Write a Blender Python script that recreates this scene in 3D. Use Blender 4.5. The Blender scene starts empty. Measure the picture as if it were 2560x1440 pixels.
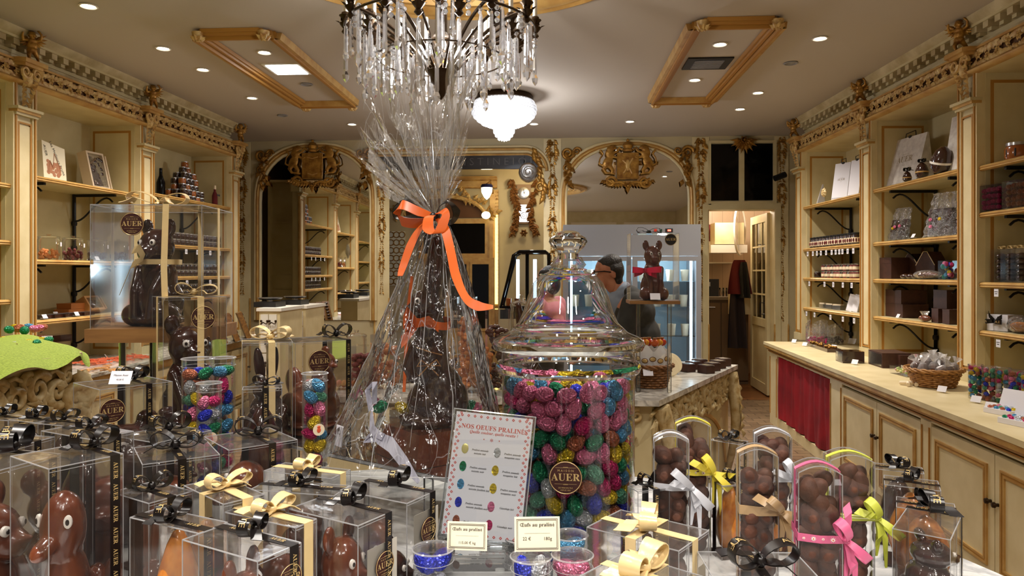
import bpy, bmesh, math, random
from mathutils import Vector, Matrix, Euler
R = random.Random(7)
PI = math.pi
SC = bpy.context.scene
COL = SC.collection
# ---------------------------------------------------------------- camera
CZ = 1.51; F = 1800.0; HY = 682.0; YAW = math.radians(3.5)
CA, SA = math.cos(YAW), math.sin(YAW)
cd = bpy.data.cameras.new('camera'); cam = bpy.data.objects.new('camera', cd); COL.objects.link(cam)
cam.location = (0, 0, CZ); cam.rotation_euler = (PI/2, 0, YAW)
cd.sensor_width = 36; cd.lens = F/2560*36; cd.shift_y = -(720-HY)/2560; cd.clip_start = 0.02; cd.clip_end = 60
SC.camera = cam
H = 3.136
# ---------------------------------------------------------------- world, exposure
SC.view_settings.view_transform = 'Standard'; SC.view_settings.look = 'None'
SC.view_settings.gamma = 1; SC.view_settings.use_curve_mapping = False
SC.view_settings.exposure = 0.9
SC.cycles.transparent_max_bounces = 40
SC.cycles.max_bounces = 9; SC.cycles.diffuse_bounces = 4; SC.cycles.glossy_bounces = 5
SC.cycles.transmission_bounces = 8
SC.cycles.sample_clamp_indirect = 4.0; SC.cycles.caustics_reflective = False; SC.cycles.caustics_refractive = False
wd = bpy.data.worlds.new('world'); SC.world = wd; wd.use_nodes = True
wb = wd.node_tree.nodes['Background']; wb.inputs[0].default_value = (0.90, 0.88, 0.86, 1); wb.inputs[1].default_value = 0.14

def ray(px, py):
    u = (px-1280)/F
    return Vector((CA*u-SA, SA*u+CA, (HY-py)/F))
def at(px, py, t):                      # point at camera depth t
    return Vector((0, 0, CZ)) + ray(px, py)*t
def onz(px, py, z):                     # point on the horizontal plane z
    r = ray(px, py); return Vector((0, 0, CZ)) + r*((z-CZ)/r.z)
def ony(px, py, y):                     # point on the plane Y = y
    r = ray(px, py); return Vector((0, 0, CZ)) + r*(y/r.y)
def online(px, A, B):                   # where the sight line of px crosses the plan line AB
    r = ray(px, HY); d = Vector((B[0]-A[0], B[1]-A[1]))
    den = r.x*d.y-r.y*d.x
    t = (A[0]*d.y-A[1]*d.x)/den
    return Vector((r.x*t, r.y*t, 0)), t

def lamp(name, kind, loc, power, color=(1, .86, .68), size=.05, spot=None, rot=(0, 0, 0)):
    l = bpy.data.lights.new(name, kind); l.energy = power; l.color = color
    if kind == 'AREA': l.size = size
    else: l.shadow_soft_size = size
    if spot: l.spot_size = math.radians(spot); l.spot_blend = .9
    o = bpy.data.objects.new(name, l); o.location = loc; o.rotation_euler = rot; COL.objects.link(o); return o
DOWN = [(221,14),(408,120),(507,173),(630,244),(880,310),(661,130),(2050,95),(1895,231),(1850,272),(1575,303),(1335,309),(1800,110),(1737,199)]
DOWN_OFF = [(706,288),(766,210),(1977,157)]
for q in DOWN:
    p = onz(q[0], q[1], H); lamp('spot_lamp', 'SPOT', (p.x, p.y, H-.02), 50, (1, .91, .80), .045, 125)
for X, Y, PW in [(x_, y_, 130 if y_ < 0 else 62) for x_, y_ in ((-2.6, 2.6), (-1.2, 1.1), (.5, 1.0), (1.9, 2.4), (-.2, 2.2), (1.2, .2), (-2.4, .8), (-.9,-.7), (.0,-.9), (.9,-.7))]:   # unseen spots added out of view; the stronger ones behind the viewer fill the foreground
    lamp('spot_lamp', 'SPOT', (X, Y, H-.02), PW, (1, .93, .85), .06, 130)
CHC = at(1103, 200, 3.44); CHC.z = 0    # chandelier axis
LAMP2 = onz(1260, 240, H)
lamp('chandelier_glow', 'POINT', (CHC.x, CHC.y, 2.66), 38, (1, .95, .88), .09)
lamp('basket_lamp_glow', 'POINT', (LAMP2.x, LAMP2.y, 2.62), 22, (.96, .97, 1), .12)

# ---------------------------------------------------------------- materials
def lin(*c):
    return tuple(((x/255)/12.92 if x/255 <= .04045 else ((x/255+.055)/1.055)**2.4) for x in c)+(1,)
class NT:
    def __init__(s, name):
        s.m = bpy.data.materials.new(name); s.m.use_nodes = True; s.t = s.m.node_tree; s.n = s.t.nodes; s.n.clear()
        s.out = s.n.new('ShaderNodeOutputMaterial')
    def add(s, typ, **kw):
        n = s.n.new(typ)
        for k, v in kw.items():
            if k.startswith('_'): setattr(n, k[1:], v)
            else: n.inputs[k.replace('0', ' ') if k not in n.inputs else k].default_value = v
        return n
    def link(s, a, b): s.t.links.new(a, b)
def coords(T, scale=(1, 1, 1), kind='Object'):
    tc = T.add('ShaderNodeTexCoord'); mp = T.add('ShaderNodeMapping'); mp.inputs['Scale'].default_value = scale
    T.link(tc.outputs[kind], mp.inputs['Vector']); return mp.outputs[0]
def ramp(T, src, stops):
    r = T.add('ShaderNodeValToRGB'); T.link(src, r.inputs[0]); e = r.color_ramp.elements
    while len(e) > 1: e.remove(e[-1])
    e[0].position = stops[0][0]; e[0].color = stops[0][1]
    for p, c in stops[1:]:
        x = e.new(p); x.color = c
    return r.outputs[0]
def P(name, col, rough=.5, metal=0, noise=None, bump=None, coat=0, emit=None, sheen=0, spec=None, scale=(1,1,1), vor=None):
    """Principled; noise=(scale, second colour), bump=(scale, strength), vor=(scale, strength) crinkle"""
    T = NT(name); b = T.add('ShaderNodeBsdfPrincipled'); T.link(b.outputs[0], T.out.inputs[0])
    b.inputs['Base Color'].default_value = col; b.inputs['Roughness'].default_value = rough; b.inputs['Metallic'].default_value = metal
    b.inputs['Coat Weight'].default_value = coat; b.inputs['Sheen Weight'].default_value = sheen
    if spec is not None: b.inputs['Specular IOR Level'].default_value = spec
    if emit: b.inputs['Emission Color'].default_value = emit[0]; b.inputs['Emission Strength'].default_value = emit[1]
    cv = coords(T, scale) if (noise or bump or vor) else None
    if noise:
        n = T.add('ShaderNodeTexNoise'); n.inputs['Scale'].default_value = noise[0]; n.inputs['Detail'].default_value = 5
        T.link(cv, n.inputs['Vector']); T.link(ramp(T, n.outputs[0], [(.32, noise[1]), (.66, col)]), b.inputs['Base Color'])
    if bump or vor:
        if vor:
            n = T.add('ShaderNodeTexVoronoi'); n.inputs['Scale'].default_value = vor[0]; bs = vor[1]; n.distance = 'MANHATTAN'
        else:
            n = T.add('ShaderNodeTexNoise'); n.inputs['Scale'].default_value = bump[0]; n.inputs['Detail'].default_value = 4; bs = bump[1]
        T.link(cv, n.inputs['Vector'])
        bp = T.add('ShaderNodeBump'); bp.inputs['Strength'].default_value = bs; bp.inputs['Distance'].default_value = .01
        T.link(n.outputs[0], bp.inputs['Height']); T.link(bp.outputs[0], b.inputs['Normal'])
    return T.m
def clear(name, tint=(.97, .97, .97, 1), ior=1.5, rough=.04, haze=0, hazecol=(.8, .8, .82, 1), bump=None, crease=None, boost=1.0, scale=(1,1,1)):
    """thin clear sheet: see-through with fresnel gloss, a little milky haze, optional whitened creases"""
    T = NT(name); tr = T.add('ShaderNodeBsdfTransparent'); tr.inputs[0].default_value = tint
    gl = T.add('ShaderNodeBsdfGlossy'); gl.inputs['Roughness'].default_value = rough; gl.inputs[0].default_value = (1, 1, 1, 1)
    fr = T.add('ShaderNodeFresnel'); fr.inputs[0].default_value = ior
    mul = T.add('ShaderNodeMath'); mul.operation = 'MULTIPLY'; mul.inputs[1].default_value = boost; mul.use_clamp = True
    T.link(fr.outputs[0], mul.inputs[0])
    mx = T.add('ShaderNodeMixShader'); T.link(mul.outputs[0], mx.inputs[0]); T.link(tr.outputs[0], mx.inputs[1]); T.link(gl.outputs[0], mx.inputs[2])
    last = mx.outputs[0]
    cv = coords(T, scale) if (bump or crease) else None
    if bump:
        n = T.add('ShaderNodeTexNoise'); n.inputs['Scale'].default_value = bump[0]; n.inputs['Detail'].default_value = 3; T.link(cv, n.inputs['Vector'])
        bp = T.add('ShaderNodeBump'); bp.inputs['Strength'].default_value = bump[1]; bp.inputs['Distance'].default_value = .02
        T.link(n.outputs[0], bp.inputs['Height']); T.link(bp.outputs[0], gl.inputs['Normal']); T.link(bp.outputs[0], fr.inputs['Normal'])
    if haze or crease:
        df = T.add('ShaderNodeBsdfDiffuse'); df.inputs[0].default_value = hazecol
        tl = T.add('ShaderNodeBsdfTranslucent'); tl.inputs[0].default_value = hazecol
        ad = T.add('ShaderNodeMixShader'); ad.inputs[0].default_value = .5; T.link(df.outputs[0], ad.inputs[1]); T.link(tl.outputs[0], ad.inputs[2])
        m2 = T.add('ShaderNodeMixShader'); m2.inputs[0].default_value = haze
        if crease:
            v = T.add('ShaderNodeTexVoronoi'); v.feature = 'DISTANCE_TO_EDGE'; v.inputs['Scale'].default_value = crease[0]
            nz = T.add('ShaderNodeTexNoise'); nz.inputs['Scale'].default_value = crease[0]*.6; T.link(cv, nz.inputs['Vector'])
            mxv = T.add('ShaderNodeMixRGB'); mxv.inputs[0].default_value = .12; T.link(cv, mxv.inputs[1]); T.link(nz.outputs[1], mxv.inputs[2])
            T.link(mxv.outputs[0], v.inputs['Vector'])
            T.link(ramp(T, v.outputs[0], [(0, (crease[1],)*3+(1,)), (crease[2], (haze,)*3+(1,))]), m2.inputs[0])
        T.link(last, m2.inputs[1]); T.link(ad.outputs[0], m2.inputs[2]); last = m2.outputs[0]
    T.link(last, T.out.inputs[0]); return T.m
def emissive(name, col, strength):
    T = NT(name); e = T.add('ShaderNodeEmission'); e.inputs[0].default_value = col; e.inputs[1].default_value = strength
    T.link(e.outputs[0], T.out.inputs[0]); return T.m
def glassy(name, col=(1, 1, 1, 1), ior=1.5, rough=0):
    T = NT(name); g = T.add('ShaderNodeBsdfGlass'); g.inputs[0].default_value = col; g.inputs['IOR'].default_value = ior; g.inputs['Roughness'].default_value = rough
    T.link(g.outputs[0], T.out.inputs[0]); return T.m
def marble(name, base, vein):
    T = NT(name); b = T.add('ShaderNodeBsdfPrincipled'); T.link(b.outputs[0], T.out.inputs[0]); cv = coords(T)
    n = T.add('ShaderNodeTexNoise'); n.inputs['Scale'].default_value = 4; n.inputs['Detail'].default_value = 8; n.inputs['Distortion'].default_value = 1.6
    T.link(cv, n.inputs['Vector']); T.link(ramp(T, n.outputs[0], [(.36, base), (.47, vein), (.53, base), (.75, vein)]), b.inputs['Base Color'])
    b.inputs['Roughness'].default_value = .18; return T.m
def tiles(name, c1, c2, mortar, sc, rough=.35, off=.5, bw=.5, rh=.25):
    T = NT(name); b = T.add('ShaderNodeBsdfPrincipled'); T.link(b.outputs[0], T.out.inputs[0]); cv = coords(T)
    k = T.add('ShaderNodeTexBrick'); k.inputs['Color1'].default_value = c1; k.inputs['Color2'].default_value = c2; k.inputs['Mortar'].default_value = mortar
    k.inputs['Scale'].default_value = sc; k.inputs['Mortar Size'].default_value = .012; k.offset = off; k.inputs['Brick Width'].default_value = bw; k.inputs['Row Height'].default_value = rh
    T.link(cv, k.inputs['Vector']); T.link(k.outputs[0], b.inputs['Base Color']); b.inputs['Roughness'].default_value = rough; return T.m

M = {}
M['cream'] = P('cream_paint', lin(208,194,152), .42, noise=(5, lin(194,178,134)))
M['cream_pale'] = P('pale_cream_paint', lin(222,206,164), .42, noise=(6, lin(208,190,144)))
M['wall'] = P('wall_paint', lin(192,178,142), .6, noise=(2.5, lin(182,166,128)))
M['ceil'] = P('ceiling_paint', lin(188,178,166), .8)
M['gold'] = P('antique_gold', lin(186,140,62), .34, .55, noise=(16, lin(128,84,30)), bump=(60, .3))
M['goldedge'] = P('gilded_edge', lin(204,166,98), .38, .2, noise=(9, lin(176,130,66)))
M['carve'] = P('carved_gilt_cream', lin(216,186,122), .45, .08, noise=(30, lin(168,122,62)))
M['carve_pale'] = P('carved_cream', lin(216,200,156), .45, noise=(24, lin(176,146,92)))
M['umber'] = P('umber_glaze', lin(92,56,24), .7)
M['ochre'] = P('ochre_line', lin(170,120,48), .5)
M['white'] = P('white_paint', lin(228,222,210), .5)
M['stone'] = P('cornice_paint', lin(206,190,150), .55, noise=(7, lin(168,148,104)))
M['mirror'] = P('mirror_silver', (.86,.86,.84,1), .015, 1)
M['bronze'] = P('dark_bronze', lin(62,46,30), .35, .8, bump=(40,.4))
M['iron'] = P('black_iron', lin(22,20,22), .4, .4)
M['black'] = P('black_gloss', lin(8,8,10), .12, spec=.3)
M['blackmat'] = P('black_plastic', lin(20,20,22), .45)
M['marble'] = marble('grey_marble', lin(206,202,192), lin(150,146,138))
M['wmarble'] = marble('white_marble', lin(226,226,224), lin(176,178,180))
M['choc'] = P('dark_chocolate', lin(58,28,20), .16, coat=.7, noise=(6, lin(36,17,13)), bump=(9, .12))
M['choc_milk'] = P('milk_chocolate', lin(112,58,36), .2, coat=.5, noise=(6, lin(86,42,26)), bump=(9, .12))
M['choc_matte'] = P('cocoa_dusted', lin(98,58,40), .7, noise=(40, lin(68,38,26)), bump=(60,.3))
M['caramel'] = P('golden_chocolate', lin(214,140,62), .22, coat=.6, noise=(7, lin(176,98,38)))
M['eye'] = P('eye_white', lin(238,232,224), .3); M['pupil'] = P('eye_pupil', lin(30,16,12), .3)
M['plastic'] = clear('clear_plastic', (.965,.963,.96,1), 1.45, .06, .012, boost=.6)
M['plastictop'] = clear('clear_plastic_lid', (.95,.95,.95,1), 1.5, .14, .035, bump=(7,.35), boost=1.35)
M['plasticedge'] = clear('plastic_edge', (.8,.8,.8,1), 1.5, .1, .38, boost=1.5)  # milkier white on box and rim edges imitates their highlights
M['acrylic'] = clear('acrylic_sheet', (.93,.94,.93,1), 1.5, .02, .02)
M['acrylicedge'] = clear('acrylic_edge', (.8,.82,.8,1), 1.5, .1, .35)
M['cello'] = clear('cellophane', (.985,.985,.985,1), 1.5, .10, .01, (.95,.95,.98,1), bump=(30,.8), crease=(14,.3,.010), boost=1.0, scale=(1,1,.25))
M['cello_flare'] = clear('cellophane_flare', (.992,.992,.992,1), 1.45, .12, .012, (.95,.95,.98,1), bump=(30,.8), crease=(20,.3,.012), boost=.6, scale=(1,1,.12))
M['fold'] = clear('creased_film', (.9,.9,.9,1), 1.5, .1, .55, (.95,.95,.97,1), boost=2)
M['cello2'] = clear('cellophane_bag', (.96,.96,.96,1), 1.5, .1, .05, (.95,.95,.98,1), bump=(45,.9), crease=(26,.4,.03), boost=1.8)
M['jarglass'] = clear('jar_glass', (.95,.955,.95,1), 1.5, .01, 0, boost=.8)
M['glass'] = clear('thin_glass', (.95,.96,.96,1), 1.5, .01, .0)
M['solidglass'] = glassy('solid_glass', (.98,.985,.98,1), 1.48)
M['crystal'] = clear('cut_crystal', (.9,.9,.92,1), 1.7, .05, .2, (.95,.96,1,1), boost=2.6)
M['rib_black'] = P('black_satin', lin(18,13,13), .28)
M['rib_gold'] = P('champagne_satin', lin(222,196,142), .3, .15, bump=(30,.2))
M['rib_orange'] = P('orange_satin', lin(222,98,22), .35)
M['rib_white'] = P('silver_organza', lin(200,202,210), .4, .1)
M['rib_yellow'] = P('yellow_organza', lin(228,208,70), .5)
M['rib_lime'] = P('lime_ribbon', lin(190,196,70), .45)
M['rib_limestripe'] = P('lime_ribbon_stripe', lin(236,236,190), .45)
M['rib_pink'] = P('pink_organza', lin(200,90,130), .45)
M['rib_tan'] = P('tan_satin', lin(176,146,106), .35)
M['print'] = P('gold_print', lin(196,168,112), .35, .3)
M['sticker'] = P('brown_sticker', lin(58,26,22), .4)
M['inkred'] = P('red_ink', lin(196,60,50), .6); M['ink'] = P('black_ink', lin(40,34,32), .6)
M['card'] = P('white_card', lin(226,224,232), .55); M['cardcream'] = P('cream_card', lin(236,226,200), .6)
M['board'] = P('wood_board', lin(150,108,58), .4, noise=(4, lin(112,74,36)), scale=(1,9,9))
M['silverboard'] = P('pale_card_base', lin(190,184,172), .5)
M['brownbox'] = P('brown_card', lin(72,42,32), .5, noise=(30, lin(60,34,26)))
M['wicker'] = P('wicker', lin(150,102,56), .6, noise=(40, lin(104,66,32)), bump=(80,.5))
M['wickerpale'] = P('pale_wicker', lin(190,140,80), .6, noise=(40, lin(140,92,46)), bump=(80,.5))
M['green'] = P('lime_mesh_cloth', lin(168,190,66), .7, noise=(120, lin(128,150,40)), bump=(160,.8))
M['velvet'] = P('red_velvet', lin(150,6,26), .75, noise=(4, lin(112,2,18)))
M['skin'] = P('skin', lin(186,128,98), .5, noise=(12, lin(170,108,80))); M['hair'] = P('dark_hair', lin(24,17,14), .5, bump=(120,.5))
M['jacket'] = P('dark_jacket', lin(42,40,34), .8, noise=(20, lin(30,29,26))); M['shirt'] = P('blue_shirt', lin(130,142,160), .7)
M['steel'] = P('painted_steel', lin(136,136,140), .4); M['fridgeglow'] = emissive('cold_cabinet_light', (.66,.86,1,1), 3.2)
M['fridgein'] = P('fridge_lining', lin(170,200,215), .5)
M['silver'] = P('silver_metal', lin(190,190,192), .25, .9)
M['lightdisc'] = emissive('downlight_glow', (1,.95,.86,1), 14); M['bulb'] = emissive('bulb_glow', (1,.97,.92,1), 14)
M['basketglow'] = emissive('lit_crystal', (.97,.98,1,1), 1.3)
M['warmglow'] = emissive('warm_lamp_glow', (1,.86,.52,1), 5); M['red_led'] = emissive('red_digits', (1,.05,.03,1), 6)
M['amber'] = emissive('amber_backlit', (1,.74,.22,1), 1.6)
M['candle'] = P('candle_sleeve', lin(238,234,224), .5)
M['darkglass'] = P('dark_pane', lin(6,6,8), .08, spec=.25)
M['tow_red'] = P('dark_red_cloth', lin(96,22,24), .9); M['tow_dark'] = P('dark_cloth', lin(44,34,36), .9)
M['jamdark'] = P('dark_jam', lin(44,22,16), .2, coat=.5); M['jamamber'] = P('amber_preserve', lin(150,80,26), .2, coat=.5)
M['labelcream'] = P('cream_label', lin(232,214,184), .6)
M['jelly_or'] = P('orange_jelly', lin(224,142,78), .55, bump=(90,.5)); M['jelly_re'] = P('plum_jelly', lin(126,52,52), .55, bump=(90,.5)); M['jelly_pu'] = P('grey_violet_jelly', lin(110,90,100), .55, bump=(90,.5))
M['white_choc'] = P('ivory_disc', lin(226,210,172), .4)
FOIL = {'pink': lin(226,120,158), 'magenta': lin(196,28,104), 'green': lin(16,132,88), 'gold': lin(214,184,22), 'light blue': lin(76,150,196),
        'deep blue': lin(30,48,196), 'copper': lin(176,98,66), 'silver': lin(196,200,206), 'mint': lin(92,168,134)}
FM = {k: P(k.replace(' ', '_')+'_foil', c, .3, .42, vor=(210,.55)) for k, c in FOIL.items()}

# ---------------------------------------------------------------- mesh helpers
class MB:
    def __init__(s): s.v = []; s.f = []; s.m = []
    def add(s, vs, fs, mi=0, X=None):
        o = len(s.v)
        s.v += [tuple(X @ Vector(p)) for p in vs] if X else [tuple(p) for p in vs]
        s.f += [tuple(i+o for i in f) for f in fs]; s.m += [mi]*len(fs); return s
    def box(s, c, d, mi=0, rz=0, X=None):
        x, y, z = d[0]/2, d[1]/2, d[2]/2
        K = Matrix.Translation(Vector(c)) @ Matrix.Rotation(rz, 4, 'Z')
        if X: K = X @ K
        return s.add([(-x,-y,-z),(x,-y,-z),(x,y,-z),(-x,y,-z),(-x,-y,z),(x,-y,z),(x,y,z),(-x,y,z)],
                     [(0,3,2,1),(4,5,6,7),(0,1,5,4),(1,2,6,5),(2,3,7,6),(3,0,4,7)], mi, K)
    def bb(s, x0, x1, y0, y1, z0, z1, mi=0, X=None):
        e = .00012*(len(s.v)//8 % 7)          # never two faces in exactly one plane
        return s.box(((x0+x1)/2,(y0+y1)/2,(z0+z1)/2), (x1-x0+e,y1-y0+e,z1-z0+e), mi, 0, X)
    def prism(s, poly, z0, z1, mi=0, X=None):      # plan polygon extruded along z
        n = len(poly); vs = [(p[0],p[1],z0) for p in poly]+[(p[0],p[1],z1) for p in poly]
        return s.add(vs, [tuple(range(n-1,-1,-1)), tuple(range(n,2*n))]+[(i,(i+1)%n,n+(i+1)%n,n+i) for i in range(n)], mi, X)
    def lathe(s, prof, n=24, mi=0, X=None, cap=True, sx=1, sy=1):
        vs = []; fs = []
        for r, z in prof:
            for k in range(n):
                a = 2*PI*k/n; vs.append((r*math.cos(a)*sx, r*math.sin(a)*sy, z))
        for i in range(len(prof)-1):
            for k in range(n): fs.append((i*n+k, i*n+(k+1)%n, (i+1)*n+(k+1)%n, (i+1)*n+k))
        if cap:
            if prof[0][0] > 1e-6: fs.append(tuple(range(n-1,-1,-1)))
            if prof[-1][0] > 1e-6: fs.append(tuple(range((len(prof)-1)*n, len(prof)*n)))
        return s.add(vs, fs, mi, X)
    def tube(s, pts, r, n=6, mi=0, X=None, closed=False):
        pts = [Vector(p) for p in pts]; N = len(pts); vs = []; fs = []; up = Vector((0,0,1)); last = None
        for i, p in enumerate(pts):
            a = pts[(i-1) % N] if (i or closed) else p; b = pts[(i+1) % N] if (i < N-1 or closed) else p
            d = (b-a); d = d.normalized() if d.length > 1e-9 else Vector((0,0,1))
            if last is None: last = d.orthogonal().normalized()
            u = (last-d*last.dot(d)); u = u.normalized() if u.length > 1e-6 else d.orthogonal().normalized(); last = u; w = d.cross(u)
            rr = r[i] if isinstance(r, (list, tuple)) else r
            for k in range(n):
                g = 2*PI*k/n; vs.append(p+u*rr*math.cos(g)+w*rr*math.sin(g))
        for i in range(N if closed else N-1):
            j = (i+1) % N
            for k in range(n): fs.append((i*n+k, i*n+(k+1)%n, j*n+(k+1)%n, j*n+k))
        if not closed: fs += [tuple(range(n-1,-1,-1)), tuple(range((N-1)*n, N*n))]
        return s.add(vs, fs, mi, X)
    def ball(s, c, r, mi=0, X=None, nu=12, nv=8, rot=None):
        r = (r, r, r) if not isinstance(r, (tuple, list)) else r
        vs = [(0,0,-1)]; fs = []
        for i in range(1, nv):
            t = -PI/2+PI*i/nv
            for k in range(nu): vs.append((math.cos(t)*math.cos(2*PI*k/nu), math.cos(t)*math.sin(2*PI*k/nu), math.sin(t)))
        vs.append((0,0,1)); L = len(vs)-1
        for k in range(nu): fs.append((0, 1+(k+1)%nu, 1+k)); fs.append((L, L-nu+k, L-nu+(k+1)%nu))
        for i in range(nv-2):
            for k in range(nu): a = 1+i*nu; fs.append((a+k, a+(k+1)%nu, a+nu+(k+1)%nu, a+nu+k))
        K = Matrix.Translation(Vector(c)) @ (rot.to_matrix().to_4x4() if rot else Matrix.Identity(4)) @ Matrix.Diagonal((r[0],r[1],r[2],1))
        return s.add(vs, fs, mi, (X @ K) if X else K)
    def ribbon(s, pts, wid, mi=0, X=None, th=.0006):   # pts centre line, wid = one vector or a list of half-width vectors
        pts = [Vector(p) for p in pts]; N = len(pts); W = [Vector(w) for w in wid] if isinstance(wid, list) else [Vector(wid)]*N
        vs = []; fs = []
        for i, p in enumerate(pts):
            d = pts[min(i+1,N-1)]-pts[max(i-1,0)]; nr = d.cross(W[i]); nr = nr.normalized()*th if nr.length > 1e-9 else Vector((0,0,th))
            vs += [p-W[i]-nr, p+W[i]-nr, p+W[i]+nr, p-W[i]+nr]
        for i in range(N-1):
            a = 4*i; b = a+4
            fs += [(a,a+1,b+1,b),(a+2,a+3,b+3,b+2),(a+1,a+2,b+2,b+1),(a+3,a,b,b+3)]
        fs += [(3,2,1,0),(4*N-4,4*N-3,4*N-2,4*N-1)]
        return s.add(vs, fs, mi, X)
    def bar(s, prof, p0, p1, mi=0, X=None, out=None, up=(0,0,1)):
        """extrude a profile [(out, up)] from p0 to p1; 'out' is the direction of the first axis"""
        p0 = Vector(p0); p1 = Vector(p1); o = Vector(out); u = Vector(up); n = len(prof)
        vs = [p0+o*a+u*b for a, b in prof]+[p1+o*a+u*b for a, b in prof]
        return s.add(vs, [tuple(range(n)), tuple(range(2*n-1,n-1,-1))]+[(i,i+n,(i+1)%n+n,(i+1)%n) for i in range(n)], mi, X)
    def sheet(s, fn, nu, nv, mi=0, X=None, wrap=False):
        vs = [fn(i/nu, j/nv) for j in range(nv+1) for i in range(nu if wrap else nu+1)]; w = nu if wrap else nu+1
        fs = [(j*w+i, j*w+(i+1)%w, (j+1)*w+(i+1)%w, (j+1)*w+i) for j in range(nv) for i in range(nu)]
        return s.add(vs, fs, mi, X)
    def mesh(s, name, mats, sharp=38):
        me = bpy.data.meshes.new(name); me.from_pydata(s.v, [], s.f)
        for m in (mats if isinstance(mats, (list, tuple)) else [mats]): me.materials.append(M[m] if isinstance(m, str) else m)
        me.polygons.foreach_set('material_index', s.m)
        if sharp: 
            me.polygons.foreach_set('use_smooth', [True]*len(s.f)); me.update(); me.set_sharp_from_angle(angle=math.radians(sharp))
        me.update(); return me
    def build(s, name, mats, parent=None, sharp=38, loc=None, rz=0, **kw):
        return link(name, s.mesh(name, mats, sharp), parent, loc, rz, **kw)
def link(name, me, parent=None, loc=None, rz=0, label=None, cat=None, group=None, kind=None, scale=None, rot=None):
    o = bpy.data.objects.new(name, me); COL.objects.link(o)
    if parent: o.parent = parent
    if loc is not None: o.location = loc
    if rz: o.rotation_euler = (0, 0, rz)
    if rot: o.rotation_euler = rot
    if scale: o.scale = (scale,)*3 if isinstance(scale, (int, float)) else scale
    tag(o, label, cat, group, kind); return o
def tag(o, label=None, cat=None, group=None, kind=None):
    if label: o['label'] = label
    if cat: o['category'] = cat
    if group: o['group'] = group
    if kind: o['kind'] = kind
    return o
def thing(name, label, cat, loc=(0,0,0), rz=0, group=None): return link(name, None, None, loc, rz, label=label, cat=cat, group=group)
def struct(mb, name, mats, **kw): return mb.build(name, mats, kind='structure', **kw)
KIDS = {}
def dup(root, loc, rz=0, label=None, group=None, scale=None, rot=None):
    def kids(o): return [c for c in bpy.data.objects if c.parent == o]
    if root.name not in KIDS: KIDS[root.name] = [(k, kids(k)) for k in kids(root)]
    r = root.copy(); COL.objects.link(r); r.location = loc; r.rotation_euler = rot if rot else (0, 0, rz)
    if label: r['label'] = label
    if group: r['group'] = group
    if scale: r.scale = (scale,)*3 if isinstance(scale, (int, float)) else scale
    for k, sub in KIDS[root.name]:
        c = k.copy(); COL.objects.link(c); c.parent = r
        for g in sub:
            d = g.copy(); COL.objects.link(d); d.parent = c
    return r
_TX = {}
def text(s, size):
    if s not in _TX:
        cu = bpy.data.curves.new('lettering', 'FONT'); cu.body = s; cu.size = 1; cu.align_x = 'CENTER'; cu.align_y = 'CENTER'; cu.resolution_u = 2
        o = bpy.data.objects.new('lettering', cu); COL.objects.link(o)
        bpy.context.view_layer.update()
        me = bpy.data.meshes.new_from_object(o.evaluated_get(bpy.context.evaluated_depsgraph_get()))
        _TX[s] = ([tuple(v.co) for v in me.vertices], [tuple(p.vertices) for p in me.polygons])
        bpy.data.objects.remove(o); bpy.data.curves.remove(cu); bpy.data.meshes.remove(me)
    v, f = _TX[s]; return [(a*size, b*size, c) for a, b, c in v], f
def serif(s): return ''.join(chr(0x1D400+ord(c)-65) if 'A' <= c <= 'Z' else chr(0x1D41A+ord(c)-97) if 'a' <= c <= 'z' else c for c in s)
def ital(s): return ''.join(chr(0x1D468+ord(c)-65) if 'A' <= c <= 'Z' else chr(0x1D482+ord(c)-97) if 'a' <= c <= 'z' else c for c in s)
def put_text(mb, s, size, X, mi):       # X maps local x right, y up, z out
    v, f = text(s, size); mb.add(v, f, mi, X)
def frame_at(c, right, up):              # 4x4 with local x = right, y = up, z = right x up
    r = Vector(right).normalized(); u = Vector(up); u = (u-r*u.dot(r)).normalized(); n = r.cross(u)
    m = Matrix((r, u, n)).transposed().to_4x4(); m.translation = Vector(c); return m
def blob(name, prims, voxel, mat, smooth=6):
    """prims: balls (c, r[, euler]) and limbs [(p0, r0), (p1, r1), ...] fused to one continuous skin"""
    mb = MB()
    for p in prims:
        if isinstance(p, list):
            for (a, ra), (b, rb) in zip(p[:-1], p[1:]):
                a = Vector(a); b = Vector(b); n = max(2, int((b-a).length/(min(ra, rb)*.45))+1)
                for i in range(n+1): t = i/n; mb.ball(a.lerp(b, t), ra+(rb-ra)*t, nu=10, nv=7)
        else: mb.ball(p[0], p[1], rot=Euler([math.radians(x) for x in p[2]]) if len(p) > 2 else None, nu=14, nv=10)
    o = bpy.data.objects.new(name, mb.mesh(name, mat, None)); COL.objects.link(o)
    r = o.modifiers.new('r', 'REMESH'); r.mode = 'VOXEL'; r.voxel_size = voxel; r.use_smooth_shade = True
    s = o.modifiers.new('s', 'SMOOTH'); s.iterations = smooth; s.factor = .5
    bpy.context.view_layer.update()
    me = bpy.data.meshes.new_from_object(o.evaluated_get(bpy.context.evaluated_depsgraph_get()))
    me.name = name; bpy.data.objects.remove(o)
    if not me.materials: me.materials.append(M[mat] if isinstance(mat, str) else mat)
    me.polygons.foreach_set('use_smooth', [True]*len(me.polygons)); me.update(); return me
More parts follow.
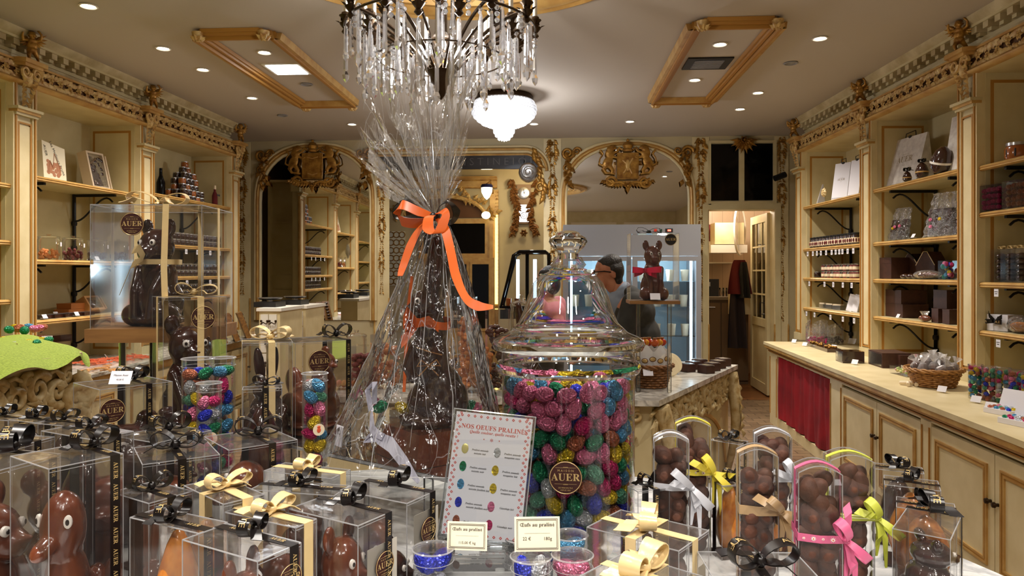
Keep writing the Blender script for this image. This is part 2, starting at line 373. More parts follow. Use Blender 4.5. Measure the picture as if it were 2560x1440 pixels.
# ================================================================= ROOM SHELL
YB = 8.7
def bx(px): return ony(px, HY, YB).x
def bz(px, py): return ony(px, py, YB).z
LA, LB = Vector((-3.585,4.44,0)), Vector((-3.49,7.86,0))      # plan line of the pilaster faces on either side
RA, RB = Vector((2.559,7.87,0)), Vector((2.657,4.46,0))
M['floor'] = tiles('floor_slabs', lin(128,104,78), lin(104,82,60), lin(70,54,40), 2.6)
M['parquet'] = tiles('floor_boards', lin(132,84,44), lin(100,60,30), lin(60,36,20), 1.6, .3, .4, 1.4, .12)
struct(MB().bb(-4.3,3.5,-2.1,YB,-.1,0), 'floor', 'floor')
struct(MB().bb(-4.3,3.5,YB,11.2,-.1,.0), 'floor', 'parquet')
struct(MB().bb(-4.3,3.5,-2.1,YB+.3,H,H+.1), 'ceiling', 'ceil')
struct(MB().bb(-4.3,-4.1,-2.1,YB+.2,0,H), 'wall_left', 'wall')
struct(MB().bb(3.15,3.35,-2.1,YB+.2,0,H), 'wall_right', 'wall')
w = MB()                                                        # shop front behind the viewer: piers and lintel, openings added to admit world light
for x0, x1 in ((-4.1,-3.5),(-2.0,-1.75),(-.1,.15),(1.5,1.75),(2.9,3.15)): w.bb(x0,x1,-2.1,-1.9,0,H)
w.bb(-4.1,3.15,-2.1,-1.9,2.0,H); w.bb(-4.1,3.15,-2.1,-1.9,0,.45)
struct(w, 'wall_front', 'cream')
for k in range(5): struct(MB().bb(-3.8+k*1.4,-2.6+k*1.4,-1.9,-1.88,2.1,2.85), 'trim_%d'%(k+1), P('pale_panel_%d'%k, lin(226,214,190), .6))
# back wall with the middle opening and the doorway
OX0, OX1, DX0, DX1 = bx(948), bx(1362), bx(1762), bx(1944)
OZ = bz(1250, 392); DZ = bz(1850, 520)
w = MB(); w.bb(-4.1,OX0,YB,YB+.18,0,H).bb(OX0,OX1,YB,YB+.18,OZ,H).bb(OX1,DX0,YB,YB+.18,0,H).bb(DX0,DX1,YB,YB+.18,DZ,H).bb(DX1,3.15,YB,YB+.18,0,H)
struct(w, 'wall_back', 'wall')
YA = 10.1
w = MB(); w.bb(-4.1,DX0-.1,YA,YA+.1,0,H).bb(-4.1,3.2,YB+.18,YA+.1,H-.1,H+.1).bb(DX0-.18,DX0-.1,YB+.18,YA+.8,0,H).bb(-4.1,-4,YB,YA,0,H)
struct(w, 'wall_alcove', 'wall')
M['backtile'] = tiles('wall_tiles', lin(206,184,160), lin(200,178,152), lin(170,150,126), 3.2, .35, 0, .5, .5)
struct(MB().bb(DX0-.1,3.2,11.0,11.1,0,H).bb(3.1,3.2,YB+.18,11.0,0,H).bb(DX0-.1,3.2,YA,11.1,2.75,2.85), 'wall_pantry', 'backtile')
lamp('pantry_lamp', 'POINT', (2.3,9.9,2.5), 26, (1,.84,.66), .1)
lamp('alcove_lamp', 'POINT', (-.3,9.4,2.7), 9, (1,.8,.5), .1)

def leaf(mb, X, L, W, lift, mi):
    mb.add([(0,0,0),(.42*L,.5*W,lift*.55),(L,0,lift*.25),(.42*L,-.5*W,lift*.55),(.5*L,0,lift*1.15)], [(0,4,1),(1,4,2),(2,4,3),(3,4,0)], mi, X)
def flower(mb, X, r, lift, mi, n=6):
    for k in range(n): leaf(mb, X @ Matrix.Rotation(2*PI*k/n, 4, 'Z'), r, r*.75, lift, mi)
    mb.ball((0,0,lift*.8), r*.28, mi, X, 6, 4)
def garland(mb, L, W, X, mi, step=.024, taper=None, sz=1.0):
    """raised leaf work along local x, width W in local y"""
    x = 0; k = 0
    while x < L:
        w = W*(taper(x/L) if taper else 1)
        for s in (-1, 1):
            T = X @ Matrix.Translation((x, s*w*.12, .002)) @ Matrix.Rotation(s*R.uniform(.45,1.15), 4, 'Z') @ Matrix.Rotation(R.uniform(-.3,.3), 4, 'X')
            leaf(mb, T, w*R.uniform(.42,.56)*sz, w*R.uniform(.2,.32)*sz, w*.16, mi)
            if R.random() < .5: mb.ball((x+R.uniform(0,step), s*w*R.uniform(.1,.34), w*.07), w*.07, mi, X, 6, 4)
        if k % 5 == 2: flower(mb, X @ Matrix.Translation((x, R.uniform(-.15,.15)*w, w*.07)), w*.3, w*.14, mi)
        x += step; k += 1
def scroll(mb, X, r, turns, th, mi, n=22, flip=1):
    """a flat spiral volute starting at the outside"""
    pts = []; rad = []
    for i in range(n+1):
        t = i/n; a = turns*2*PI*t; q = r*(1-t*.86)
        pts.append((q*math.cos(a), flip*q*math.sin(a), th*.5)); rad.append(th*(1-.55*t))
    mb.tube(pts, rad, 6, mi, X)

# ----------------------------------------------------------------- ceiling: coffers, rose, lights, vent
def coffer(corners, label):
    P4 = [onz(x, y, H) for x, y in corners]; c = sum(P4, Vector())/4
    X0 = (P4[0].x+P4[3].x)/2-c.x; X1 = (P4[1].x+P4[2].x)/2-c.x; Y0 = (P4[3].y+P4[2].y)/2-c.y; Y1 = (P4[0].y+P4[1].y)/2-c.y
    sk = ((P4[1].x+P4[0].x)-(P4[2].x+P4[3].x))/2/(Y1-Y0+1e-6)
    t = thing('ceiling_coffer_frame', label, 'ceiling moulding', (c.x, c.y, H))
    mb = MB(); a = .11
    def ring(off, wd, z, mi):
        vs = []
        for w_, zz in ((0,-.0015),(wd*.2,-z),(wd*.8,-z),(wd,-.0015)):
            o = off+w_; vs += [(X0+o,Y0+o,zz),(X1-o,Y0+o,zz),(X1-o,Y1-o,zz),(X0+o,Y1-o,zz)]
        mb.add(vs, [(4*r+k,4*r+(k+1)%4,4*r+4+(k+1)%4,4*r+4+k) for r in range(3) for k in range(4)], mi)
    ring(0,.05,.05,0); ring(.035,.03,.062,1); ring(.06,.04,.04,2); ring(.095,.02,.025,1)
    mb.build('moulding', ['goldedge','ochre'], t)
    for x in (X0+.09, X1-.09):
        for y in (Y0+.09, Y1-.09):
            r = MB(); flower(r, Matrix.Translation((x,y,-.04)) @ Matrix.Rotation(PI,4,'X'), .055, .035, 0, 8); r.lathe([(.0,-.075),(.02,-.07),(.035,-.05),(.04,-.02)],12,0,Matrix.Translation((x,y,0)))
            r.build('rosette', 'carve', t)
    return t
coffer([(480,85),(712,82),(893,250),(733,253)], 'gilded rectangular ceiling frame around the lit square panel')
coffer([(1708,60),(1970,52),(1797,240),(1622,245)], 'gilded rectangular ceiling frame around the dark square vent')
rc = at(1120, 100, 3.44); t = thing('ceiling_rose', 'round gilded moulding ring on the ceiling around the chandelier', 'ceiling moulding', (rc.x, rc.y, H))
m = MB(); m.lathe([(1.12,0),(1.11,-.03),(1.07,-.045),(1.05,-.02),(1.02,-.035),(.99,-.055),(.95,-.05),(.92,-.02),(.9,-.03),(.87,-.03),(.85,0)], 72, 0, cap=False); m.build('ring', 'goldedge', t)
m = MB()
for k in range(28):
    a = 2*PI*k/28; flower(m, Matrix.Translation((.8*math.cos(a),.8*math.sin(a),-.002)) @ Matrix.Rotation(PI,4,'X'), .05, .03, 0, 5)
m.build('leaf_border', 'carve', t)
dl = thing('downlight', 'x', 'downlight'); m = MB(); m.lathe([(.040,0),(.052,-.001),(.055,-.006),(.046,-.009),(.038,-.004)], 24, 0, cap=False); m.build('trim_ring', 'white', dl)
m = MB(); m.lathe([(0,-.002),(.038,-.002)], 24, 0, cap=False); m.build('lens', 'lightdisc', dl)
dn = {0:'nearest the cornice cherub',1:'between the cherub and the gilded coffer',2:'third along the row beside the lit coffer',3:'fourth along the row beside the lit coffer',4:'just behind the cellophane flare',
      5:'inside the coffer above the lit square panel',6:'by the cornice, outside the vent coffer',7:'beside the lower corner of the vent coffer',8:'last before the dark-paned window',9:'alone above the crest mirror',
      10:'close beside the basket chandelier',11:'inside the vent coffer, over the vent',12:'inside the vent coffer, under the vent'}
for i, q in enumerate(DOWN):
    p = onz(q[0], q[1], H); lb = 'small round lit ceiling spot '+dn[i]
    if i == 0: dl.location = (p.x,p.y,H); dl['label'] = lb; dl['group'] = 'ceiling downlights'
    else: dup(dl, (p.x,p.y,H), 0, lb, 'ceiling downlights')
dd = MB(); dd.lathe([(0,-.004),(.02,-.004),(.036,-.003),(.046,-.010),(.055,-.006),(.05,0)], 24)
me = dd.mesh('downlight', 'steel')
for q, s in zip(DOWN_OFF, ('beyond the lit row near the arched mirror','inside the lit coffer','between the vent coffer and the cornice')):
    p = onz(q[0], q[1], H); link('downlight', me, None, (p.x,p.y,H), label='small round ceiling spot switched off '+s, cat='downlight', group='unlit downlights')
p = onz(718,172,H); t = thing('square_ceiling_light', 'bright square recessed light panel in the gilded coffer', 'ceiling light', (p.x,p.y,H))
MB().bb(-.15,.15,-.15,.15,-.008,0).build('trim', 'white', t); MB().bb(-.125,.125,-.125,.125,-.012,-.008).build('diffuser', emissive('panel_glow',(.93,.97,1,1),9), t)
p = onz(1768,157,H); t = thing('ceiling_vent', 'black square air vent in the gilded coffer', 'vent', (p.x,p.y,H))
MB().bb(-.17,.17,-.15,.15,-.012,0).build('frame', 'blackmat', t); m = MB()
for k in range(7): m.bb(-.11,.11,-.1+k*.03,-.085+k*.03,-.018,-.01)
m.build('slats', 'steel', t)

# ----------------------------------------------------------------- the shelved wall units
DEPTH = .44
def bracket_mesh():
    m = MB(); m.tube([(0,0,0),(0,0,-.62)], .014, 8); m.box((0,-.18,-.012),(.022,.36,.022))
    pts = [(0, -.01-.30*t+0*0, -.26+.2*t+.05*math.sin(t*PI*1.0)-.0) for t in [i/12 for i in range(13)]]
    pts = [(0, -.015-.27*t, -.24+.205*(3*t*t-2*t**3)) for t in [i/12 for i in range(13)]]+[(0,-.31,-.045),(0,-.335,-.07)]
    m.tube(pts, .0085, 6); m.lathe([(.02,-.28),(.024,-.26),(.02,-.24)],10); m.lathe([(.02,-.5),(.024,-.48),(.02,-.46)],10)
    return m.mesh('shelf_bracket', 'iron')
BRK = bracket_mesh()
def pilaster(mb, z0, z1, w=.16):
    """local: centred on x=0, face at y=0"""
    mb.bb(-w/2,w/2,0,.1,z0,z1,0); mb.bb(-w*.3,w*.3,-.006,0,z0+.1,z1-.12,1)
    for s in (-1, 1):
        mb.bb(s*w*.5-.008,s*w*.5+.008,-.008,.02,z0+.06,z1-.06,2); mb.bb(s*w*.34-.006,s*w*.34+.006,-.011,0,z0+.08,z1-.1,3)
    mb.bb(-w*.34,w*.34,-.011,0,z1-.11,z1-.1,3); mb.bb(-w*.34,w*.34,-.011,0,z0+.08,z0+.09,3)
    for k, (q, z) in enumerate(((.03,0),(.042,.018),(.055,.036))): mb.bb(-w/2-q*.6,w/2+q*.6,-q,.02,z1-.06+z,z1-.042+z,2 if k == 1 else 0)
    mb.bb(-w/2-.02,w/2+.02,-.02,.02,z0,z0+.07,0)
def bay(origin, ang, L, zs, label, z0=.81, last=False, first_brk=.27):
    t = thing('shelf_bay', label, 'shelving', origin, ang)
    m = MB(); m.bb(0,L,DEPTH,DEPTH+.03,z0,2.8).build('back_panel', 'cream', t)
    for x in (.09, L-.11):
        m = MB(); m.bb(x,x+.02,.04,DEPTH,z0,2.78,0); s = 1 if x < L/2 else -1; xx = x+.02 if s > 0 else x
        m.bb(xx-.003 if s<0 else xx, xx if s<0 else xx+.003, .07,DEPTH-.03,z0+.05,2.72,1)
        m.bb(xx-.005 if s<0 else xx, xx if s<0 else xx+.005, .09,DEPTH-.05,z0+.07,2.70,0)
        m.build('side_panel', ['cream','ochre'], t)
    for sgn, x in ((1, .085), (-1, L-.085)):
        MB().bb(x-.02,x+.02,-.012,.05,z0,2.78,0).bb(x-.006,x+.006,-.02,.05,z0,2.78,1).build('stile', ['cream_pale','ochre'], t)
    MB().bb(0,L,0,DEPTH,2.765,2.79).build('soffit', 'cream_pale', t)
    m = MB(); pilaster(m, z0, 2.62); m.bb(-.09,.09,-.0,.12,2.62,2.8); m.build('pilaster', ['cream','cream_pale','goldedge','ochre'], t)
    if last:
        m = MB(); pilaster(m, z0, 2.62); m.bb(-.09,.09,-.0,.12,2.62,2.8); m.build('pilaster', ['cream','cream_pale','goldedge','ochre'], t, loc=(L,0,0))
    for i, z in enumerate(zs):
        m = MB(); m.bb(.07,L-.07,.02,DEPTH,z-.026,z-.001)
        s = m.build('shelf', 'cream', t)
        e = MB(); pr = [(0,0),(.012,-.004),(.02,-.014),(.014,-.02),(.018,-.028),(.006,-.036),(0,-.036)]
        e.bar(pr, (.05,.02,z), (L-.05,.02,z), 0, None, (0,-1,0)); e.bb(.05,L-.05,.004,.012,z-.0205,z-.0155,1); e.build('shelf_edge', ['goldedge','ochre'], s)
    for x in (first_brk, L-.33):
        for i, z in enumerate(zs):
            o = link('bracket', BRK, t, (x, DEPTH-.02, z-.028)); o.scale = (1,1,.92)
    # frieze: gilded leaf band on a dark ground between two fillets
    m = MB(); m.bb(0,L,-.004,.1,2.80,2.915,1); m.bar([(0,0),(.045,.01),(.05,.022),(.03,.04),(0,.04)], (0,0,2.765), (L,0,2.765), 2, None, (0,-1,0)); m.bb(0,L,-.03,.0,2.912,2.926,2)
    garland(m, L, .112, Matrix.Translation((0,-.006,2.857)) @ Matrix.Rotation(PI/2,4,'X'), 0, .019, None, 1.25)
    m.build('leaf_frieze', ['carve','umber','goldedge'], t, sharp=60)
    # cornice with modillions
    m = MB(); m.bb(0,L,.07,.13,2.92,H,0)
    m.bar([(0,0),(.03,.0),(.05,.03),(.05,.04),(0,.04)], (0,.08,2.93),(L,.08,2.93),0,None,(0,-1,0))
    m.bar([(0,0),(.02,.0),(.03,.02),(0,.02)], (0,.08,2.985),(L,.08,2.985),1,None,(0,-1,0))
    m.bar([(0,0),(.09,.0),(.1,.012),(.12,.03),(.125,.05),(0,.05)], (0,.08,3.086),(L,.08,3.086),0,None,(0,-1,0))
    m.bb(0,L,-.01,.08,3.07,3.086,1)
    n = int(L/.115)
    for k in range(n):
        x = (k+.5)*L/n; m.bb(x-.026,x+.026,0,.08,3.03,3.072,0); m.bb(x-.02,x+.02,.025,.08,3.008,3.03,1)
    m.build('cornice', ['stone','cream'], t)
    # carved corbel that carries the cherub
    def corbel(x):
        m = MB(); m.prism([(-.1,-.1),(.1,-.1),(.12,-.06),(.12,.06),(-.12,.06),(-.12,-.06)], 2.905,2.932,1); m.prism([(-.08,-.08),(.08,-.08),(.1,-.04),(.1,.06),(-.1,.06),(-.1,-.04)], 2.885,2.905,1)
        for q in (-1, 1):
            scroll(m, Matrix.Translation((q*.05,-.05,2.85)) @ Matrix.Rotation(PI/2,4,'X'), .045, 1.6, .014, 0, flip=q)
            for i in range(7): leaf(m, Matrix.Translation((q*.012*(7-i)*.5,-.04+.006*i,2.85-.03*i)) @ Matrix.Rotation(PI/2,4,'X') @ Matrix.Rotation(-PI/2+q*.5,4,'Z'), .06,.034,.03,0)
        m.ball((0,-.03,2.82), (.035,.03,.06), 0); m.build('corbel', ['carve','goldedge'], t, loc=(x,0,0))
    corbel(0)
    if last: corbel(L)
    return t
dL = (LB-LA).normalized(); aL = math.atan2(dL.y, dL.x)
dR = (RB-RA).normalized(); aR = math.atan2(dR.y, dR.x)
def Lp(y): return LA+dL*((y-LA.y)/dL.y)
def Rp(y): return RA+dR*((y-RA.y)/dR.y)
def bayp(o, a, x, y, z): return Vector((o.x+math.cos(a)*x-math.sin(a)*y, o.y+math.sin(a)*x+math.cos(a)*y, z))
ZL0 = [2.10,1.725,1.335]; ZL1 = [2.184,1.603,1.18]; ZL2 = [2.22,1.773,1.477,1.277]
BL0, BL1, BL2 = Lp(3.1), Lp(4.64), Lp(6.03)
bay(BL0, aL, 1.54/dL.y, ZL0, 'cream shelved wall bay cut by the picture edge beside the green cloth console')
bay(BL1, aL, 1.39/dL.y, ZL1, 'cream shelved wall bay holding the candy jars and sample boxes')
bay(BL2, aL, 1.63/dL.y, ZL2, 'cream shelved wall bay holding the jar pyramid', last=True)
ZR = [2.20,1.763,1.462,1.155]; ZR0 = [2.184,1.89,1.452,1.15]
BR0, BR1, BR2 = Rp(7.77), Rp(6.22), Rp(4.80)
bay(BR0, aR, 1.55/abs(dR.y), ZR, 'cream shelved wall bay with white bags and a row of spread jars')
bay(BR1, aR, 1.42/abs(dR.y), ZR, 'cream shelved wall bay with the large patterned gift bag and brown boxes')
bay(BR2, aR, 1.5/abs(dR.y), ZR0, 'cream shelved wall bay with bright pink candies, at the picture edge', last=True)
# ----------------------------------------------------------------- cherubs
def cherub_mesh():
    return blob('cherub_body', [((0,0,.145),(.042,.034,.05)), ((0,0,.10),(.044,.038,.034)), ((0,-.006,.185),(.036,.03,.026)), ((0,-.018,.235),(.031,.032,.034)),
        [((-.018,0,.09),.024),((-.026,-.03,.05),.018),((-.02,-.01,.012),.012),((-.02,-.03,.004),.009)], [((.018,0,.09),.024),((.04,.02,.055),.018),((.052,.05,.03),.012),((.055,.065,.02),.009)],
        [((-.032,0,.19),.015),((-.07,-.02,.18),.012),((-.075,-.04,.215),.010),((-.07,-.045,.24),.009)], [((.032,0,.19),.015),((.066,-.02,.2),.012),((.07,-.035,.245),.010),((.045,-.035,.275),.010)],
        ((0,-.05,.232),.007), ((-.016,-.044,.223),.011), ((.016,-.044,.223),.011), ((0,.0,.262),(.03,.03,.014)), ((-.028,-.004,.235),.01), ((.028,-.004,.235),.01)], .004, 'gold', 1)
CH = cherub_mesh()
def wing(s):
    m = MB()
    for k in range(6):
        a = .62-.34*k; X = Matrix.Translation((s*.012,.028,.19)) @ Matrix.Rotation(PI/2,4,'X')
        X = X @ Matrix.Rotation((a if s > 0 else PI-a),4,'Z'); leaf(m, X, .13-.012*k, .034, .014, 0)
        leaf(m, X @ Matrix.Translation((0,0,-.004)), .075-.006*k, .036, .024, 0)
    return m.mesh('wing', 'gold')
WG = [wing(-1), wing(1)]
CHS = .74
def cherub(loc, rz, label, s=1.0):
    t = thing('cherub_statue', label, 'cherub', loc, rz, 'gilded cherubs on the cornice'); t.scale = (s,)*3
    link('body', CH, t); link('wing', WG[0], t); link('wing', WG[1], t); return t
for (o, a, nm) in ((BL1,aL,'pale shelving beside the two-spot ceiling row, wings raised'),(BL2,aL,'pilaster before the jar pyramid bay'),(Lp(7.66),aL,'last corbel by the arched mirror wall')):
    p = bayp(o, a, 0, -.06, 2.932); cherub(p, a-.8, 'gilded winged cherub on the '+nm, CHS)
for (o, a, nm) in ((BR0,aR,'corbel next to the dark-paned window'),(BR1,aR,'pilaster between the white bags and the large gift bag'),(BR2,aR,'pilaster before the pink candy bay, face turned down')):
    p = bayp(o, a, 0, -.06, 2.932); cherub(p, a+.8, 'gilded winged cherub on the '+nm, CHS)

# ----------------------------------------------------------------- back wall furniture
def bpt(px, py, dy=0): 
    p = ony(px, py, YB); return Vector((p.x, YB+dy, p.z))
XW = Matrix.Rotation(PI/2,4,'X')                   # local x right, y up, z towards the viewer (for walls facing -Y)
def wallX(p): return Matrix.Translation(p) @ XW
def arch_pts(x0, x1, z0, zs, z1, n=14, sq=2.0):
    cx = (x0+x1)/2; a = (x1-x0)/2; b = z1-zs; pts = [(x0,z0)]
    for i in range(n+1):
        t = PI-PI*i/n; c, s = math.cos(t), math.sin(t)
        pts.append((cx+a*math.copysign(abs(c)**(2/sq), c), zs+b*abs(s)**(2/sq)))
    pts.append((x1,z0)); return pts
LION = blob('supporter', [((0,0,.10),(.05,.03,.075),(0,20,0)), ((.02,0,.2),(.048,.032,.06),(0,-10,0)), ((.045,0,.275),(.034,.03,.036)), ((.075,0,.268),(.018,.02,.015)), ((.02,0,.25),(.035,.03,.045)),
    [((-.01,0,.06),.028),((-.045,0,.02),.02),((-.02,0,-.03),.014),((.02,0,-.035),.012)], [((.02,0,.05),.026),((.05,0,.0),.018),((.04,0,-.04),.012),((.07,0,-.045),.01)],
    [((.05,0,.21),.018),((.1,0,.23),.013),((.115,0,.25),.012)], [((.05,0,.17),.018),((.1,0,.15),.013),((.12,0,.16),.012)],
    [((-.04,0,.05),.012),((-.09,0,.08),.009),((-.08,0,.15),.008),((-.05,0,.2),.009),((-.075,0,.24),.016)]], .006, 'gold', 3)
def crest(p, s, label, mane):
    t = thing('coat_of_arms', label, 'crest', p); t.scale = (s, s*.8, s)
    m = MB(); m.prism([(-.12,-.17),(.12,-.17),(.13,-.02),(.12,.15),(-.12,.15),(-.13,-.02)], 0, .03, 0, Matrix.Translation((0,0,.0)) @ XW)
    for q in (.006,): m.tube([(-.12,-.035,-.16),(.12,-.035,-.16),(.125,-.035,.14),(-.125,-.035,.14)], .009, 6, 0, None, True)
    m.build('shield', 'gold', t)
    m = MB()
    if mane: 
        m.ball((0,-.035,0),(.03,.015,.07)); m.tube([(-.05,-.035,-.1),(0,-.035,-.02),(.06,-.035,.08)],.012,6); m.tube([(-.06,-.035,.06),(0,-.035,0),(.05,-.035,-.1)],.01,6)
    else: m.tube([(-.07,-.032,.1),(0,-.032,.08),(.07,-.032,.1)],.006,6); m.tube([(-.06,-.032,-.1),(0,-.032,-.12),(.06,-.032,-.1)],.006,6)
    m.build('shield_relief', 'goldedge', t)
    for q in (-1, 1):
        o = link('supporter', LION, t, (q*-.0-q*-1*0+q*.235*1, -.03, -.06)); o.scale = (-q*1.15, .8, .98)
    m = MB(); m.lathe([(.05,.16),(.06,.18),(.05,.2),(.065,.235),(.04,.27),(.012,.285),(.02,.3),(.0,.32)],12,0,Matrix.Translation((0,-.02,0)))
    for q in (-1,1): m.tube([(q*.06,-.03,.18),(q*.1,-.03,.21),(q*.13,-.03,.17)],.012,6)
    m.build('crown_ornament', 'gold', t)
    m = MB()
    for q in (-1, 1):
        scroll(m, Matrix.Translation((q*.2,-.02,-.2)) @ XW, .07, 1.5, .018, 0, flip=-q)
        for i in range(9): leaf(m, Matrix.Translation((q*(.03+.03*i),-.02,-.19-.02*math.sin(i*.5))) @ XW @ Matrix.Rotation(-PI/2+q*(.2+.1*i),4,'Z'), .07,.04,.03,0)
        m.tube([(0,-.03,-.24),(q*.09,-.03,-.2),(q*.18,-.03,-.21),(q*.26,-.03,-.16)],.014,6)
    flower(m, Matrix.Translation((0,-.03,-.25)) @ XW, .05, .03, 0); leaf(m, Matrix.Translation((0,-.03,-.25)) @ XW @ Matrix.Rotation(-PI/2,4,'Z'), .09,.05,.03,0)
    m.build('scrollwork', 'gold', t); return t
def arched_mirror(px0, px1, pyb, pys, pyt, label, clabel, mane):
    a = bpt(px0, pys); b = bpt(px1, pys); cx = (px0+px1)/2; z0 = bz(cx, pyb); zs = bz(cx, pys); z1 = bz(cx, pyt)
    t = thing('arched_mirror', label, 'mirror', ((a.x+b.x)/2, YB, z0)); ox = (a.x+b.x)/2; hw = (b.x-a.x)/2
    pts = arch_pts(-hw, hw, 0, zs-z0, z1-z0, 22, 2.3)
    MB().prism(pts, 0, .012, 0, XW).build('mirror_glass', 'mirror', t, sharp=30)
    m = MB(); F2 = lambda d, q: [(x+(d if x > 0 else -d if x < 0 else 0)*min(1,abs(x)/hw*1.2), -q, z+(d if z > (zs-z0) else 0)*min(1,(z-(zs-z0))/(z1-zs)*1.3 if z > zs-z0 else 0)) for x, z in pts]
    m.tube(F2(.0,.02), .018, 8, 0); m.tube(F2(.03,.03), .016, 8, 1); m.tube(F2(.06,.02), .02, 8, 0); m.tube(F2(.012,.03), .007, 6, 2); m.tube(F2(.045,.036), .006, 6, 2)
    m.build('arched_frame', ['cream_pale','goldedge','ochre'], t)
    for q in (-1, 1):                       # leafy scroll ornament at each haunch
        m = MB()
        X = Matrix.Translation((q*(hw*.9),-.03,z1-z0-.16)) @ XW
        for i in range(14):
            a2 = PI/2-q*(.0+.13*i); leaf(m, X @ Matrix.Translation((q*.03*(i%3), -.03*i+.12, 0)) @ Matrix.Rotation(-PI/2+q*R.uniform(-.9,.9),4,'Z'), .1,.06,.05,0)
        scroll(m, X @ Matrix.Translation((q*.05,.08,.0)), .075, 1.7, .022, 0, flip=q); scroll(m, X @ Matrix.Translation((q*-.06,.1,.0)), .05, 1.5, .016, 0, flip=-q); scroll(m, X @ Matrix.Translation((q*.06,-.1,.0)), .05, 1.5, .016, 0, flip=-q)
        m.build('haunch_ornament', 'gold', t, sharp=70)
    c = bpt((px0+px1)/2-(4 if not mane else 0), 415, -.05); crest(c, 1.0, clabel, mane)
    return t
arched_mirror(652, 928, 800, 505, 372, 'wide arched wall mirror in a gilded frame over the drawer chests', 'gilded coat of arms with two rearing supporters on the mirror over the drawer chests', False)
arched_mirror(1414, 1722, 800, 500, 366, 'arched wall mirror in a gilded frame above the cold cabinet', 'gilded coat of arms with two rearing supporters on the mirror above the cold cabinet', True)
def strip(px, w, label, z1=H-.02, taper=.3, zlow=None):
    p = bpt(px, 600, -.012); zb = bz(px, 735 if zlow is None else zlow)
    t = thing('carved_garland', label, 'wall ornament', (p.x, YB, 0), 0, 'carved vertical garlands')
    MB().bb(-w*.62,w*.62,-.012,0,.3,H-.01).build('backing_strip', 'cream_pale', t)
    m = MB(); L = z1-zb
    garland(m, L, w, Matrix.Translation((0,-.014,z1)) @ XW @ Matrix.Rotation(-PI/2,4,'Z'), 0, .026, lambda q: (1-.55*q)*(.72+.28*math.sin(q*26)), 1.1)
    m.build('leaf_drop', 'gold', t, sharp=70)
    m = MB()
    for q in (-1, 1): m.bb(q*w*.6-.008,q*w*.6+.008,-.02,0,.3,zb-.05)
    m.build('reed_moulding', 'goldedge', t); return t
strip(607, .16, 'carved gilded garland strip beside the jar pyramid unit')
strip(955, .15, 'carved gilded garland strip between the arched mirror and the glazed opening')
strip(1381, .17, 'carved gilded garland strip beside the clock alcove')
strip(1751, .16, 'carved gilded garland strip between the cold cabinet and the pantry door', zlow=800)
strip(1953, .13, 'carved gilded garland strip between the pantry door and the shelving', zlow=800)
# middle opening: gilded jambs, dark lettered valance with a curled end
t = thing('lettered_valance', 'dark curved sign valance with faint lettering and a curled glass end', 'sign', (0, YB, 0))
zt = bz(1250,388); zb_ = bz(1250,424); xr = bx(1312)
m = MB(); m.bb(OX0,xr,-.05,-.01,zb_,zt,0); 
pts = [(xr,zt)]+[(xr+.17*math.sin(a)+0, zt-.17+.17*math.cos(a)) for a in [i*PI/2/8 for i in range(9)]]+[(xr+.17,zt-.27),(xr-.03,zt-.27)]
m.prism([(x,z) for x,z in pts], .01, .05, 0, XW); m.build('sign_board', P('navy_sign', lin(20,20,28), .2, coat=.4), t)
m = MB(); cxs = bx(1321); czs = bz(1321,432)
m.lathe([(0,.05),(.05,.055),(.08,.06),(.1,.075),(.115,.06),(.12,.0)],24,0,Matrix.Translation((cxs,0,czs)) @ XW, cap=False)
scroll(m, Matrix.Translation((cxs,-.06,czs)) @ XW, .085, 2.2, .012, 0); m.build('curled_end', 'silver', t)
m = MB(); put_text(m, 'C O G L I S T I N E I O D', .13, Matrix.Translation(((OX0+xr)/2+.35,-.052,(zt+zb_)/2)) @ XW, 0); m.build('lettering', P('faint_letters', lin(64,58,54), .4), t)
t = thing('opening_surround', 'stepped gilded moulding curving over the middle opening', 'moulding', (0, YB, 0))
for off, mt, r_ in ((0,'goldedge',.016),(.035,'cream_pale',.016),(.065,'goldedge',.018),(.1,'cream_pale',.014)):
    m = MB(); pp = [(OX0,-.04,zt+off)]+[(xr+.0+(.2+off)*math.sin(a), -.04, zt-.2+(.2+off)*math.cos(a)) for a in [i*PI/2/10 for i in range(11)]]
    m.tube(pp, r_, 8); m.build('moulding_line', mt, t)
m = MB()
for i in range(16): leaf(m, Matrix.Translation((bx(1330+i*2.1),-.05,bz(1330,370+i*8))) @ XW @ Matrix.Rotation(-1.0-.03*i+R.uniform(-.7,.7),4,'Z'), .13,.06,.05,0)
scroll(m, Matrix.Translation((bx(1352),-.05,bz(1352,470))) @ XW, .07, 1.5, .02, 0); scroll(m, Matrix.Translation((bx(1340),-.05,bz(1340,395))) @ XW, .05, 1.5, .016, 0, flip=-1)
m.build('acanthus_ornament', 'gold', t, sharp=70)
# transom window and pantry doorway
t = tag(link('window_1', None, None, (0,YB,0)), kind='structure')
for a_, b_ in ((1776,1846),(1859,1932)):
    MB().bb(bx(a_),bx(b_),-.01,0,bz(1850,501),bz(1850,360)).build('window_pane', 'darkglass', t)
m = MB(); x0, x1, z0, z1 = bx(1770), bx(1940), bz(1850,512), bz(1850,352)
m.bb(x0,x1,-.03,0,z1-.03,z1).bb(x0,x1,-.03,0,z0,z0+.04).bb(x0,x0+.03,-.03,0,z0,z1).bb(x1-.04,x1,-.03,0,z0,z1).bb(bx(1846),bx(1859),-.035,0,z0,z1); m.build('window_frame', 'cream', t)
m = MB(); X = wallX(Vector((bx(1857),-.04,bz(1857,352))))
for i in range(15): leaf(m, X @ Matrix.Rotation(-PI*i/14,4,'Z'), .13 if i%2 else .17,.05,.05,0)
flower(m, X, .06,.05,0); m.build('cartouche', 'gold', t)
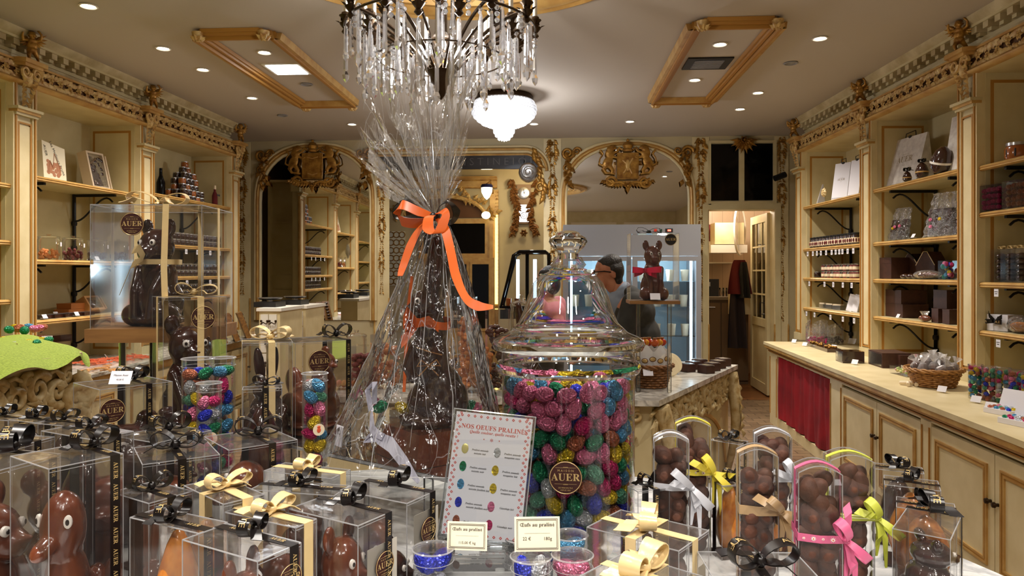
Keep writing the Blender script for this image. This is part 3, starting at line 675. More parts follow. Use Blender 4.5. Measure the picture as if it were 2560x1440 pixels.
w = MB(); w.bb(DX0-.03,DX0+.03,YB-.03,YB+.2,0,DZ).bb(DX1-.03,DX1+.03,YB-.03,YB+.2,0,DZ).bb(DX0-.03,DX1+.03,YB-.03,YB+.2,DZ-.02,DZ+.05)
struct(w, 'door_frame_trim', 'cream')
t = thing('security_camera', 'small black camera on a bracket beside the dark-paned window', 'camera', bpt(1942,445,-.16)); m = MB(); m.tube([(-.08,-.02,-.03),(.05,0,.02)], .035, 10); m.build('body', 'blackmat', t); MB().tube([(.03,0,.0),(.06,.155,.05)],.01,6).build('bracket', 'blackmat', t)
# open glazed door folded into the pantry
dw = .78; dh = DZ-.04; p0 = Vector((DX1-.04, YB+.22, 0)); q = ony(1880, HY, 9.75); ang = math.atan2(q.y-p0.y, q.x-p0.x); dw = (Vector((q.x,q.y,0))-p0).length
t = tag(link('door_1', None, None, p0, ang), kind='structure')
m = MB(); m.bb(0,.09,-.02,.02,.02,dh).bb(dw-.09,dw,-.02,.02,.02,dh).bb(0,dw,-.02,.02,dh-.1,dh).bb(0,dw,-.02,.02,.02,.14).bb(0,dw,-.02,.02,.84,.94).bb(.08,dw-.08,-.008,.008,.1,.85)
for k in (1,2): m.bb(dw*k/3-.01,dw*k/3+.01,-.014,.014,.9,dh-.05)
for k in (1,2,3): m.bb(.05,dw-.05,-.014,.014,.94+(dh-1.04)*k/4-.01,.94+(dh-1.04)*k/4+.01)
m.build('door_leaf', 'cream', t); MB().bb(.08,dw-.08,-.004,.004,.9,dh-.08).build('door_glass', 'glass', t)
m = MB(); m.tube([(.12,-.02,1.0),(.12,-.06,1.0),(.12,-.06,1.14),(.12,-.02,1.14)],.008,6); m.tube([(.12,.02,1.0),(.12,.07,1.0),(.12,.07,1.14),(.12,.02,1.14)],.008,6); m.build('door_handle', 'iron', t)
# ================================================================= BASE CABINETS AND COUNTERS
CT = .81
# right-hand run: front line of the counter
FA, FB = Vector((2.16,7.43,0)), Vector((1.989,3.19,0))
FB2 = FA+(FB-FA)*1.25
fdir = (FB2-FA).normalized(); faz = math.atan2(fdir.y, fdir.x); FLEN = (FB2-FA).length
def fpos(px):
    p, t = online(px, FA, FB2); return (Vector((p.x,p.y,0))-FA).length
def plan_strip(A, B, back, over=0):
    d = (B-A).normalized(); n = Vector((d.y,-d.x,0)); 
    return d, n
t = thing('base_cabinet', 'long cream base cabinet with panelled doors and a red velvet curtain', 'cabinet', FA, faz)
# local x along the front (towards the viewer), y = into the wall (behind)
def backdist(x):                          # distance from the front line to the shelf unit back along local y
    p = FA+fdir*x; r = Rp(p.y); return (r.x-p.x)+DEPTH-.05
xs = [0, fpos(1943), fpos(2075), fpos(2105), fpos(2192), fpos(2302), fpos(2328), fpos(2487), fpos(2640), FLEN]
m = MB(); m.bb(0,FLEN,.06,.10,.0,CT-.03); m.bb(0,.04,.0,backdist(0)-.02,0,CT-.03); m.bb(0,FLEN,.02,.08,0,.09); m.bb(-.0,FLEN,.0,.1,CT-.11,CT-.03)
for a_, b_ in ((0,xs[1]),(xs[2],xs[3]),(xs[5],xs[6])):
    m.bb(a_,b_,-.0,.1,.0,CT-.1); 
    m.bb(a_+.012,a_+.022,-.006,.0,.1,CT-.14,1).bb(b_-.022,b_-.012,-.006,.0,.1,CT-.14,1)
m.build('body', ['cream_pale','ochre'], t)
m = MB(); pr = [(0,0),(.0,-.03),(-.02,-.035),(-.025,-.05),(-.045,-.06),(-.05,-.08),(-.1,-.08),(-.1,0)]
m.bar(pr, (-.05,-.045,CT-.025), (FLEN,-.045,CT-.025), 0, None, (0,-1,0)); 
for z in (CT-.062,CT-.092): m.bb(-.04,FLEN,-.03 if z > CT-.07 else -.012,-.0,z,z+.006,1)
m.build('cornice_edge', ['goldedge','ochre'], t)
def panel_door(par, x0, x1, z0, z1, knob, y=.0):
    m = MB(); m.bb(x0+.004,x1-.004,y,y+.03,z0,z1,0); d = m.build('door', ['cream_pale'], par)
    m = MB(); k = .055
    for e, mi, h in ((k,0,.01),(k+.012,1,.006),(k+.02,0,.008)):
        m.bb(x0+e,x1-e,y-h,y,z0+e,z0+e+.01,mi).bb(x0+e,x1-e,y-h,y,z1-e-.01,z1-e,mi).bb(x0+e,x0+e+.01,y-h,y,z0+e,z1-e,mi).bb(x1-e-.01,x1-e,y-h,y,z0+e,z1-e,mi)
    m.build('panel_trim', ['goldedge','ochre'], d)
    kx = x1-.03 if knob > 0 else x0+.03; m = MB(); m.lathe([(.008,0),(.008,.01),(.014,.018),(.012,.028),(0,.03)],12,0,Matrix.Translation((kx,y,z0+(z1-z0)*.62)) @ XW); m.build('knob', 'bronze', d)
panel_door(t, xs[3], xs[4], .1, CT-.13, 1); panel_door(t, xs[4], xs[5], .1, CT-.13, -1); panel_door(t, xs[6], xs[7], .1, CT-.13, 1); panel_door(t, xs[7], xs[8], .1, CT-.13, -1)
x0c, x1c = xs[1], xs[2]
m = MB(); m.sheet(lambda u, v: (x0c+(x1c-x0c)*u, .02-.016*math.sin(u*34+2*v)*(.4+.6*(1-v))-.008*math.sin(u*71), .1+(CT-.22)*v), 70, 14); m.build('velvet_curtain', 'velvet', t, sharp=None)
# counter top slab
m = MB(); n_ = 12
poly = [(-.06,-.05),(FLEN,-.05),(FLEN,backdist(FLEN)),(-.06,backdist(0))]
m.prism(poly, CT-.028, CT); tag(m.build('countertop', 'cream_pale', None, loc=FA, rz=faz), 'long pale painted countertop under the shelving, over the red curtain', 'countertop')
# left-hand run
GA, GB = Vector((-3.13,2.6,0)), Vector((-3.40,7.8,0))
gdir = (GB-GA).normalized(); gaz = math.atan2(gdir.y, gdir.x); GL = (GB-GA).length
m = MB(); m.prism([(0,-.02),(GL,-.02),(GL,.62),(0,.9)], CT-.035, CT); m.bb(0,GL,-.035,-.02,CT-.028,CT-.006)
tag(m.build('countertop', 'marble', None, loc=GA, rz=gaz), 'long grey marble countertop below the jar shelves, carrying candied peel', 'countertop')
t = thing('base_cabinet', 'long cream base cabinet below the jar shelves', 'cabinet', GA, gaz)
m = MB(); m.bb(0,GL,.03,.1,0,CT-.036); m.bb(0,GL,.0,.05,0,.09); m.bb(0,GL,.005,.03,CT-.1,CT-.036,1); m.build('body', ['cream','goldedge'], t)
for k in range(6): panel_door(t, .1+k*GL/6, GL/6+k*GL/6-.02, .12, CT-.12, 1 if k%2 else -1, .0)

# ----------------------------------------------------------------- carved consoles
def carved_front(m, A, B, z0, z1, deep=.03):
    """rocaille carving along a face from A to B between heights"""
    A = Vector(A); B = Vector(B); d = (B-A).normalized(); L = (B-A).length; X = frame_at(Vector((A.x,A.y,(z0+z1)/2)), d, (0,0,1)); h = z1-z0
    x = h*.3; k = 0
    while x < L-h*.2:
        f = 1 if k % 2 else -1
        scroll(m, X @ Matrix.Translation((x,f*h*.08,.004)) @ Matrix.Rotation(f*.6,4,'Z'), h*.36, 1.5, deep*.6, 0, flip=f); scroll(m, X @ Matrix.Translation((x+h*.34,-f*h*.24,.004)) @ Matrix.Rotation(-f*1.2,4,'Z'), h*.2, 1.4, deep*.45, 0, flip=-f)
        for i in range(4): leaf(m, X @ Matrix.Translation((x+R.uniform(-.3,.3)*h,f*h*R.uniform(-.3,.15),.004)) @ Matrix.Rotation(R.uniform(0,6.3),4,'Z'), h*.4,h*.17,deep,0)
        m.tube([X @ Vector((x-h*.5,-f*h*.3,.01)), X @ Vector((x-h*.1,-f*h*.42,.02)), X @ Vector((x+h*.3,-f*h*.25,.01))], deep*.28, 6, 0)
        x += h*.62; k += 1
# island counter with marble top (right of centre)
c0 = onz(1500,1000,.85); c1 = onz(1648,1002,.85); c2 = onz(1845,912,.85)
poly = [(-1.4,c1.y+.02),(c1.x,c1.y),(c2.x,c2.y),(c2.x-.42,c2.y+.2),(c1.x-.35,c1.y+.5),(-1.4,c1.y+.5)]
mm = MB(); mm.prism([(a,b) for a,b in poly], .82, .85)
tag(mm.build('countertop', 'marble', None), 'angled grey marble counter top under the wicker basket of wrapped sweets', 'countertop')
t = thing('carved_counter', 'gilded cream rococo counter with carved apron below the grey marble top', 'counter', (c1.x,c1.y,0))
ins = [(a*.94+.03,b+.05 if b < c2.y-.2 else b-.02) for a,b in poly]; off = Vector((c1.x,c1.y,0))
ins = [(-1.35,c1.y+.07),(c1.x-.03,c1.y+.06),(c2.x-.07,c2.y+.0),(c2.x-.4,c2.y+.12),(c1.x-.33,c1.y+.43),(-1.35,c1.y+.43)]
L2 = [(a-off.x,b-off.y) for a,b in ins]
MB().prism(L2, .0, .819).build('body', 'cream', t)
m = MB(); f1a, f1b, f2b = Vector((ins[0][0]-off.x,ins[0][1]-off.y,0)), Vector((ins[1][0]-off.x,ins[1][1]-off.y,0)), Vector((ins[2][0]-off.x,ins[2][1]-off.y,0))
carved_front(m, f1a, f1b, .62, .81, .035); carved_front(m, f1b, f2b, .60, .81, .035); m.build('carved_apron', 'carve_pale', t, sharp=75)
dd = (f2b-f1b).normalized(); nn = Vector((dd.y,-dd.x,0))
for base, s in ((f1b,1),(f2b,-1)):
    m = MB()
    pts = [base+dd*(s*(.05+.05*math.sin(q*PI)))+nn*(.03+.05*math.sin(q*PI*1.2))+Vector((0,0,.8-.75*q)) for q in [i/12 for i in range(13)]]
    m.tube(pts, [.05-.03*q/12 for q in range(13)], 8, 0)
    for i in range(12): leaf(m, frame_at(pts[i]+nn*.03, dd, (0,0,1)) @ Matrix.Rotation(-PI/2+R.uniform(-.8,.8),4,'Z'), .09,.05,.03,0)
    m.build('scroll_leg', 'carve_pale', t, sharp=75)
m = MB(); a_ = f1b+dd*.1+nn*.004; b_ = f2b-dd*.1+nn*.004; Lb = (b_-a_).length
pp = [a_+dd*(Lb*q)+Vector((0,0,.18+.44*math.sin(PI*min(1,max(0,q)))**.5)) for q in [i/24 for i in range(25)]]
m.tube(pp, .014, 6); m.build('panel_moulding', 'goldedge', t)
# console with the green cloth, left
xk = at(190,700,3.6).x; 
t = thing('carved_console', 'cream rococo console with carved apron under the lime green cloth', 'counter', (xk, 3.46, 0))
ZK = 1.11
m = MB(); m.prism([(-.62,-1.5),(-.02,-1.5),(-.02,0),(-.46,.42),(-.62,.5)],0,ZK-.04); m.build('body', 'cream_pale', t)
m = MB(); m.prism([(-.95,-1.52),(.02,-1.52),(.02,.02),(-.46,.46),(-.95,.66)],ZK-.04,ZK); m.build('top_slab', 'cream', t)
m = MB(); carved_front(m, (-.02+.004,-1.5,0), (-.016,.0,0), ZK-.26, ZK-.05, .04)
for i in range(10): leaf(m, frame_at(Vector((.02,-.02,ZK-.08-.02*i)), (.6,.8,0), (0,0,1)) @ Matrix.Rotation(-PI/2+R.uniform(-.7,.7),4,'Z'), .12,.07,.05,0)
scroll(m, frame_at(Vector((.02,-.04,ZK-.22)), (.3,.95,0), (0,0,1)), .07, 1.7, .03, 0); m.tube([(.01,-.0,ZK-.1),(.05,.02,ZK-.2),(.03,.0,ZK-.32)], [.04,.05,.02], 8, 0)
m.build('carved_apron', 'carve_pale', t, sharp=75)
m = MB(); m.tube([(0,-1.5,ZK-.3),(0,-.7,ZK-.33),(0,-.1,ZK-.31)],.008,6); m.build('apron_line', 'umber', t)
HD = blob('carved_head', [((0,0,0),(.04,.04,.05)), ((.03,0,-.005),(.01,.008,.01)), ((.0,0,.03),(.05,.055,.04)), [((0,0,-.05),.025),((0,0,-.1),.04)], ((.0,-.05,.0),(.03,.025,.045)), ((.0,.05,.0),(.03,.025,.045))], .006, 'carve_pale', 3)
link('carved_bust', HD, t, (.02,-.06,.78), scale=.85)
# green cloth draped over it
def cloth(u, v):
    x = -.92+1.06*u; y = -1.55+(1.62+.78*(1-u)**.8)*v; e = max(0, u-.78)/.22; e2 = max(0, v-.8)/.2
    z = ZK+.026+.012*math.sin(u*9+v*5)+.008*math.sin(v*23)+.03*(math.exp(-((u-.6)**2+(v-.75)**2)*12))
    return (xk+x-.10*e2+.012*math.sin(v*31)*e, 3.46+y+.02*math.sin(u*17)*e2, z-.05*e**1.5*(1+.25*math.sin(v*27))-.05*e2**2+.02*math.sin(PI*min(1,u*1.1))*math.sin(PI*v))
m = MB(); m.sheet(cloth, 60, 90); o = m.build('green_cloth', 'green', None, sharp=None)
tag(o, 'lime green mesh cloth draped over the carved console, holding foil eggs', 'cloth')

# ----------------------------------------------------------------- drawer chests and scales by the arched mirror
def chest(px0, px1, pyt, Y, label, depth=.5):
    a = ony(px0, pyt, Y); b = ony(px1, pyt, Y); w = b.x-a.x; ht = a.z
    t = thing('drawer_chest', label, 'chest of drawers', ((a.x+b.x)/2, Y, 0))
    MB().bb(-w/2,w/2,0.0,depth,.0,ht-.03).build('body', 'cream_pale', t)
    MB().bb(-w/2-.02,w/2+.02,-.02,depth,ht-.03,ht).build('top_board', 'white', t)
    zz = ht-.06; rows = [(2,.15),(1,.2),(1,.2),(1,.2)]
    for nn_, hh in rows:
        for k in range(nn_):
            x0 = -w/2+.02+k*(w-.04)/nn_; x1 = x0+(w-.04)/nn_-.008
            if zz-hh < .02: continue
            d = MB().bb(x0,x1,-.016,.0,zz-hh,zz).build('drawer', 'white', t)
            for q in ([(x0+x1)/2] ): 
                m = MB(); m.tube([(q-.03,-.016,zz-hh*.45),(q-.025,-.04,zz-hh*.6),(q,-.042,zz-hh*.5),(q+.025,-.04,zz-hh*.6),(q+.03,-.016,zz-hh*.45)],.006,6); m.ball((q-.03,-.02,zz-hh*.42),.012,0,None,8,6).ball((q+.03,-.02,zz-hh*.42),.012,0,None,8,6); m.build('handle', 'bronze', d)
        zz -= hh+.012
    return ht
chest(648, 700, 770, 6.7, 'cream drawer chest with dark bail handles, closer to the boxed bears', .6)
chest(712, 764, 764, 7.4, 'cream drawer chest with dark bail handles, farther, beside the tasting bars', .6)
def scale_(px, py, Y, label):
    p = ony(px, py, Y+.25); t = thing('weighing_scale', label, 'scale', (p.x,Y+.28,p.z)); m = MB(); m.bb(-.17,.17,-.15,.15,0,.05); m.prism([(-.12,0),(.12,0),(.1,.14),(-.1,.14)],-.02,.02,0,Matrix.Translation((.02,.12,.05)) @ XW); m.build('body','blackmat',t)
    MB().lathe([(.0,.075),(.16,.075),(.19,.085),(.19,.09),(0,.083)],24).build('tray','silver',t)
p_ = ony(674,770,6.7).z
for (px, Y, l) in ((672,6.7,'dark kitchen scale on the closer cream chest'),(735,7.4,'dark kitchen scale on the farther cream chest')):
    z_ = ony(674,770,6.7).z if Y < 7 else ony(738,764,7.4).z; p = ony(px,700,Y+.25)
    t = thing('weighing_scale', l, 'scale', (p.x,Y+.28,z_)); m = MB(); m.bb(-.11,.11,-.13,.13,0,.05); m.build('body','blackmat',t); MB().lathe([(0,.05),(.03,.05),(.03,.065),(.1,.07),(.12,.085),(.12,.09),(0,.076)],24).build('tray','silver',t)

# ----------------------------------------------------------------- cold display cabinet
a = ony(1408,562,7.85); b = ony(1752,562,7.85); FW = b.x-a.x; FH = a.z
t = thing('display_fridge', 'tall grey two-door glass cold cabinet with red digits, lit inside', 'fridge', ((a.x+b.x)/2, 7.85, 0))
zt_ = FH-(652-562)/562*0-.0; zd = ony(1500,640,7.85).z; h = FW/2
m = MB(); m.bb(-h,h,.0,.06,zd+.0,FH); m.bb(-h,-h+.03,0,.7,0,FH).bb(h-.03,h,0,.7,0,FH).bb(-h,h,0,.7,FH-.05,FH).bb(-h,h,0,.7,0,.12); m.build('casing','steel',t)
MB().bb(-h+.03,h-.03,.68,.7,.12,FH-.05).build('lining','fridgein',t)
for x in (-h+.09, -.04, .04, h-.09): MB().bb(x-.012,x+.012,.06,.09,.15,zd-.02).build('light_tube','fridgeglow',t)
MB().bb(-h+.05,h-.05,.1,.16,zd-.03,zd-.015).build('top_light','fridgeglow',t)
for s in (-1,1):
    x0, x1 = (-h,-.005) if s < 0 else (.005,h); m = MB(); f = .055
    m.bb(x0,x1,-.03,.0,zd-f,zd-.005).bb(x0,x1,-.03,0,.12,.12+f).bb(x0,x0+f,-.03,0,.12,zd-.005).bb(x1-f,x1,-.03,0,.12,zd-.005)
    d = m.build('door','steel',t); MB().bb(x0+f,x1-f,-.02,-.012,.17,zd-f).build('door_glass','glass',d)
    MB().bb(-s*.05-.008,-s*.05+.008,-.06,-.03,.9,1.2).build('handle','silver',d)
for z in (.5,.82,1.14,1.42): MB().bb(-h+.04,h-.04,.1,.66,z-.006,z).build('wire_shelf','glass',t)
m = MB(); m.bb(.36,.44,-.004,0,FH-.085,FH-.045); m.build('display','blackmat',t); MB().bb(.385,.42,-.006,-.003,FH-.074,FH-.056).build('digits','red_led',t)
MB().bb(.24,.27,-.006,0,FH-.08,FH-.05).build('rocker_switch',P('red_switch',lin(200,60,40),.4),t); MB().bb(.30,.325,-.005,0,FH-.08,FH-.05).build('rocker_switch',P('green_switch',lin(20,60,40),.4),t)
fc = Vector(((a.x+b.x)/2, 7.85, 0))
for x in (-.36,.36): lamp('cold_light','POINT',(fc.x+x,8.1,zd-.15),5,(.7,.88,1),.05)
MB_tub = MB(); MB_tub.lathe([(.035,0),(.045,.11),(.047,.11),(.047,.125),(0,.127)],14,0); TUBM = MB_tub.mesh('cream_tub','labelcream')
kk = 0
for zi, z in enumerate((.82,1.14,1.42)):
    for i in range(9):
        if zi == 2 and i in (0,): continue
        x = -h+.13+i*(FW-.26)/8+R.uniform(-.01,.01)
        if abs(x) < .06: continue
        nm = ['middle shelf','upper shelf','top shelf'][zi]
        o = link('ice_cream_tub', TUBM, None, (fc.x+x,fc.y+.22+R.uniform(0,.05),z), label='small pale tub standing on the %s of the cold cabinet'%nm, cat='tub', group='pale tubs on the %s of the cold cabinet'%nm)
MB().bb(0,.07,0,.004,0,.1).build('price_card','cardcream',None,loc=(fc.x-h+.08,7.85-.036,1.5),label='small cream notice taped on the cold cabinet door',cat='card')

# ----------------------------------------------------------------- rotating snack warmer / vitrine
p = at(1318, 745, 6.3); p.z = .0; zc = at(1318,760,6.3).z; zc2 = at(1318,625,6.3).z
t = thing('countertop_vitrine', 'black-framed glass countertop vitrine with slanted side beside the clock alcove', 'display case', (p.x,p.y,zc-.12))
w_ = .19; hh = zc2-zc+.1; P_ = [(-w_,0),(w_,0),(w_,hh-.03),(w_-.04,hh),(-w_+.14,hh),(-w_+.09,hh-.04),(-w_,.2)]
m = MB(); pr = [(-w_-.03,.1),(w_,.1),(w_,hh-.02),(w_-.03,hh),(-w_+.13,hh),(-w_+.08,hh-.03)]
for y in (-.15,.15): m.tube([(x,y,z) for x,z in pr],.016,8,0,None,True); m.tube([(.0,y,.1),(.0,y,hh)],.01,6)
for x,z in pr: m.tube([(x,-.15,z),(x,.15,z)],.014,6)
m.bb(-w_-.035,w_+.015,-.17,.17,-.0,.11); m.build('black_housing','black',t)
m = MB(); m.prism(pr,-.148,-.146,0,Matrix.Rotation(PI/2,4,'X')); m.build('front_glass','glass',t)
MB().bb(-.1,-.075,.08,.1,.12,hh-.06).bb(.05,.08,.08,.1,.12,hh-.06).build('light_tube','fridgeglow',t)
m = MB(); put_text(m,'OUVERT',.045,Matrix.Translation((.08,-.172,.05)) @ XW,0); m.build('front_lettering','steel',t)
MB().lathe([(.12,-(zc-.12)+.0),(.14,-(zc-.12)+.02),(.03,-(zc-.12)+.05),(.03,-.02),(.1,0)],16).build('pedestal','blackmat',t)
for i in range(5):
    o = MB().lathe([(.02,0),(.024,.06),(.0,.065)],10).build('glass_cup',['jamamber','choc_milk','rib_gold','labelcream','jamamber'][i],None,loc=(p.x-.16+i*.075,p.y-.05,zc-.01)); tag(o,'small filled cup inside the black-framed vitrine','cup','cups in the black-framed vitrine')

# ----------------------------------------------------------------- alcove: clock frame, gilded blackboard, sconce, amber strip
def apt(px, py, d=-.0): q = ony(px, py, YA); return Vector((q.x, YA+d, q.z))
c = apt(1310, 520, -.01); t = thing('ornate_clock', 'carved brown and gilt cartel clock on the greenish alcove wall', 'clock', c); uw = (apt(1345,500).x-apt(1275,500).x)/2; uh = (apt(1310,448).z-apt(1310,592).z)/2
m = MB(); m.prism([(-uw*.5,-uh*.55),(uw*.5,-uh*.55),(uw*.5,uh*.8),(-uw*.5,uh*.8)],0,.05,0,XW); m.build('case',P('clock_wood',lin(128,98,62),.5),t)
m = MB()
for s in (-1,1):
    for i in range(70):
        z = uh*(1-.027*i); i = i*.49; x = s*uw*(.95-.45*min(1,i/18)+(.0 if i < 22 else .03*(i-22)))
        leaf(m, Matrix.Translation((x,-.05,z)) @ XW @ Matrix.Rotation(-PI/2+s*R.uniform(-1.2,.9),4,'Z'), uh*.22,uh*.12,.05,0)
    scroll(m, Matrix.Translation((s*uw*.72,-.05,-uh*.72)) @ XW, uw*.25,1.6,.025,0,flip=s)
flower(m, Matrix.Translation((0,-.06,-uh*.88)) @ XW, uh*.15,.05,0); m.build('carved_surround', P('brown_gilt',lin(150,104,58),.5,.2,noise=(30,lin(92,56,26))), t)
MB().bb(-uw*.42,uw*.42,-.06,-.05,-uh*.5,uh*.1).build('glass_door','silver',t)
MB().lathe([(0,0),(uw*.42,0),(uw*.42,.012),(uw*.38,.016),(0,.008)],28,0,Matrix.Translation((0,-.052,uh*.5)) @ XW).build('dial','silver',t)
m = MB(); m.lathe([(uw*.2,.0),(uw*.22,.008),(uw*.24,0)],24,0,Matrix.Translation((0,-.062,-uh*.28)) @ XW,cap=False); m.lathe([(uw*.07,.0),(uw*.09,.008),(uw*.11,0)],24,0,Matrix.Translation((0,-.062,-uh*.28)) @ XW,cap=False); m.build('pendulum','silver',t)
m = MB(); m.bb(-.004,.004,-.07,-.066,uh*.5,uh*.5+.06); m.tube([(0,-.068,uh*.5),(.05,-.068,uh*.5+.04)],.003,5); m.build('hands','blackmat',t)
# gilded hall wall left of the alcove: panelling, board, arch
t = thing('gilded_overmantel', 'golden carved overmantel with a dark arched opening above the framed blackboard', 'panelling', (0,YA,0))
x0, x1 = apt(960,500).x, apt(1243,500).x; m = MB(); m.bb(x0,x1,-.06,0,apt(1100,470).z,apt(1100,445).z,0)
for k,py in enumerate((444,452,462,470)): m.bb(x0,x1,-.1+.012*k,0,apt(1100,py).z-.015,apt(1100,py).z,k%2)
m.build('panel', ['goldedge','gold'], t)
m = MB(); za = apt(1100,545).z; xc = apt(1110,500).x; ra = apt(1215,500).x-xc
m.tube([(xc+ra*math.cos(a_),-.06,za+ra*.5*math.sin(a_)) for a_ in [PI*i/20 for i in range(21)]],.03,8)
for i in range(60): a_ = R.uniform(.05,PI-.05); q = R.uniform(1.02,1.3); leaf(m, Matrix.Translation((xc+ra*q*math.cos(a_),-.04,za+ra*.5*q*math.sin(a_))) @ XW @ Matrix.Rotation(R.uniform(0,6.3),4,'Z'), .11,.06,.04,0)
m.build('carved_arch','carve',t)
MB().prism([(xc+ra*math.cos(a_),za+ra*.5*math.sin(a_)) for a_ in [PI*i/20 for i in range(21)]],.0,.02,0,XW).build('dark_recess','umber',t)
pa, pb = apt(1060,560), apt(1213,634); t = thing('framed_blackboard', 'black board in a wide gilded frame inside the middle opening', 'blackboard', ((pa.x+pb.x)/2,YA-.0,(pa.z+pb.z)/2)); w_ = (pb.x-pa.x)/2; h_ = (pa.z-pb.z)/2
MB().bb(-w_,w_,-.03,0,-h_,h_).build('board','darkglass',t); m = MB(); f = .07
m.bb(-w_-f,w_+f,-.05,0,h_,h_+f).bb(-w_-f,w_+f,-.05,0,-h_-f,-h_).bb(-w_-f,-w_,-.05,0,-h_,h_).bb(w_,w_+f,-.05,0,-h_,h_); m.build('frame','goldedge',t)
pa, pb = apt(1225,560), apt(1242,760); t = thing('gilded_jamb', 'gilded column with a backlit amber glass strip beside the blackboard', 'pilaster', (pa.x,YA,0))
m = MB(); m.bb(-.0,.05,-.09,0,0,pa.z+.0).bb(.0,.12,-.03,0,0,apt(1230,475).z); garland(m, apt(1230,480).z-.4, .05, Matrix.Translation((.1,-.04,apt(1230,480).z)) @ XW @ Matrix.Rotation(-PI/2,4,'Z'),0,.05); m.build('shaft','goldedge',t)
MB().bb(.075,.115,-.05,-.03,pb.z,apt(1242,520).z-.1).build('lit_strip','amber',t)
m = MB(); pa = apt(1215,640); t = thing('glazed_cupboard', 'gilded glazed cupboard below the framed blackboard', 'cupboard', (apt(1150,700).x,YA-.12,0)); hz = apt(1150,645).z
MB().bb(-.5,.5,.0,.12,0,hz).build('body','goldedge',t)
for k in range(3): d = MB().bb(-.46+.31*k,-.17+.31*k,-.02,0,.7,hz-.05).build('door','goldedge',t); MB().bb(-.43+.31*k,-.2+.31*k,-.025,-.015,.74,hz-.09).build('door_glass','darkglass',d)
for px, py, l in ((1217,475,'glass tulip wall lamp with a blue collar, lit white'),(1215,538,'lower lit glass tulip of the wall lamp')):
    c = ony(px, py, 9.6); t = thing('wall_lamp', l+(' above' if py < 500 else ' below')+' the dark arch', 'wall lamp', (c.x,c.y,c.z))
    if py < 500: MB().lathe([(0,-.13),(.035,-.1),(.07,-.03),(.075,.03),(.06,.05)],16).build('shade','warmglow',t); MB().lathe([(.075,.03),(.085,.05),(.07,.075),(.0,.085)],16).build('collar',P('blue_collar',lin(30,36,90),.2,.3),t)
    else: MB().ball((0,0,0),(.06,.05,.05)).build('shade','warmglow',t)
    MB().tube([(0,.0,.08 if py<500 else .04),(.03,.2,.14),(.04,.49,.0)],.012,6).build('arm','gold',t)
# stained lattice panel glimpsed beside the cellophane
pa = apt(992,640); t = thing('lattice_panel', 'bright white and amber lattice glass panel beside the garland strip', 'glass panel', (pa.x,YA-.02,pa.z))
m = MB(); m.bb(-.12,.12,0,.01,-.42,.35); m.build('pane',P('pale_lit_glass',lin(225,225,210),.3),t); m = MB()
for i in range(7):
    for j in range(3): m.lathe([(.035,0),(.043,.012),(.05,0)],8,0,Matrix.Translation((-.08+.08*j,-.004,-.36+.11*i)) @ XW,cap=False)
m.build('lattice','gold',t)

# ----------------------------------------------------------------- pantry beyond the doorway
def ppt(px, py, Y): return ony(px, py, Y)
c = ppt(1850,575,10.2); t = thing('oval_mirror', 'narrow oval mirror with a pale rim seen through the pantry doorway', 'mirror', c, .9); m = MB(); m.lathe([(0,0),(.16,0)],28,0,XW,sy=1.9); m.build('mirror_glass','mirror',t); m = MB(); m.lathe([(.16,-.01),(.17,.012),(.185,.012),(.19,-.01)],28,0,XW,cap=False,sy=1.9); m.build('rim','white',t)
c = ppt(1808,640,10.4); t = thing('hand_towel_box', 'cream wall-mounted dispenser on a bracket in the pantry', 'dispenser', (c.x,10.4,c.z)); MB().bb(-.16,.24,-.2,.1,.16,.46).build('casing','cream_pale',t); MB().bb(-.22,.28,-.22,.1,.04,.15).build('tray','white',t); MB().bb(-.2,.26,.1,.3,.1,.2).build('bracket','white',t)
for k,(dx,nm,s) in enumerate(((-.42,'higher',1.0),(.0,'lower',.75))):
    c = ppt(1800,603 if k == 0 else 655,10.6); t = thing('wall_shelf', '%s small white shelf board in the pantry'%nm, 'shelf', (c.x-.1,10.72,c.z)); MB().bb(-.28,.35,-.1,.28,-.02,0).build('board','white',t)
z = ppt(1772,640,10.4); 
for k in range(5): o = MB().bb(-.16,.18,-.12,.12,0,.05).build('folded_towel','tow_red',None,loc=(z.x-.02,10.76,ppt(1772,606,10.7).z+.052*k+.0)); tag(o,'dark red folded towel in the stack on the pantry shelf','towel','stacked dark red towels')
c = ppt(1790,760,10.1); t = thing('pantry_cabinet','brown sink cabinet with drawer fronts in the pantry','cabinet',(c.x-.05,9.95,0)); zz = ppt(1790,742,10.0).z
MB().bb(-.3,.45,0,.6,0,zz-.04).build('body',P('brown_laminate',lin(96,76,54),.45),t); MB().bb(-.32,.47,-.03,.62,zz-.04,zz).build('worktop',P('grey_worktop',lin(120,108,92),.4),t)
for k in range(2): d = MB().bb(-.28+.37*k,.07+.37*k,-.02,0,.05,zz-.08).build('door',P('brown_door',lin(104,82,58),.4),t); MB().tube([(-.2+.37*k,-.03,zz-.14),(0+.37*k,-.03,zz-.14)],.006,6).build('handle','steel',d)
t = thing('coffee_machine','small black machine on the brown pantry cabinet','machine',(ppt(1770,700,10.2).x,10.25,zz)); MB().bb(-.14,.14,-.1,.15,0,.24).build('body','blackmat',t); MB().bb(-.08,.02,-.105,-.1,.14,.2).build('badge','steel',t)
for k in range(4): o = MB().lathe([(.03,0),(.035,.12),(.03,.12),(.0,.02)],12).build('drinking_glass','glass',None,loc=(ppt(1800+8*k,735,10.3).x,10.2,zz)); tag(o,'clear glass upside on the brown pantry worktop','glass','glasses on the pantry worktop')
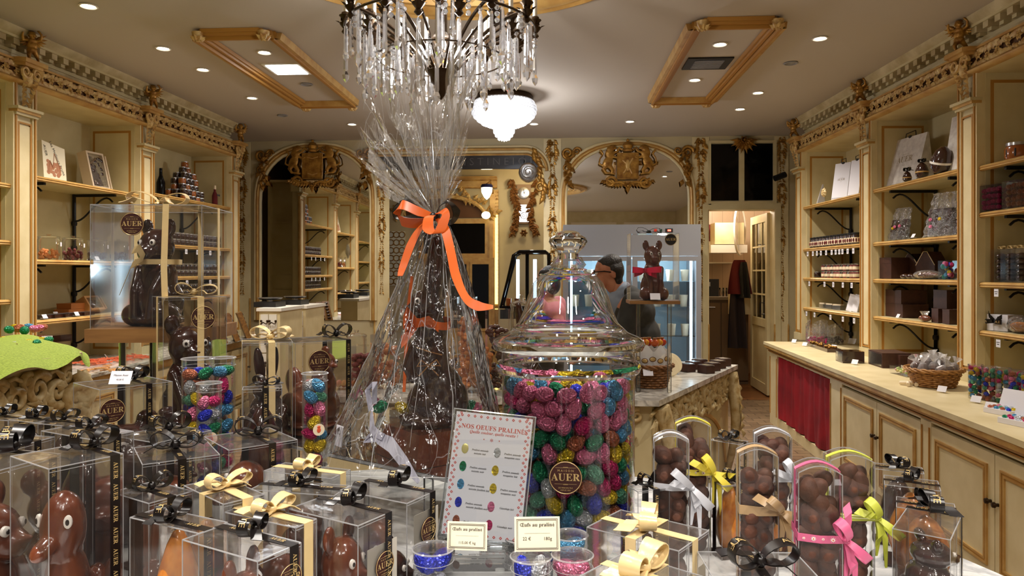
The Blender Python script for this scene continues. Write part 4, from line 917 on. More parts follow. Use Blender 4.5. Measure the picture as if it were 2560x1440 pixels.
def hang(px, py0, py1, w, Y, mat, label, name):
    a = ppt(px,py0,Y); b = ppt(px,py1,Y); hh = a.z-b.z
    m = MB(); m.sheet(lambda u,v: ((u-.5)*w*(.45+.55*(1-v)**.6), .04*math.sin(u*11+v*2)*(1.1-v)-.03, -hh*(1-v)), 18, 12); m.sheet(lambda u,v: ((u-.5)*w*(.45+.55*(1-v)**.6), .04*math.sin(u*11+v*2)*(1.1-v)+.0, -hh*(1-v)), 18, 12)
    o = m.build(name, mat, None, sharp=None, loc=a); tag(o, label, 'clothing'); return o
hang(1848,650,735,.3,9.7,'tow_red','dark red apron hanging on the pantry door edge','hanging_apron')
hang(1842,690,870,.24,9.75,'tow_dark','long dark grey-violet cloth hanging below the red apron','hanging_cloth')
hang(1858,655,745,.16,9.68,'jacket','black garment hanging beside the red apron','hanging_garment')
c = ppt(1856,760,9.8); t = thing('wall_heater','pale square cabinet panel on the pantry wall with a black handle','heater',(c.x,9.8,c.z)); MB().bb(-.16,.14,0,.12,-.14,.24).build('casing','cream_pale',t); MB().tube([(.15,-.02,-.1),(.15,-.05,0),(.15,-.02,.1)],.01,6).build('handle','blackmat',t)

# ----------------------------------------------------------------- people
def man():
    P0 = at(1535, 800, 4.85); px_, py_ = P0.x, P0.y
    # local frame: facing -x (to the picture's left), z up, standing and leaning forward
    t = thing('person', 'person in glasses, grey jacket and blue shirt leaning over the counter, looking down', 'person', (px_+.10, py_, 0), 0)
    prim = [[((.10,.1,.05),.05),((.10,.1,.48),.058),((.08,.1,.86),.085)], [((.12,-.1,.05),.05),((.12,-.1,.48),.058),((.1,-.1,.86),.085)],
            [((.02,.1,.04),.035),((-.07,.1,.03),.03)], [((.03,-.1,.04),.035),((-.06,-.1,.03),.03)],
            ((.08,0,.95),(.13,.18,.12)), ((.06,0,1.1),(.12,.17,.15)), ((.02,0,1.25),(.12,.2,.13),(0,-15,0)),
            [((0,.17,1.31),.062),((-.08,.22,1.1),.05),((-.26,.17,.95),.036)], [((0,-.17,1.31),.062),((-.08,-.22,1.1),.05),((-.26,-.16,.95),.036)],
            [((-.02,0,1.32),.07),((-.09,0,1.43),.056)]]
    body = link('body', blob('person_body', prim, .014, 'skin', 4), t)
    hp = [((-.14,0,1.53),(.088,.077,.092),(0,-20,0)), ((-.168,0,1.49),(.066,.062,.085),(0,-20,0)), ((-.2,0,1.445),(.038,.036,.03)), ((-.235,0,1.49),(.016,.015,.03),(0,-15,0)), ((-.248,0,1.478),(.017,.016,.014)),
          ((-.222,0,1.448),(.02,.024,.008)), ((-.218,0,1.436),(.018,.022,.008)), ((-.11,-.078,1.5),(.018,.01,.03),(0,-15,0)), ((-.11,.078,1.5),(.018,.01,.03),(0,-15,0)), ((-.21,0,1.527),(.025,.05,.014),(0,-20,0)), [((-.1,0,1.42),.055),((-.13,0,1.47),.06)]]
    hd = link('head', blob('person_head', hp, .006, 'skin', 3), body)
    body.data.materials[0] = M['skin']
    hr = [((-.128,0,1.575),(.086,.08,.062),(0,-14,0)), ((-.17,0,1.598),(.045,.055,.022),(0,-25,0)), ((-.085,0,1.525),(.055,.081,.08)), ((-.075,0,1.46),(.035,.065,.045)), ((-.105,-.062,1.535),(.03,.025,.04)), ((-.105,.062,1.535),(.03,.025,.04))]
    link('hair', blob('person_hair', hr, .007, 'hair', 2), t)
    m = MB()
    for y in (-.036,.036):
        X = Matrix.Translation((-.236,y,1.508)) @ Matrix.Rotation(-PI/2,4,'Y') @ Matrix.Rotation(.2,4,'Y')
        m.tube([X @ Vector((.019*math.cos(a_),.027*math.sin(a_),0)) for a_ in [2*PI*i/14 for i in range(14)]],.0035,6,0,None,True)
        m.tube([(-.232,y*1.7,1.514),(-.17,y*2.15,1.52),(-.11,y*2.2,1.512)],.0035,6)
    m.tube([(-.24,-.01,1.51),(-.246,0,1.513),(-.24,.01,1.51)],.003,6); m.build('glasses','black',t)
    m = MB()
    for y in (-.034,.034): m.ball((-.219,y,1.508),(.012,.015,.012),0,None,10,8)
    m.build('eyes','eye',t)
    jk = [((.08,0,.93),(.15,.2,.14)), ((.07,0,1.08),(.145,.195,.16)), ((.035,0,1.24),(.145,.21,.13),(0,-15,0)), ((.05,0,1.335),(.10,.17,.06)), ((.0,0,1.38),(.07,.10,.05)), [((.01,.18,1.31),.082),((-.07,.235,1.1),.066),((-.22,.18,.965),.052)], [((.01,-.18,1.31),.082),((-.07,-.235,1.1),.066),((-.22,-.17,.965),.052)]]
    link('jacket', blob('person_jacket', jk, .013, 'jacket', 4), t)
    sh = [((-.045,0,1.3),(.1,.085,.12),(0,-30,0)), ((-.055,0,1.37),(.075,.082,.05),(0,-30,0)), ((-.05,0,1.4),(.068,.074,.04),(0,-35,0))]
    link('shirt', blob('person_shirt', sh, .008, 'shirt', 3), t)
    tr = [[((.10,.1,.08),.065),((.10,.1,.48),.075),((.08,.09,.86),.11)], [((.12,-.1,.08),.065),((.12,-.1,.48),.075),((.1,-.09,.86),.11)], ((.09,0,.9),(.145,.19,.1))]
    link('trousers', blob('person_trousers', tr, .014, 'jacket', 3), t)
    for s in (-1,1):
        m = MB(); X = Matrix.Translation((-.27,s*.165,.935))
        pr = [((-.03,0,0),(.045,.036,.018))]+[[((-.05,-.027+.018*k,0),.01),((-.09-.01*(k in (1,2)),-.03+.02*k,-.006),.009),((-.115-.012*(k in (1,2)),-.03+.02*k,-.022),.008)] for k in range(4)]+[[((-.02,-s*.03,0),.011),((-.05,-s*.055,-.008),.009),((-.07,-s*.055,-.016),.008)]]+[[((.03,0,.01),.03),((-.01,0,.003),.026)]]
        link('hand', blob('person_hand', pr, .0045, 'skin', 2), body, (-.27,s*.165,.94))
    return t
man()
def second():
    p = at(1372, 690, 5.9); zt2 = at(1372,664,5.9).z
    t = thing('person', 'person with dark hair and a pink collar, half hidden behind the vitrine and jar knob', 'person', (p.x,p.y,0), -.5); d = zt2-1.6
    prim = [[((0,.09,.05),.05),((0,.09,.46),.055),((0,.08,.84),.08)], [((0,-.09,.05),.05),((0,-.09,.46),.055),((0,-.08,.84),.08)], ((0,0,.95),(.11,.16,.12)), ((0,0,1.1),(.1,.14,.14)), ((0,0,1.24+d),(.1,.17,.1)),
            [((0,.16,1.28+d),.055),((-.02,.2,1.06),.045),((-.1,.16,.88),.034)], [((0,-.16,1.28+d),.055),((-.02,-.2,1.06),.045),((-.1,-.16,.88),.034)], [((0,0,1.3+d),.055),((-.01,0,1.42+d),.05)],
            ((-.02,0,1.49+d),(.085,.07,.1)), ((-.05,0,1.44+d),(.05,.05,.05)), ((-.103,0,1.475+d),(.014,.012,.022)), ((-.098,0,1.44+d),(.012,.02,.007)), ((-.02,.073,1.48+d),(.014,.008,.024)), ((-.02,-.073,1.48+d),(.014,.008,.024))]
    link('body', blob('second_body', prim, .009, 'skin', 3), t)
    link('hair', blob('second_hair', [((.015,0,1.515+d),(.09,.082,.09)), ((.04,0,1.45+d),(.06,.075,.09)), ((-.02,.066,1.52+d),(.04,.02,.05)), ((-.02,-.066,1.52+d),(.04,.02,.05))], .008, 'hair', 2), t)
    link('top', blob('second_top', [((0,0,.97),(.13,.18,.13)), ((0,0,1.1),(.12,.165,.15)), ((0,0,1.23+d),(.12,.185,.1)), [((0,.16,1.28+d),.07),((-.02,.21,1.06),.06),((-.09,.17,.92),.048)], [((0,-.16,1.28+d),.07),((-.02,-.21,1.06),.06),((-.09,-.17,.92),.048)]], .012, P('pink_knit',lin(206,130,140),.8), 3), t)
    link('trousers', blob('second_trousers', [[((0,.09,.08),.06),((0,.09,.46),.07),((0,.08,.86),.1)], [((0,-.09,.08),.06),((0,-.09,.46),.07),((0,-.08,.86),.1)]], .014, 'jacket', 3), t)
    m = MB()
    for y in (-.03,.03): m.ball((-.093,y,1.495+d),(.008,.012,.007),0,None,8,6)
    m.build('eyes','pupil',t)
second()
# ================================================================= FOREGROUND TABLE
TZ = .93; TR = 1.08
t = thing('display_table', 'round white marble table crowded with boxed chocolates', 'table', (-.2,1.2,0))
m = MB(); m.lathe([(0,TZ-.04),(.97,TZ-.04),(.995,TZ-.03),(1.0,TZ-.012),(.99,TZ),(0,TZ)], 72, 0, Matrix.Diagonal((1.1,.95,1,1))); m.build('table_top','wmarble',t)
m = MB(); m.lathe([(.45,0),(.5,.04),(.42,.1),(.16,.2),(.13,.5),(.2,.75),(.4,TZ-.041)],32); m.build('pedestal','cream_pale',t)
def slab(name, poly, z0, z1, label, legs=(), cat='display stand'):
    c = sum((Vector((a,b,0)) for a,b in poly), Vector())/len(poly); t = thing(name, label, cat, (c.x,c.y,0)); P2 = [(a-c.x,b-c.y) for a,b in poly]
    MB().prism(P2, z1-.01, z1).build('clear_shelf','acrylic',t)
    m = MB(); n = len(P2)
    for i in range(n):
        a_, b_ = P2[i], P2[(i+1)%n]; m.tube([(a_[0],a_[1],z1-.005),(b_[0],b_[1],z1-.005)],.0035,4)
    m.build('polished_edge','acrylicedge',t)
    for x, y in legs:
        MB().lathe([(.012,z0),(.012,z1-.01)],10,0,Matrix.Translation((x-c.x,y-c.y,0))).build('leg','acrylic',t)
    return t
TIER = 1.08
e0, e1 = onz(1128,1197,TIER), onz(590,1083,TIER); ed = (e1-e0).normalized(); en = Vector((-ed.y*-1, -ed.x, 0)); en = Vector((ed.y,-ed.x,0)); en = en if en.y > 0 else -en
e0 = e0-ed*.08; pA = e0; pB = e1+ed*.3; pC = pB+en*.42; pD = e0+en*.58+ed*.0
legs = [pA.lerp(pB,.15)+en*.03, pA.lerp(pB,.55)+en*.03, pA.lerp(pB,.9)+en*.03, pC.lerp(pD,.1)-en*.03, pC.lerp(pD,.6)-en*.03]
slab('acrylic_tier', [(p.x,p.y) for p in (pA,pB,pC,pD)], TZ, TIER, 'clear acrylic shelf raised over the marble table under the wrapped figure', [(p.x,p.y) for p in legs])

# ------------------------------------------------------------- chocolate figures (unit height, base at z=0, facing -y)
def figure(name, prims, mat, voxel=.02, eyes=None, er=.035, extra=None):
    return (blob(name, prims, voxel, mat, 3), eyes, er, extra)
FIG = {}
FIG['bear'] = figure('chocolate_bear', [((0,.02,.22),(.27,.24,.24)), ((0,.0,.42),(.21,.19,.24)), ((0,-.03,.72),(.2,.18,.17)), ((0,-.17,.66),(.11,.1,.085)), ((-.155,.0,.90),(.075,.045,.085)), ((.155,.0,.90),(.075,.045,.085)),
    ((0,-.27,.69),(.03,.025,.02)), [((-.17,-.1,.5),.06),((-.12,-.22,.3),.055),((-.1,-.24,.08),.06)], [((.17,-.1,.5),.06),((.12,-.22,.3),.055),((.1,-.24,.08),.06)], ((-.2,-.12,.1),(.13,.17,.11)), ((.2,-.12,.1),(.13,.17,.11)), ((0,0,.05),(.3,.27,.06))], 'choc', .016, [(-.085,-.185,.755),(.085,-.185,.755)], .03)
FIG['duck'] = figure('chocolate_duck', [((0,.04,.3),(.24,.3,.28)), ((0,.0,.5),(.17,.18,.2)), ((0,-.04,.78),(.17,.18,.18)), ((0,-.24,.72),(.09,.14,.045),(12,0,0)), ((0,.3,.42),(.1,.14,.07),(35,0,0)), ((-.2,.06,.34),(.06,.18,.14)), ((.2,.06,.34),(.06,.18,.14)), ((0,0,.05),(.22,.24,.06))], 'choc_milk', .018, [(-.13,-.15,.83),(.13,-.15,.83)], .032)
FIG['bunny'] = figure('chocolate_bunny', [((0,.03,.18),(.2,.2,.19)), ((0,0,.34),(.15,.14,.18)), ((0,-.03,.54),(.13,.13,.12)), ((0,-.12,.51),(.07,.06,.05)), ((-.06,.02,.8),(.05,.035,.2),(0,-6,0)), ((.06,.02,.8),(.05,.035,.2),(0,6,0)), [((-.12,-.08,.35),.05),((-.07,-.16,.26),.04)], [((.12,-.08,.35),.05),((.07,-.16,.26),.04)], ((-.12,-.14,.06),(.07,.14,.06)), ((.12,-.14,.06),(.07,.14,.06)), ((0,.21,.12),(.06,.06,.06))], 'choc_milk', .014, [(-.055,-.135,.57),(.055,-.135,.57)], .022)
FIG['hen'] = figure('chocolate_hen', [((0,.0,.3),(.32,.36,.28)), ((0,-.2,.55),(.16,.16,.2)), ((0,-.24,.78),(.13,.13,.13)), ((0,-.4,.77),(.03,.06,.03)), ((0,-.24,.93),(.025,.08,.05)), ((0,.32,.52),(.1,.14,.2),(-25,0,0)), ((-.28,.04,.34),(.06,.2,.14)), ((.28,.04,.34),(.06,.2,.14)), ((0,0,.04),(.34,.34,.05)), ((0,0,.12),(.36,.38,.05))], 'choc_milk', .018, [(-.11,-.31,.8),(.11,-.31,.8)], .022)
FIG['egg'] = (lambda mb: (mb.mesh('chocolate_egg', 'caramel'), None, 0, None))(MB().lathe([(0,0),(.12,.01),(.24,.1),(.3,.25),(.31,.38),(.27,.58),(.19,.78),(.11,.92),(.05,.985),(0,1)], 28))
FIG['bigegg'] = (lambda mb: (mb.mesh('chocolate_egg', 'choc_milk'), None, 0, None))(MB().lathe([(0,0),(.14,.01),(.27,.1),(.33,.25),(.35,.4),(.31,.6),(.24,.78),(.15,.91),(.07,.975),(0,1)], 28))
FIG['fish'] = figure('chocolate_fish', [((0,0,.3),(.3,.16,.22)), ((.38,0,.34),(.1,.05,.16)), ((.0,0,.5),(.12,.03,.1)), ((-.28,0,.28),(.12,.12,.13)), ((0,0,.06),(.25,.2,.07))], 'choc', .02, [(-.3,-.11,.34),(-.3,.11,.34)], .025)
def choc(kind, loc, h, rz, label, mat=None, group=None, sx=1.0):
    me, eyes, er, _ = FIG[kind]
    if mat and me.materials[0] != M[mat]:
        key = kind+mat
        if key not in FIG: c = me.copy(); c.materials[0] = M[mat]; FIG[key] = (c, eyes, er, None)
        me = FIG[key][0]
    t = thing('chocolate_'+{'bigegg':'egg'}.get(kind, kind), label, 'chocolate figure', loc, rz, group); t.scale = (h*sx, h*sx, h)
    link('moulded_body', me, t)
    if eyes:
        for e in eyes:
            m = MB(); d = Vector((e[0]*.5,e[1],0)).normalized() if abs(e[1]) > .01 else Vector((e[0],0,0)).normalized()
            q = d.to_track_quat('Z','Y').to_matrix().to_4x4(); X = Matrix.Translation(Vector(e)) @ q
            m.lathe([(er,-.01),(er*.98,er*.3),(er*.7,er*.55),(0,er*.62)],14,0,X); m.lathe([(er*.5,er*.5),(er*.42,er*.75),(0,er*.8)],12,1,X); m.build('eye',['eye','pupil'],t)
    return t

# ------------------------------------------------------------- logo sticker
def sticker(name, r, X, par, big=True, mat='sticker'):
    m = MB(); m.lathe([(0,.0),(r,0),(r,.0006),(0,.0006)],30,0,X); m.lathe([(r*.93,.0008),(r*.95,.0012),(r*.97,.0008)],30,1,X,cap=False)
    U = X @ Matrix.Translation((0,0,.0011))
    put_text(m, serif('AUER'), r*.62, U @ Matrix.Translation((0,r*.02,0)), 1)
    if big:
        put_text(m, 'M A I S O N', r*.19, U @ Matrix.Translation((0,r*.42,0)), 1)
        put_text(m, 'DE PERE EN FILS', r*.12, U @ Matrix.Translation((0,-r*.6,0)), 1); put_text(m, 'DEPUIS 1820', r*.11, U @ Matrix.Translation((0,-r*.74,0)), 1)
        for s in (-1,1):
            m.tube([U @ Vector((s*r*q,r*(s*0+yy),0)) for q in (.14,.62) for yy in (.6,)],r*.008,4,1)
            m.tube([U @ Vector((s*r*q,-r*.37,0)) for q in (.16,.66)],r*.008,4,1)
        for yy in (.63,-.38): 
            for k in range(-2,3): m.lathe([(r*.02,0),(r*.035,.0002)],6,1,U @ Matrix.Translation((k*r*.055,r*yy,0)),cap=False)
    return m.build(name, [mat,'print'], par)

# ------------------------------------------------------------- ribbon bow (local: lies on z=0, loops along x)
def bow_mesh(mat, s=1.0, seed=0, w=.011, tails=True, stiff=1.0, printed=False):
    rr = random.Random(seed); m = MB()
    for q in (-1, 1):
        L = .045*s*rr.uniform(.8,1.15); hgt = (.026 if mat == 'rib_black' else .02)*s*rr.uniform(.75,1.2)*stiff; tw = rr.uniform(-.35,.35)
        pts = []; W = []
        for i in range(17):
            a_ = 2*PI*i/16; x = q*L*(.5-.5*math.cos(a_)); z = .006+hgt*.5*(1+math.sin(a_)*(1 if q > 0 else 1))*math.sin(a_/2)**.7+.004*math.sin(a_); y = tw*x*.6
            ww = w*(.35+.65*math.sin(a_/2)**.6); pts.append((x,y,z)); W.append((tw*.25*ww*q, ww, .12*ww*math.sin(a_)))
        m.ribbon(pts, W, 0)
        if printed: 
            for i in (5,6,7): 
                c = Vector(pts[i]); d = Vector(pts[i+1])-Vector(pts[i-1]); put_text(m, 'AUER'[i-5:i-4] or 'R', w*1.5, frame_at(c+Vector((0,0,.0012)), d, (0,1,0)), 1)
        if tails:
            for _ in range(1):
                a_ = rr.uniform(.2,.7)*q*rr.choice((1,-1)); LL = .05*s*rr.uniform(.7,1.1)
                pts = [(q*LL*t*math.cos(a_), LL*t*math.sin(a_)*1.2, .004+.012*s*math.sin(t*PI)*rr.uniform(.4,1)) for t in [i/8 for i in range(9)]]
                m.ribbon(pts, [(0,w*(.4+.6*min(1,3*t)),.0) for t in [i/8 for i in range(9)]], 0)
    m.ball((0,0,.008),(w*.75,w*.8,.008),0,None,10,6)
    return m.mesh('bow', [mat,'print'])
BOWS = {}
def bow(mat, i): 
    k = (mat, i % 4)
    if k not in BOWS: BOWS[k] = bow_mesh(mat, .95 if mat == 'rib_gold' else .85, 11*(i%4)+3, .0125 if mat == 'rib_gold' else .0095, True, 1.0, mat == 'rib_black')
    return BOWS[k]
def quad_box(C, Rr, L, t, z0=TZ, H_=None):
    """box footprint from the near corner and the two neighbouring corners of its top face, the near corner at depth t"""
    c = at(C[0], C[1], t); r = onz(Rr[0], Rr[1], c.z); l = onz(L[0], L[1], c.z)
    e1 = (r-c); e2 = (l-c); w, d = e1.length, e2.length
    th = (math.atan2(e1.y,e1.x)+math.atan2(e2.y,e2.x)-PI/2)/2
    u = Vector((math.cos(th),math.sin(th),0)); v = Vector((-u.y,u.x,0)); ctr = c+u*w/2+v*d/2
    return ctr, w, d, c.z-z0, th
NB = [0]
def gift_box(C, Rr, L, t, label, rib='rib_black', z0=TZ, st=None, band=.58, cross=False, bowrot=None, card=False, wmax=.15):
    ctr, w, d, h, th = quad_box(C, Rr, L, t, z0); w = min(w, wmax); d = min(d, wmax)
    c = at(C[0], C[1], t); u = Vector((math.cos(th),math.sin(th),0)); v = Vector((-u.y,u.x,0)); ctr = c+u*w/2+v*d/2
    T = thing('gift_box', label, 'gift box', (ctr.x, ctr.y, z0), th)
    x, y = w/2, d/2; NB[0] += 1
    m = MB(); m.add([(-x,-y,0),(x,-y,0),(x,y,0),(-x,y,0),(-x,-y,h),(x,-y,h),(x,y,h),(-x,y,h)], [(0,1,5,4),(1,2,6,5),(2,3,7,6),(3,0,4,7)]); 
    e = .0009
    for a_, b_ in (((-x,-y),(x,-y)),((x,-y),(x,y)),((x,y),(-x,y)),((-x,y),(-x,-y))):
        m.tube([(a_[0],a_[1],h),(b_[0],b_[1],h)], e, 4, 1); m.tube([(a_[0],a_[1],0),(a_[0],a_[1],h)], e*.8, 4, 1)
    m.tube([(-x,-y,h*.985),(x,-y,h*.985)], e*.6, 4, 1)
    m.build('clear_box', ['plastic','plasticedge'], T, sharp=20)
    m = MB(); m.sheet(lambda a,b: (-x+2*x*a,-y+2*y*b,h+.0015*math.sin(a*7+NB[0])*math.sin(b*5+NB[0])*math.sin(PI*a)*math.sin(PI*b)), 8, 8); m.build('lid_panel','plastictop',T,sharp=None)
    MB().bb(-x+.002,x-.002,-y+.002,y-.002,.0005,.006).build('card_base','brownbox',T)
    k = .0065 if rib == 'rib_black' else .008; bx_ = -x+2*x*band; by_ = -y+2*y*.5; g = .0012
    m = MB(); wv = (k,0,0)
    m.ribbon([(bx_,-y-g,0),(bx_,-y-g,h*.5),(bx_,-y-g,h+g),(bx_,-y*.5,h+g),(bx_,0,h+g*1.5),(bx_,y*.5,h+g),(bx_,y+g,h+g),(bx_,y+g,0)], wv, 0)
    if cross or rib == 'rib_gold': m.ribbon([(-x-g,by_,0),(-x-g,by_,h+g),(0,by_,h+g*1.2),(x+g,by_,h+g),(x+g,by_,0)], (0,k,0), 0)
    if rib == 'rib_black':
        zz = h-.02; i = 0
        while zz > .02 and i < 8: put_text(m, serif('AUER'), .0085, Matrix.Translation((bx_,-y-g-.001,zz)) @ XW @ Matrix.Rotation(-PI/2,4,'Z'), 1); zz -= .03; i += 1
        for q in (-.6,.5): put_text(m, serif('AUER'), .0085, Matrix.Translation((bx_,q*y,h+g*1.5+.0012)) @ Matrix.Rotation(-PI/2,4,'Z'), 1)
    m.build('ribbon_band', [rib,'print'], T)
    br = R.uniform(-.5,.5)-th*0 if bowrot is None else bowrot
    o = link('bow', bow(rib, NB[0]), T, (bx_, 0, h+.003)); o.rotation_euler = (0,0,br); s_ = min(1.15,max(.8,w/.1)); o.scale = (s_,)*3
    if st:
        f, sx_, sz_, r = st        # face, fractions, radius
        if card: MB().bb(-x+2*x*sx_-r*1.6,-x+2*x*sx_+r*1.6,-y+.003,-y+.0035,h*sz_-r*2,h*sz_+r*1.5).build('backing_card','silverboard',T)
        X = (Matrix.Translation((-x+2*x*sx_,-y-.001,h*sz_)) @ XW) if f == 'f' else (Matrix.Translation((-x-.001,-y+2*y*sx_,h*sz_)) @ Matrix.Rotation(-PI/2,4,'Z') @ XW)
        sticker('round_sticker', r, X, T)
    return T, ctr, w, d, h, th
def filled(args, kind, clabel, rz=None, mat=None, fr=.9, sx=1.0, **kw):
    T, c, w, d, h, th = gift_box(*args, **kw); z0 = kw.get('z0', TZ)
    hh = (h-.01)*fr; ext = {'bear':.6,'duck':.66,'bunny':.5,'hen':.82,'egg':.64,'bigegg':.7,'fish':.8}[kind]
    s = min(1.45, 1.08*(.65*min(w,d)+.35*max(w,d))/(hh*ext))*sx; s = max(s, .5)
    choc(kind, (c.x,c.y,z0+.0065), hh, th+(rz if rz is not None else 0), clabel, mat, None, s)
K = 'rib_black'; G = 'rib_gold'
filled(((-70,1195),(62,1133),(-150,1140),.97,'tall clear gift box cut by the picture edge, black ribbon at its corner'),'bear','brown chocolate bear with a white eye at the very edge of the picture',.4,'choc_milk',band=.9)
filled(((122,1173),(308,1135),(25,1141),.93,'tall clear gift box with black ribbon holding the long-nosed brown bear'),'duck','brown chocolate duck looking sideways in the tall ribboned box',-1.1,'choc_milk',band=.88,bowrot=.2)
filled(((232,1100),(330,1078),(92,1070),1.22,'clear gift box with black ribbon behind the tall bear box'),'bigegg','dark egg in the clear box behind the tall duck box',0,'choc')
filled(((356,1162),(550,1138),(329,1120),1.15,'clear gift box with one upright black bow, duck with pearl collar inside'),'duck','brown duck with sloping beak beneath the upright black bow',-.9,band=.5)
filled(((392,1108),(527,1076),(292,1091),1.36,'low wide clear gift box with black bow before the small bear head'),'hen','dark hen in the low wide box before the small bear head',.3,'choc')
filled(((572,1126),(740,1098),(519,1091),1.25,'clear gift box with black ribbon down its side, big-eyed brown fish-nosed duck inside'),'duck','brown duck with one white ring eye in profile',-1.3,band=.62)
filled(((558,1261),(660,1236),(462,1214),1.0,'low clear gift box with champagne bow beside the upright black bow box'),'bear','dark chocolate bear under the champagne bow beside the upright black bow',.3,'choc',rib=G)
filled(((828,1197),(877,1175),(658,1178),1.2,'clear gift box with champagne bow near the acrylic shelf edge'),'hen','dark hen in the champagne box near the acrylic shelf edge',.2,'choc',rib=G)
filled(((372,1259),(496,1234),(236,1243),1.02,'clear gift box with black bow, bunny with long ears inside'),'bunny','long-eared milk chocolate bunny with pearl buttons',.3,band=.5)
filled(((497,1334),(567,1306),(331,1292),.9,'clear gift box with black bow holding the golden pear-shaped egg'),'egg','golden caramel pear-shaped chocolate egg',0,'caramel',fr=.97,st=('f',.62,.62,.0165),band=.3)
filled(((739,1320),(797,1299),(541,1289),.94,'clear gift box with the largest champagne bow'),'bigegg','dark chocolate egg under the largest champagne bow',.4,'choc',rib=G)
filled(((644,1404),(748,1356),(467,1346),.8,'clear gift box with thin black bow nearest the camera, sticker low on its front'),'bear','dark bear in the nearest box with a low sticker',.3,'choc_milk',fr=.98,st=('f',.72,.86,.018),band=.82)
filled(((895,1315),(977,1279),(722,1272),.95,'clear gift box with printed black ribbon lengthwise on its lid, round sticker in front'),'bear','glossy milk chocolate bear behind the round sticker card',.2,'choc_milk',st=('f',.78,.72,.019),card=True,fr=.97,band=.9,bowrot=.3)
filled(((1017,1259),(1083,1229),(852,1225),1.05,'clear gift box with a pale side panel, black bow, beside the menu card'),'bear','small dark bear in the box beside the menu card',.5,'choc',fr=.7,st=('f',.78,.78,.019),card=True,band=.94)
filled(((835,1240),(871,1214),(630,1222),1.12,'clear gift box with printed black bow between two champagne bow boxes'),'bigegg','brown egg in the box between two champagne bow boxes',0,'choc_milk')
# back rows on the acrylic tier / table
filled(((250,975),(455,951),(184,956),1.5,'clear gift box with black ribbon and white tag, wide-eyed bear head inside'),'bear','dark chocolate bear with wide white eyes below the white tag',.05,'choc',fr=.82,st=('f',.16,.86,.026),band=.66,z0=TZ,sx=1.25)
filled(((738,858),(902,846),(700,846),1.8,'large clear gift box with long black bow, hen and large round sticker'),'hen','large ridged milk chocolate hen behind the large round sticker',.3,fr=.98,z0=TIER,st=('f',.42,.80,.03),band=.95,bowrot=0,sx=1.1)
filled(((606,860),(732,857),(590,848),1.72,'clear gift box with small champagne bow, dark standing bunny inside'),'bunny','dark standing chocolate bunny with closed ears',.2,'choc',rib=G,z0=TIER,fr=.96,sx=1.05)
filled(((408,745),(596,741),(382,737),1.78,'tall clear gift box with champagne ribbons around the long-necked bear'),'bear','dark chocolate bear with a champagne collar bow in the tall box',.1,'choc',rib=G,z0=TIER,fr=.9,st=('f',.62,.86,.03))
filled(((606,975),(700,975),(590,968),1.5,'small clear box of chocolate sticks with a black bow and champagne rosette'),'bigegg','small dark egg in the box with a champagne rosette',0,'choc',z0=TZ)
# right-hand boxes
filled(((1697,1378),(1751,1322),(1486,1310),.93,'clear gift box with champagne bow and sticker card, beside the small egg tubs'),'fish','champagne-tied dark fish behind the sticker card',.3,'choc',rib=G,st=('f',.6,.66,.021),card=True,fr=.5,band=.5)
filled(((1640,1520),(1752,1440),(1440,1446),.78,'clear gift box cut by the bottom edge, champagne bow tip showing'),'hen','dark hen in the box cut by the bottom edge',.1,'choc',rib=G)
filled(((1800,1475),(2062,1440),(1812,1384),.85,'clear gift box with wide black bow cut by the bottom edge'),'hen','dark hen beneath the wide black bow',.1,'choc',band=.5,bowrot=.1,wmax=.13)
filled(((2376,1350),(2407,1289),(2231,1322),1.15,'tall clear gift box with double black strings at the table edge'),'bear','dark bear at the table edge in the tallest black-string box',.6,'choc',band=.94)
filled(((2392,1288),(2398,1262),(2242,1272),1.3,'clear gift box with drooping black bow behind the tallest black-string box'),'bigegg','amber-brown egg behind the tallest black-string box',0,'caramel',band=.5)
filled(((2352,1228),(2368,1206),(2215,1219),1.38,'clear gift box with looped black bow in the middle of the stepped row'),'egg','caramel egg in the middle of the stepped row',0,'caramel',band=.5)
filled(((2310,1185),(2325,1172),(2190,1180),1.5,'clear gift box with flat black bow, last of the stepped row'),'bigegg','dark egg in the last box of the stepped row',0,'choc',band=.5)
filled(((1850,1112),(1862,1102),(1782,1098),1.66,'low clear box with crumpled black bow beyond the yellow-ribbon almond box'),'fish','dark fish beyond the yellow-ribbon almond box',.2,'choc',z0=TZ)
# more black bows on hidden boxes by the left edge
for i,(C,Rr,L,tt,l) in enumerate((((20,1052),(62,1040),(-30,1040),1.62,'clear box with a tangled black bow at the picture edge under the carved console'),((95,1058),(135,1046),(60,1044),1.56,'clear box with a loose black bow below the carved head'),((168,1066),(205,1052),(130,1050),1.5,'clear box with a curled black bow nearest the carved head'),((30,1120),(88,1092),(-20,1100),1.2,'clear box with a black looped bow above the edge bear box'))):
    filled((C,Rr,L,tt,l),'bigegg','dark egg inside the '+l[:l.find(' bow')+4].replace('clear box with a','box with')+' by the edge',0,'choc',wmax=.11)

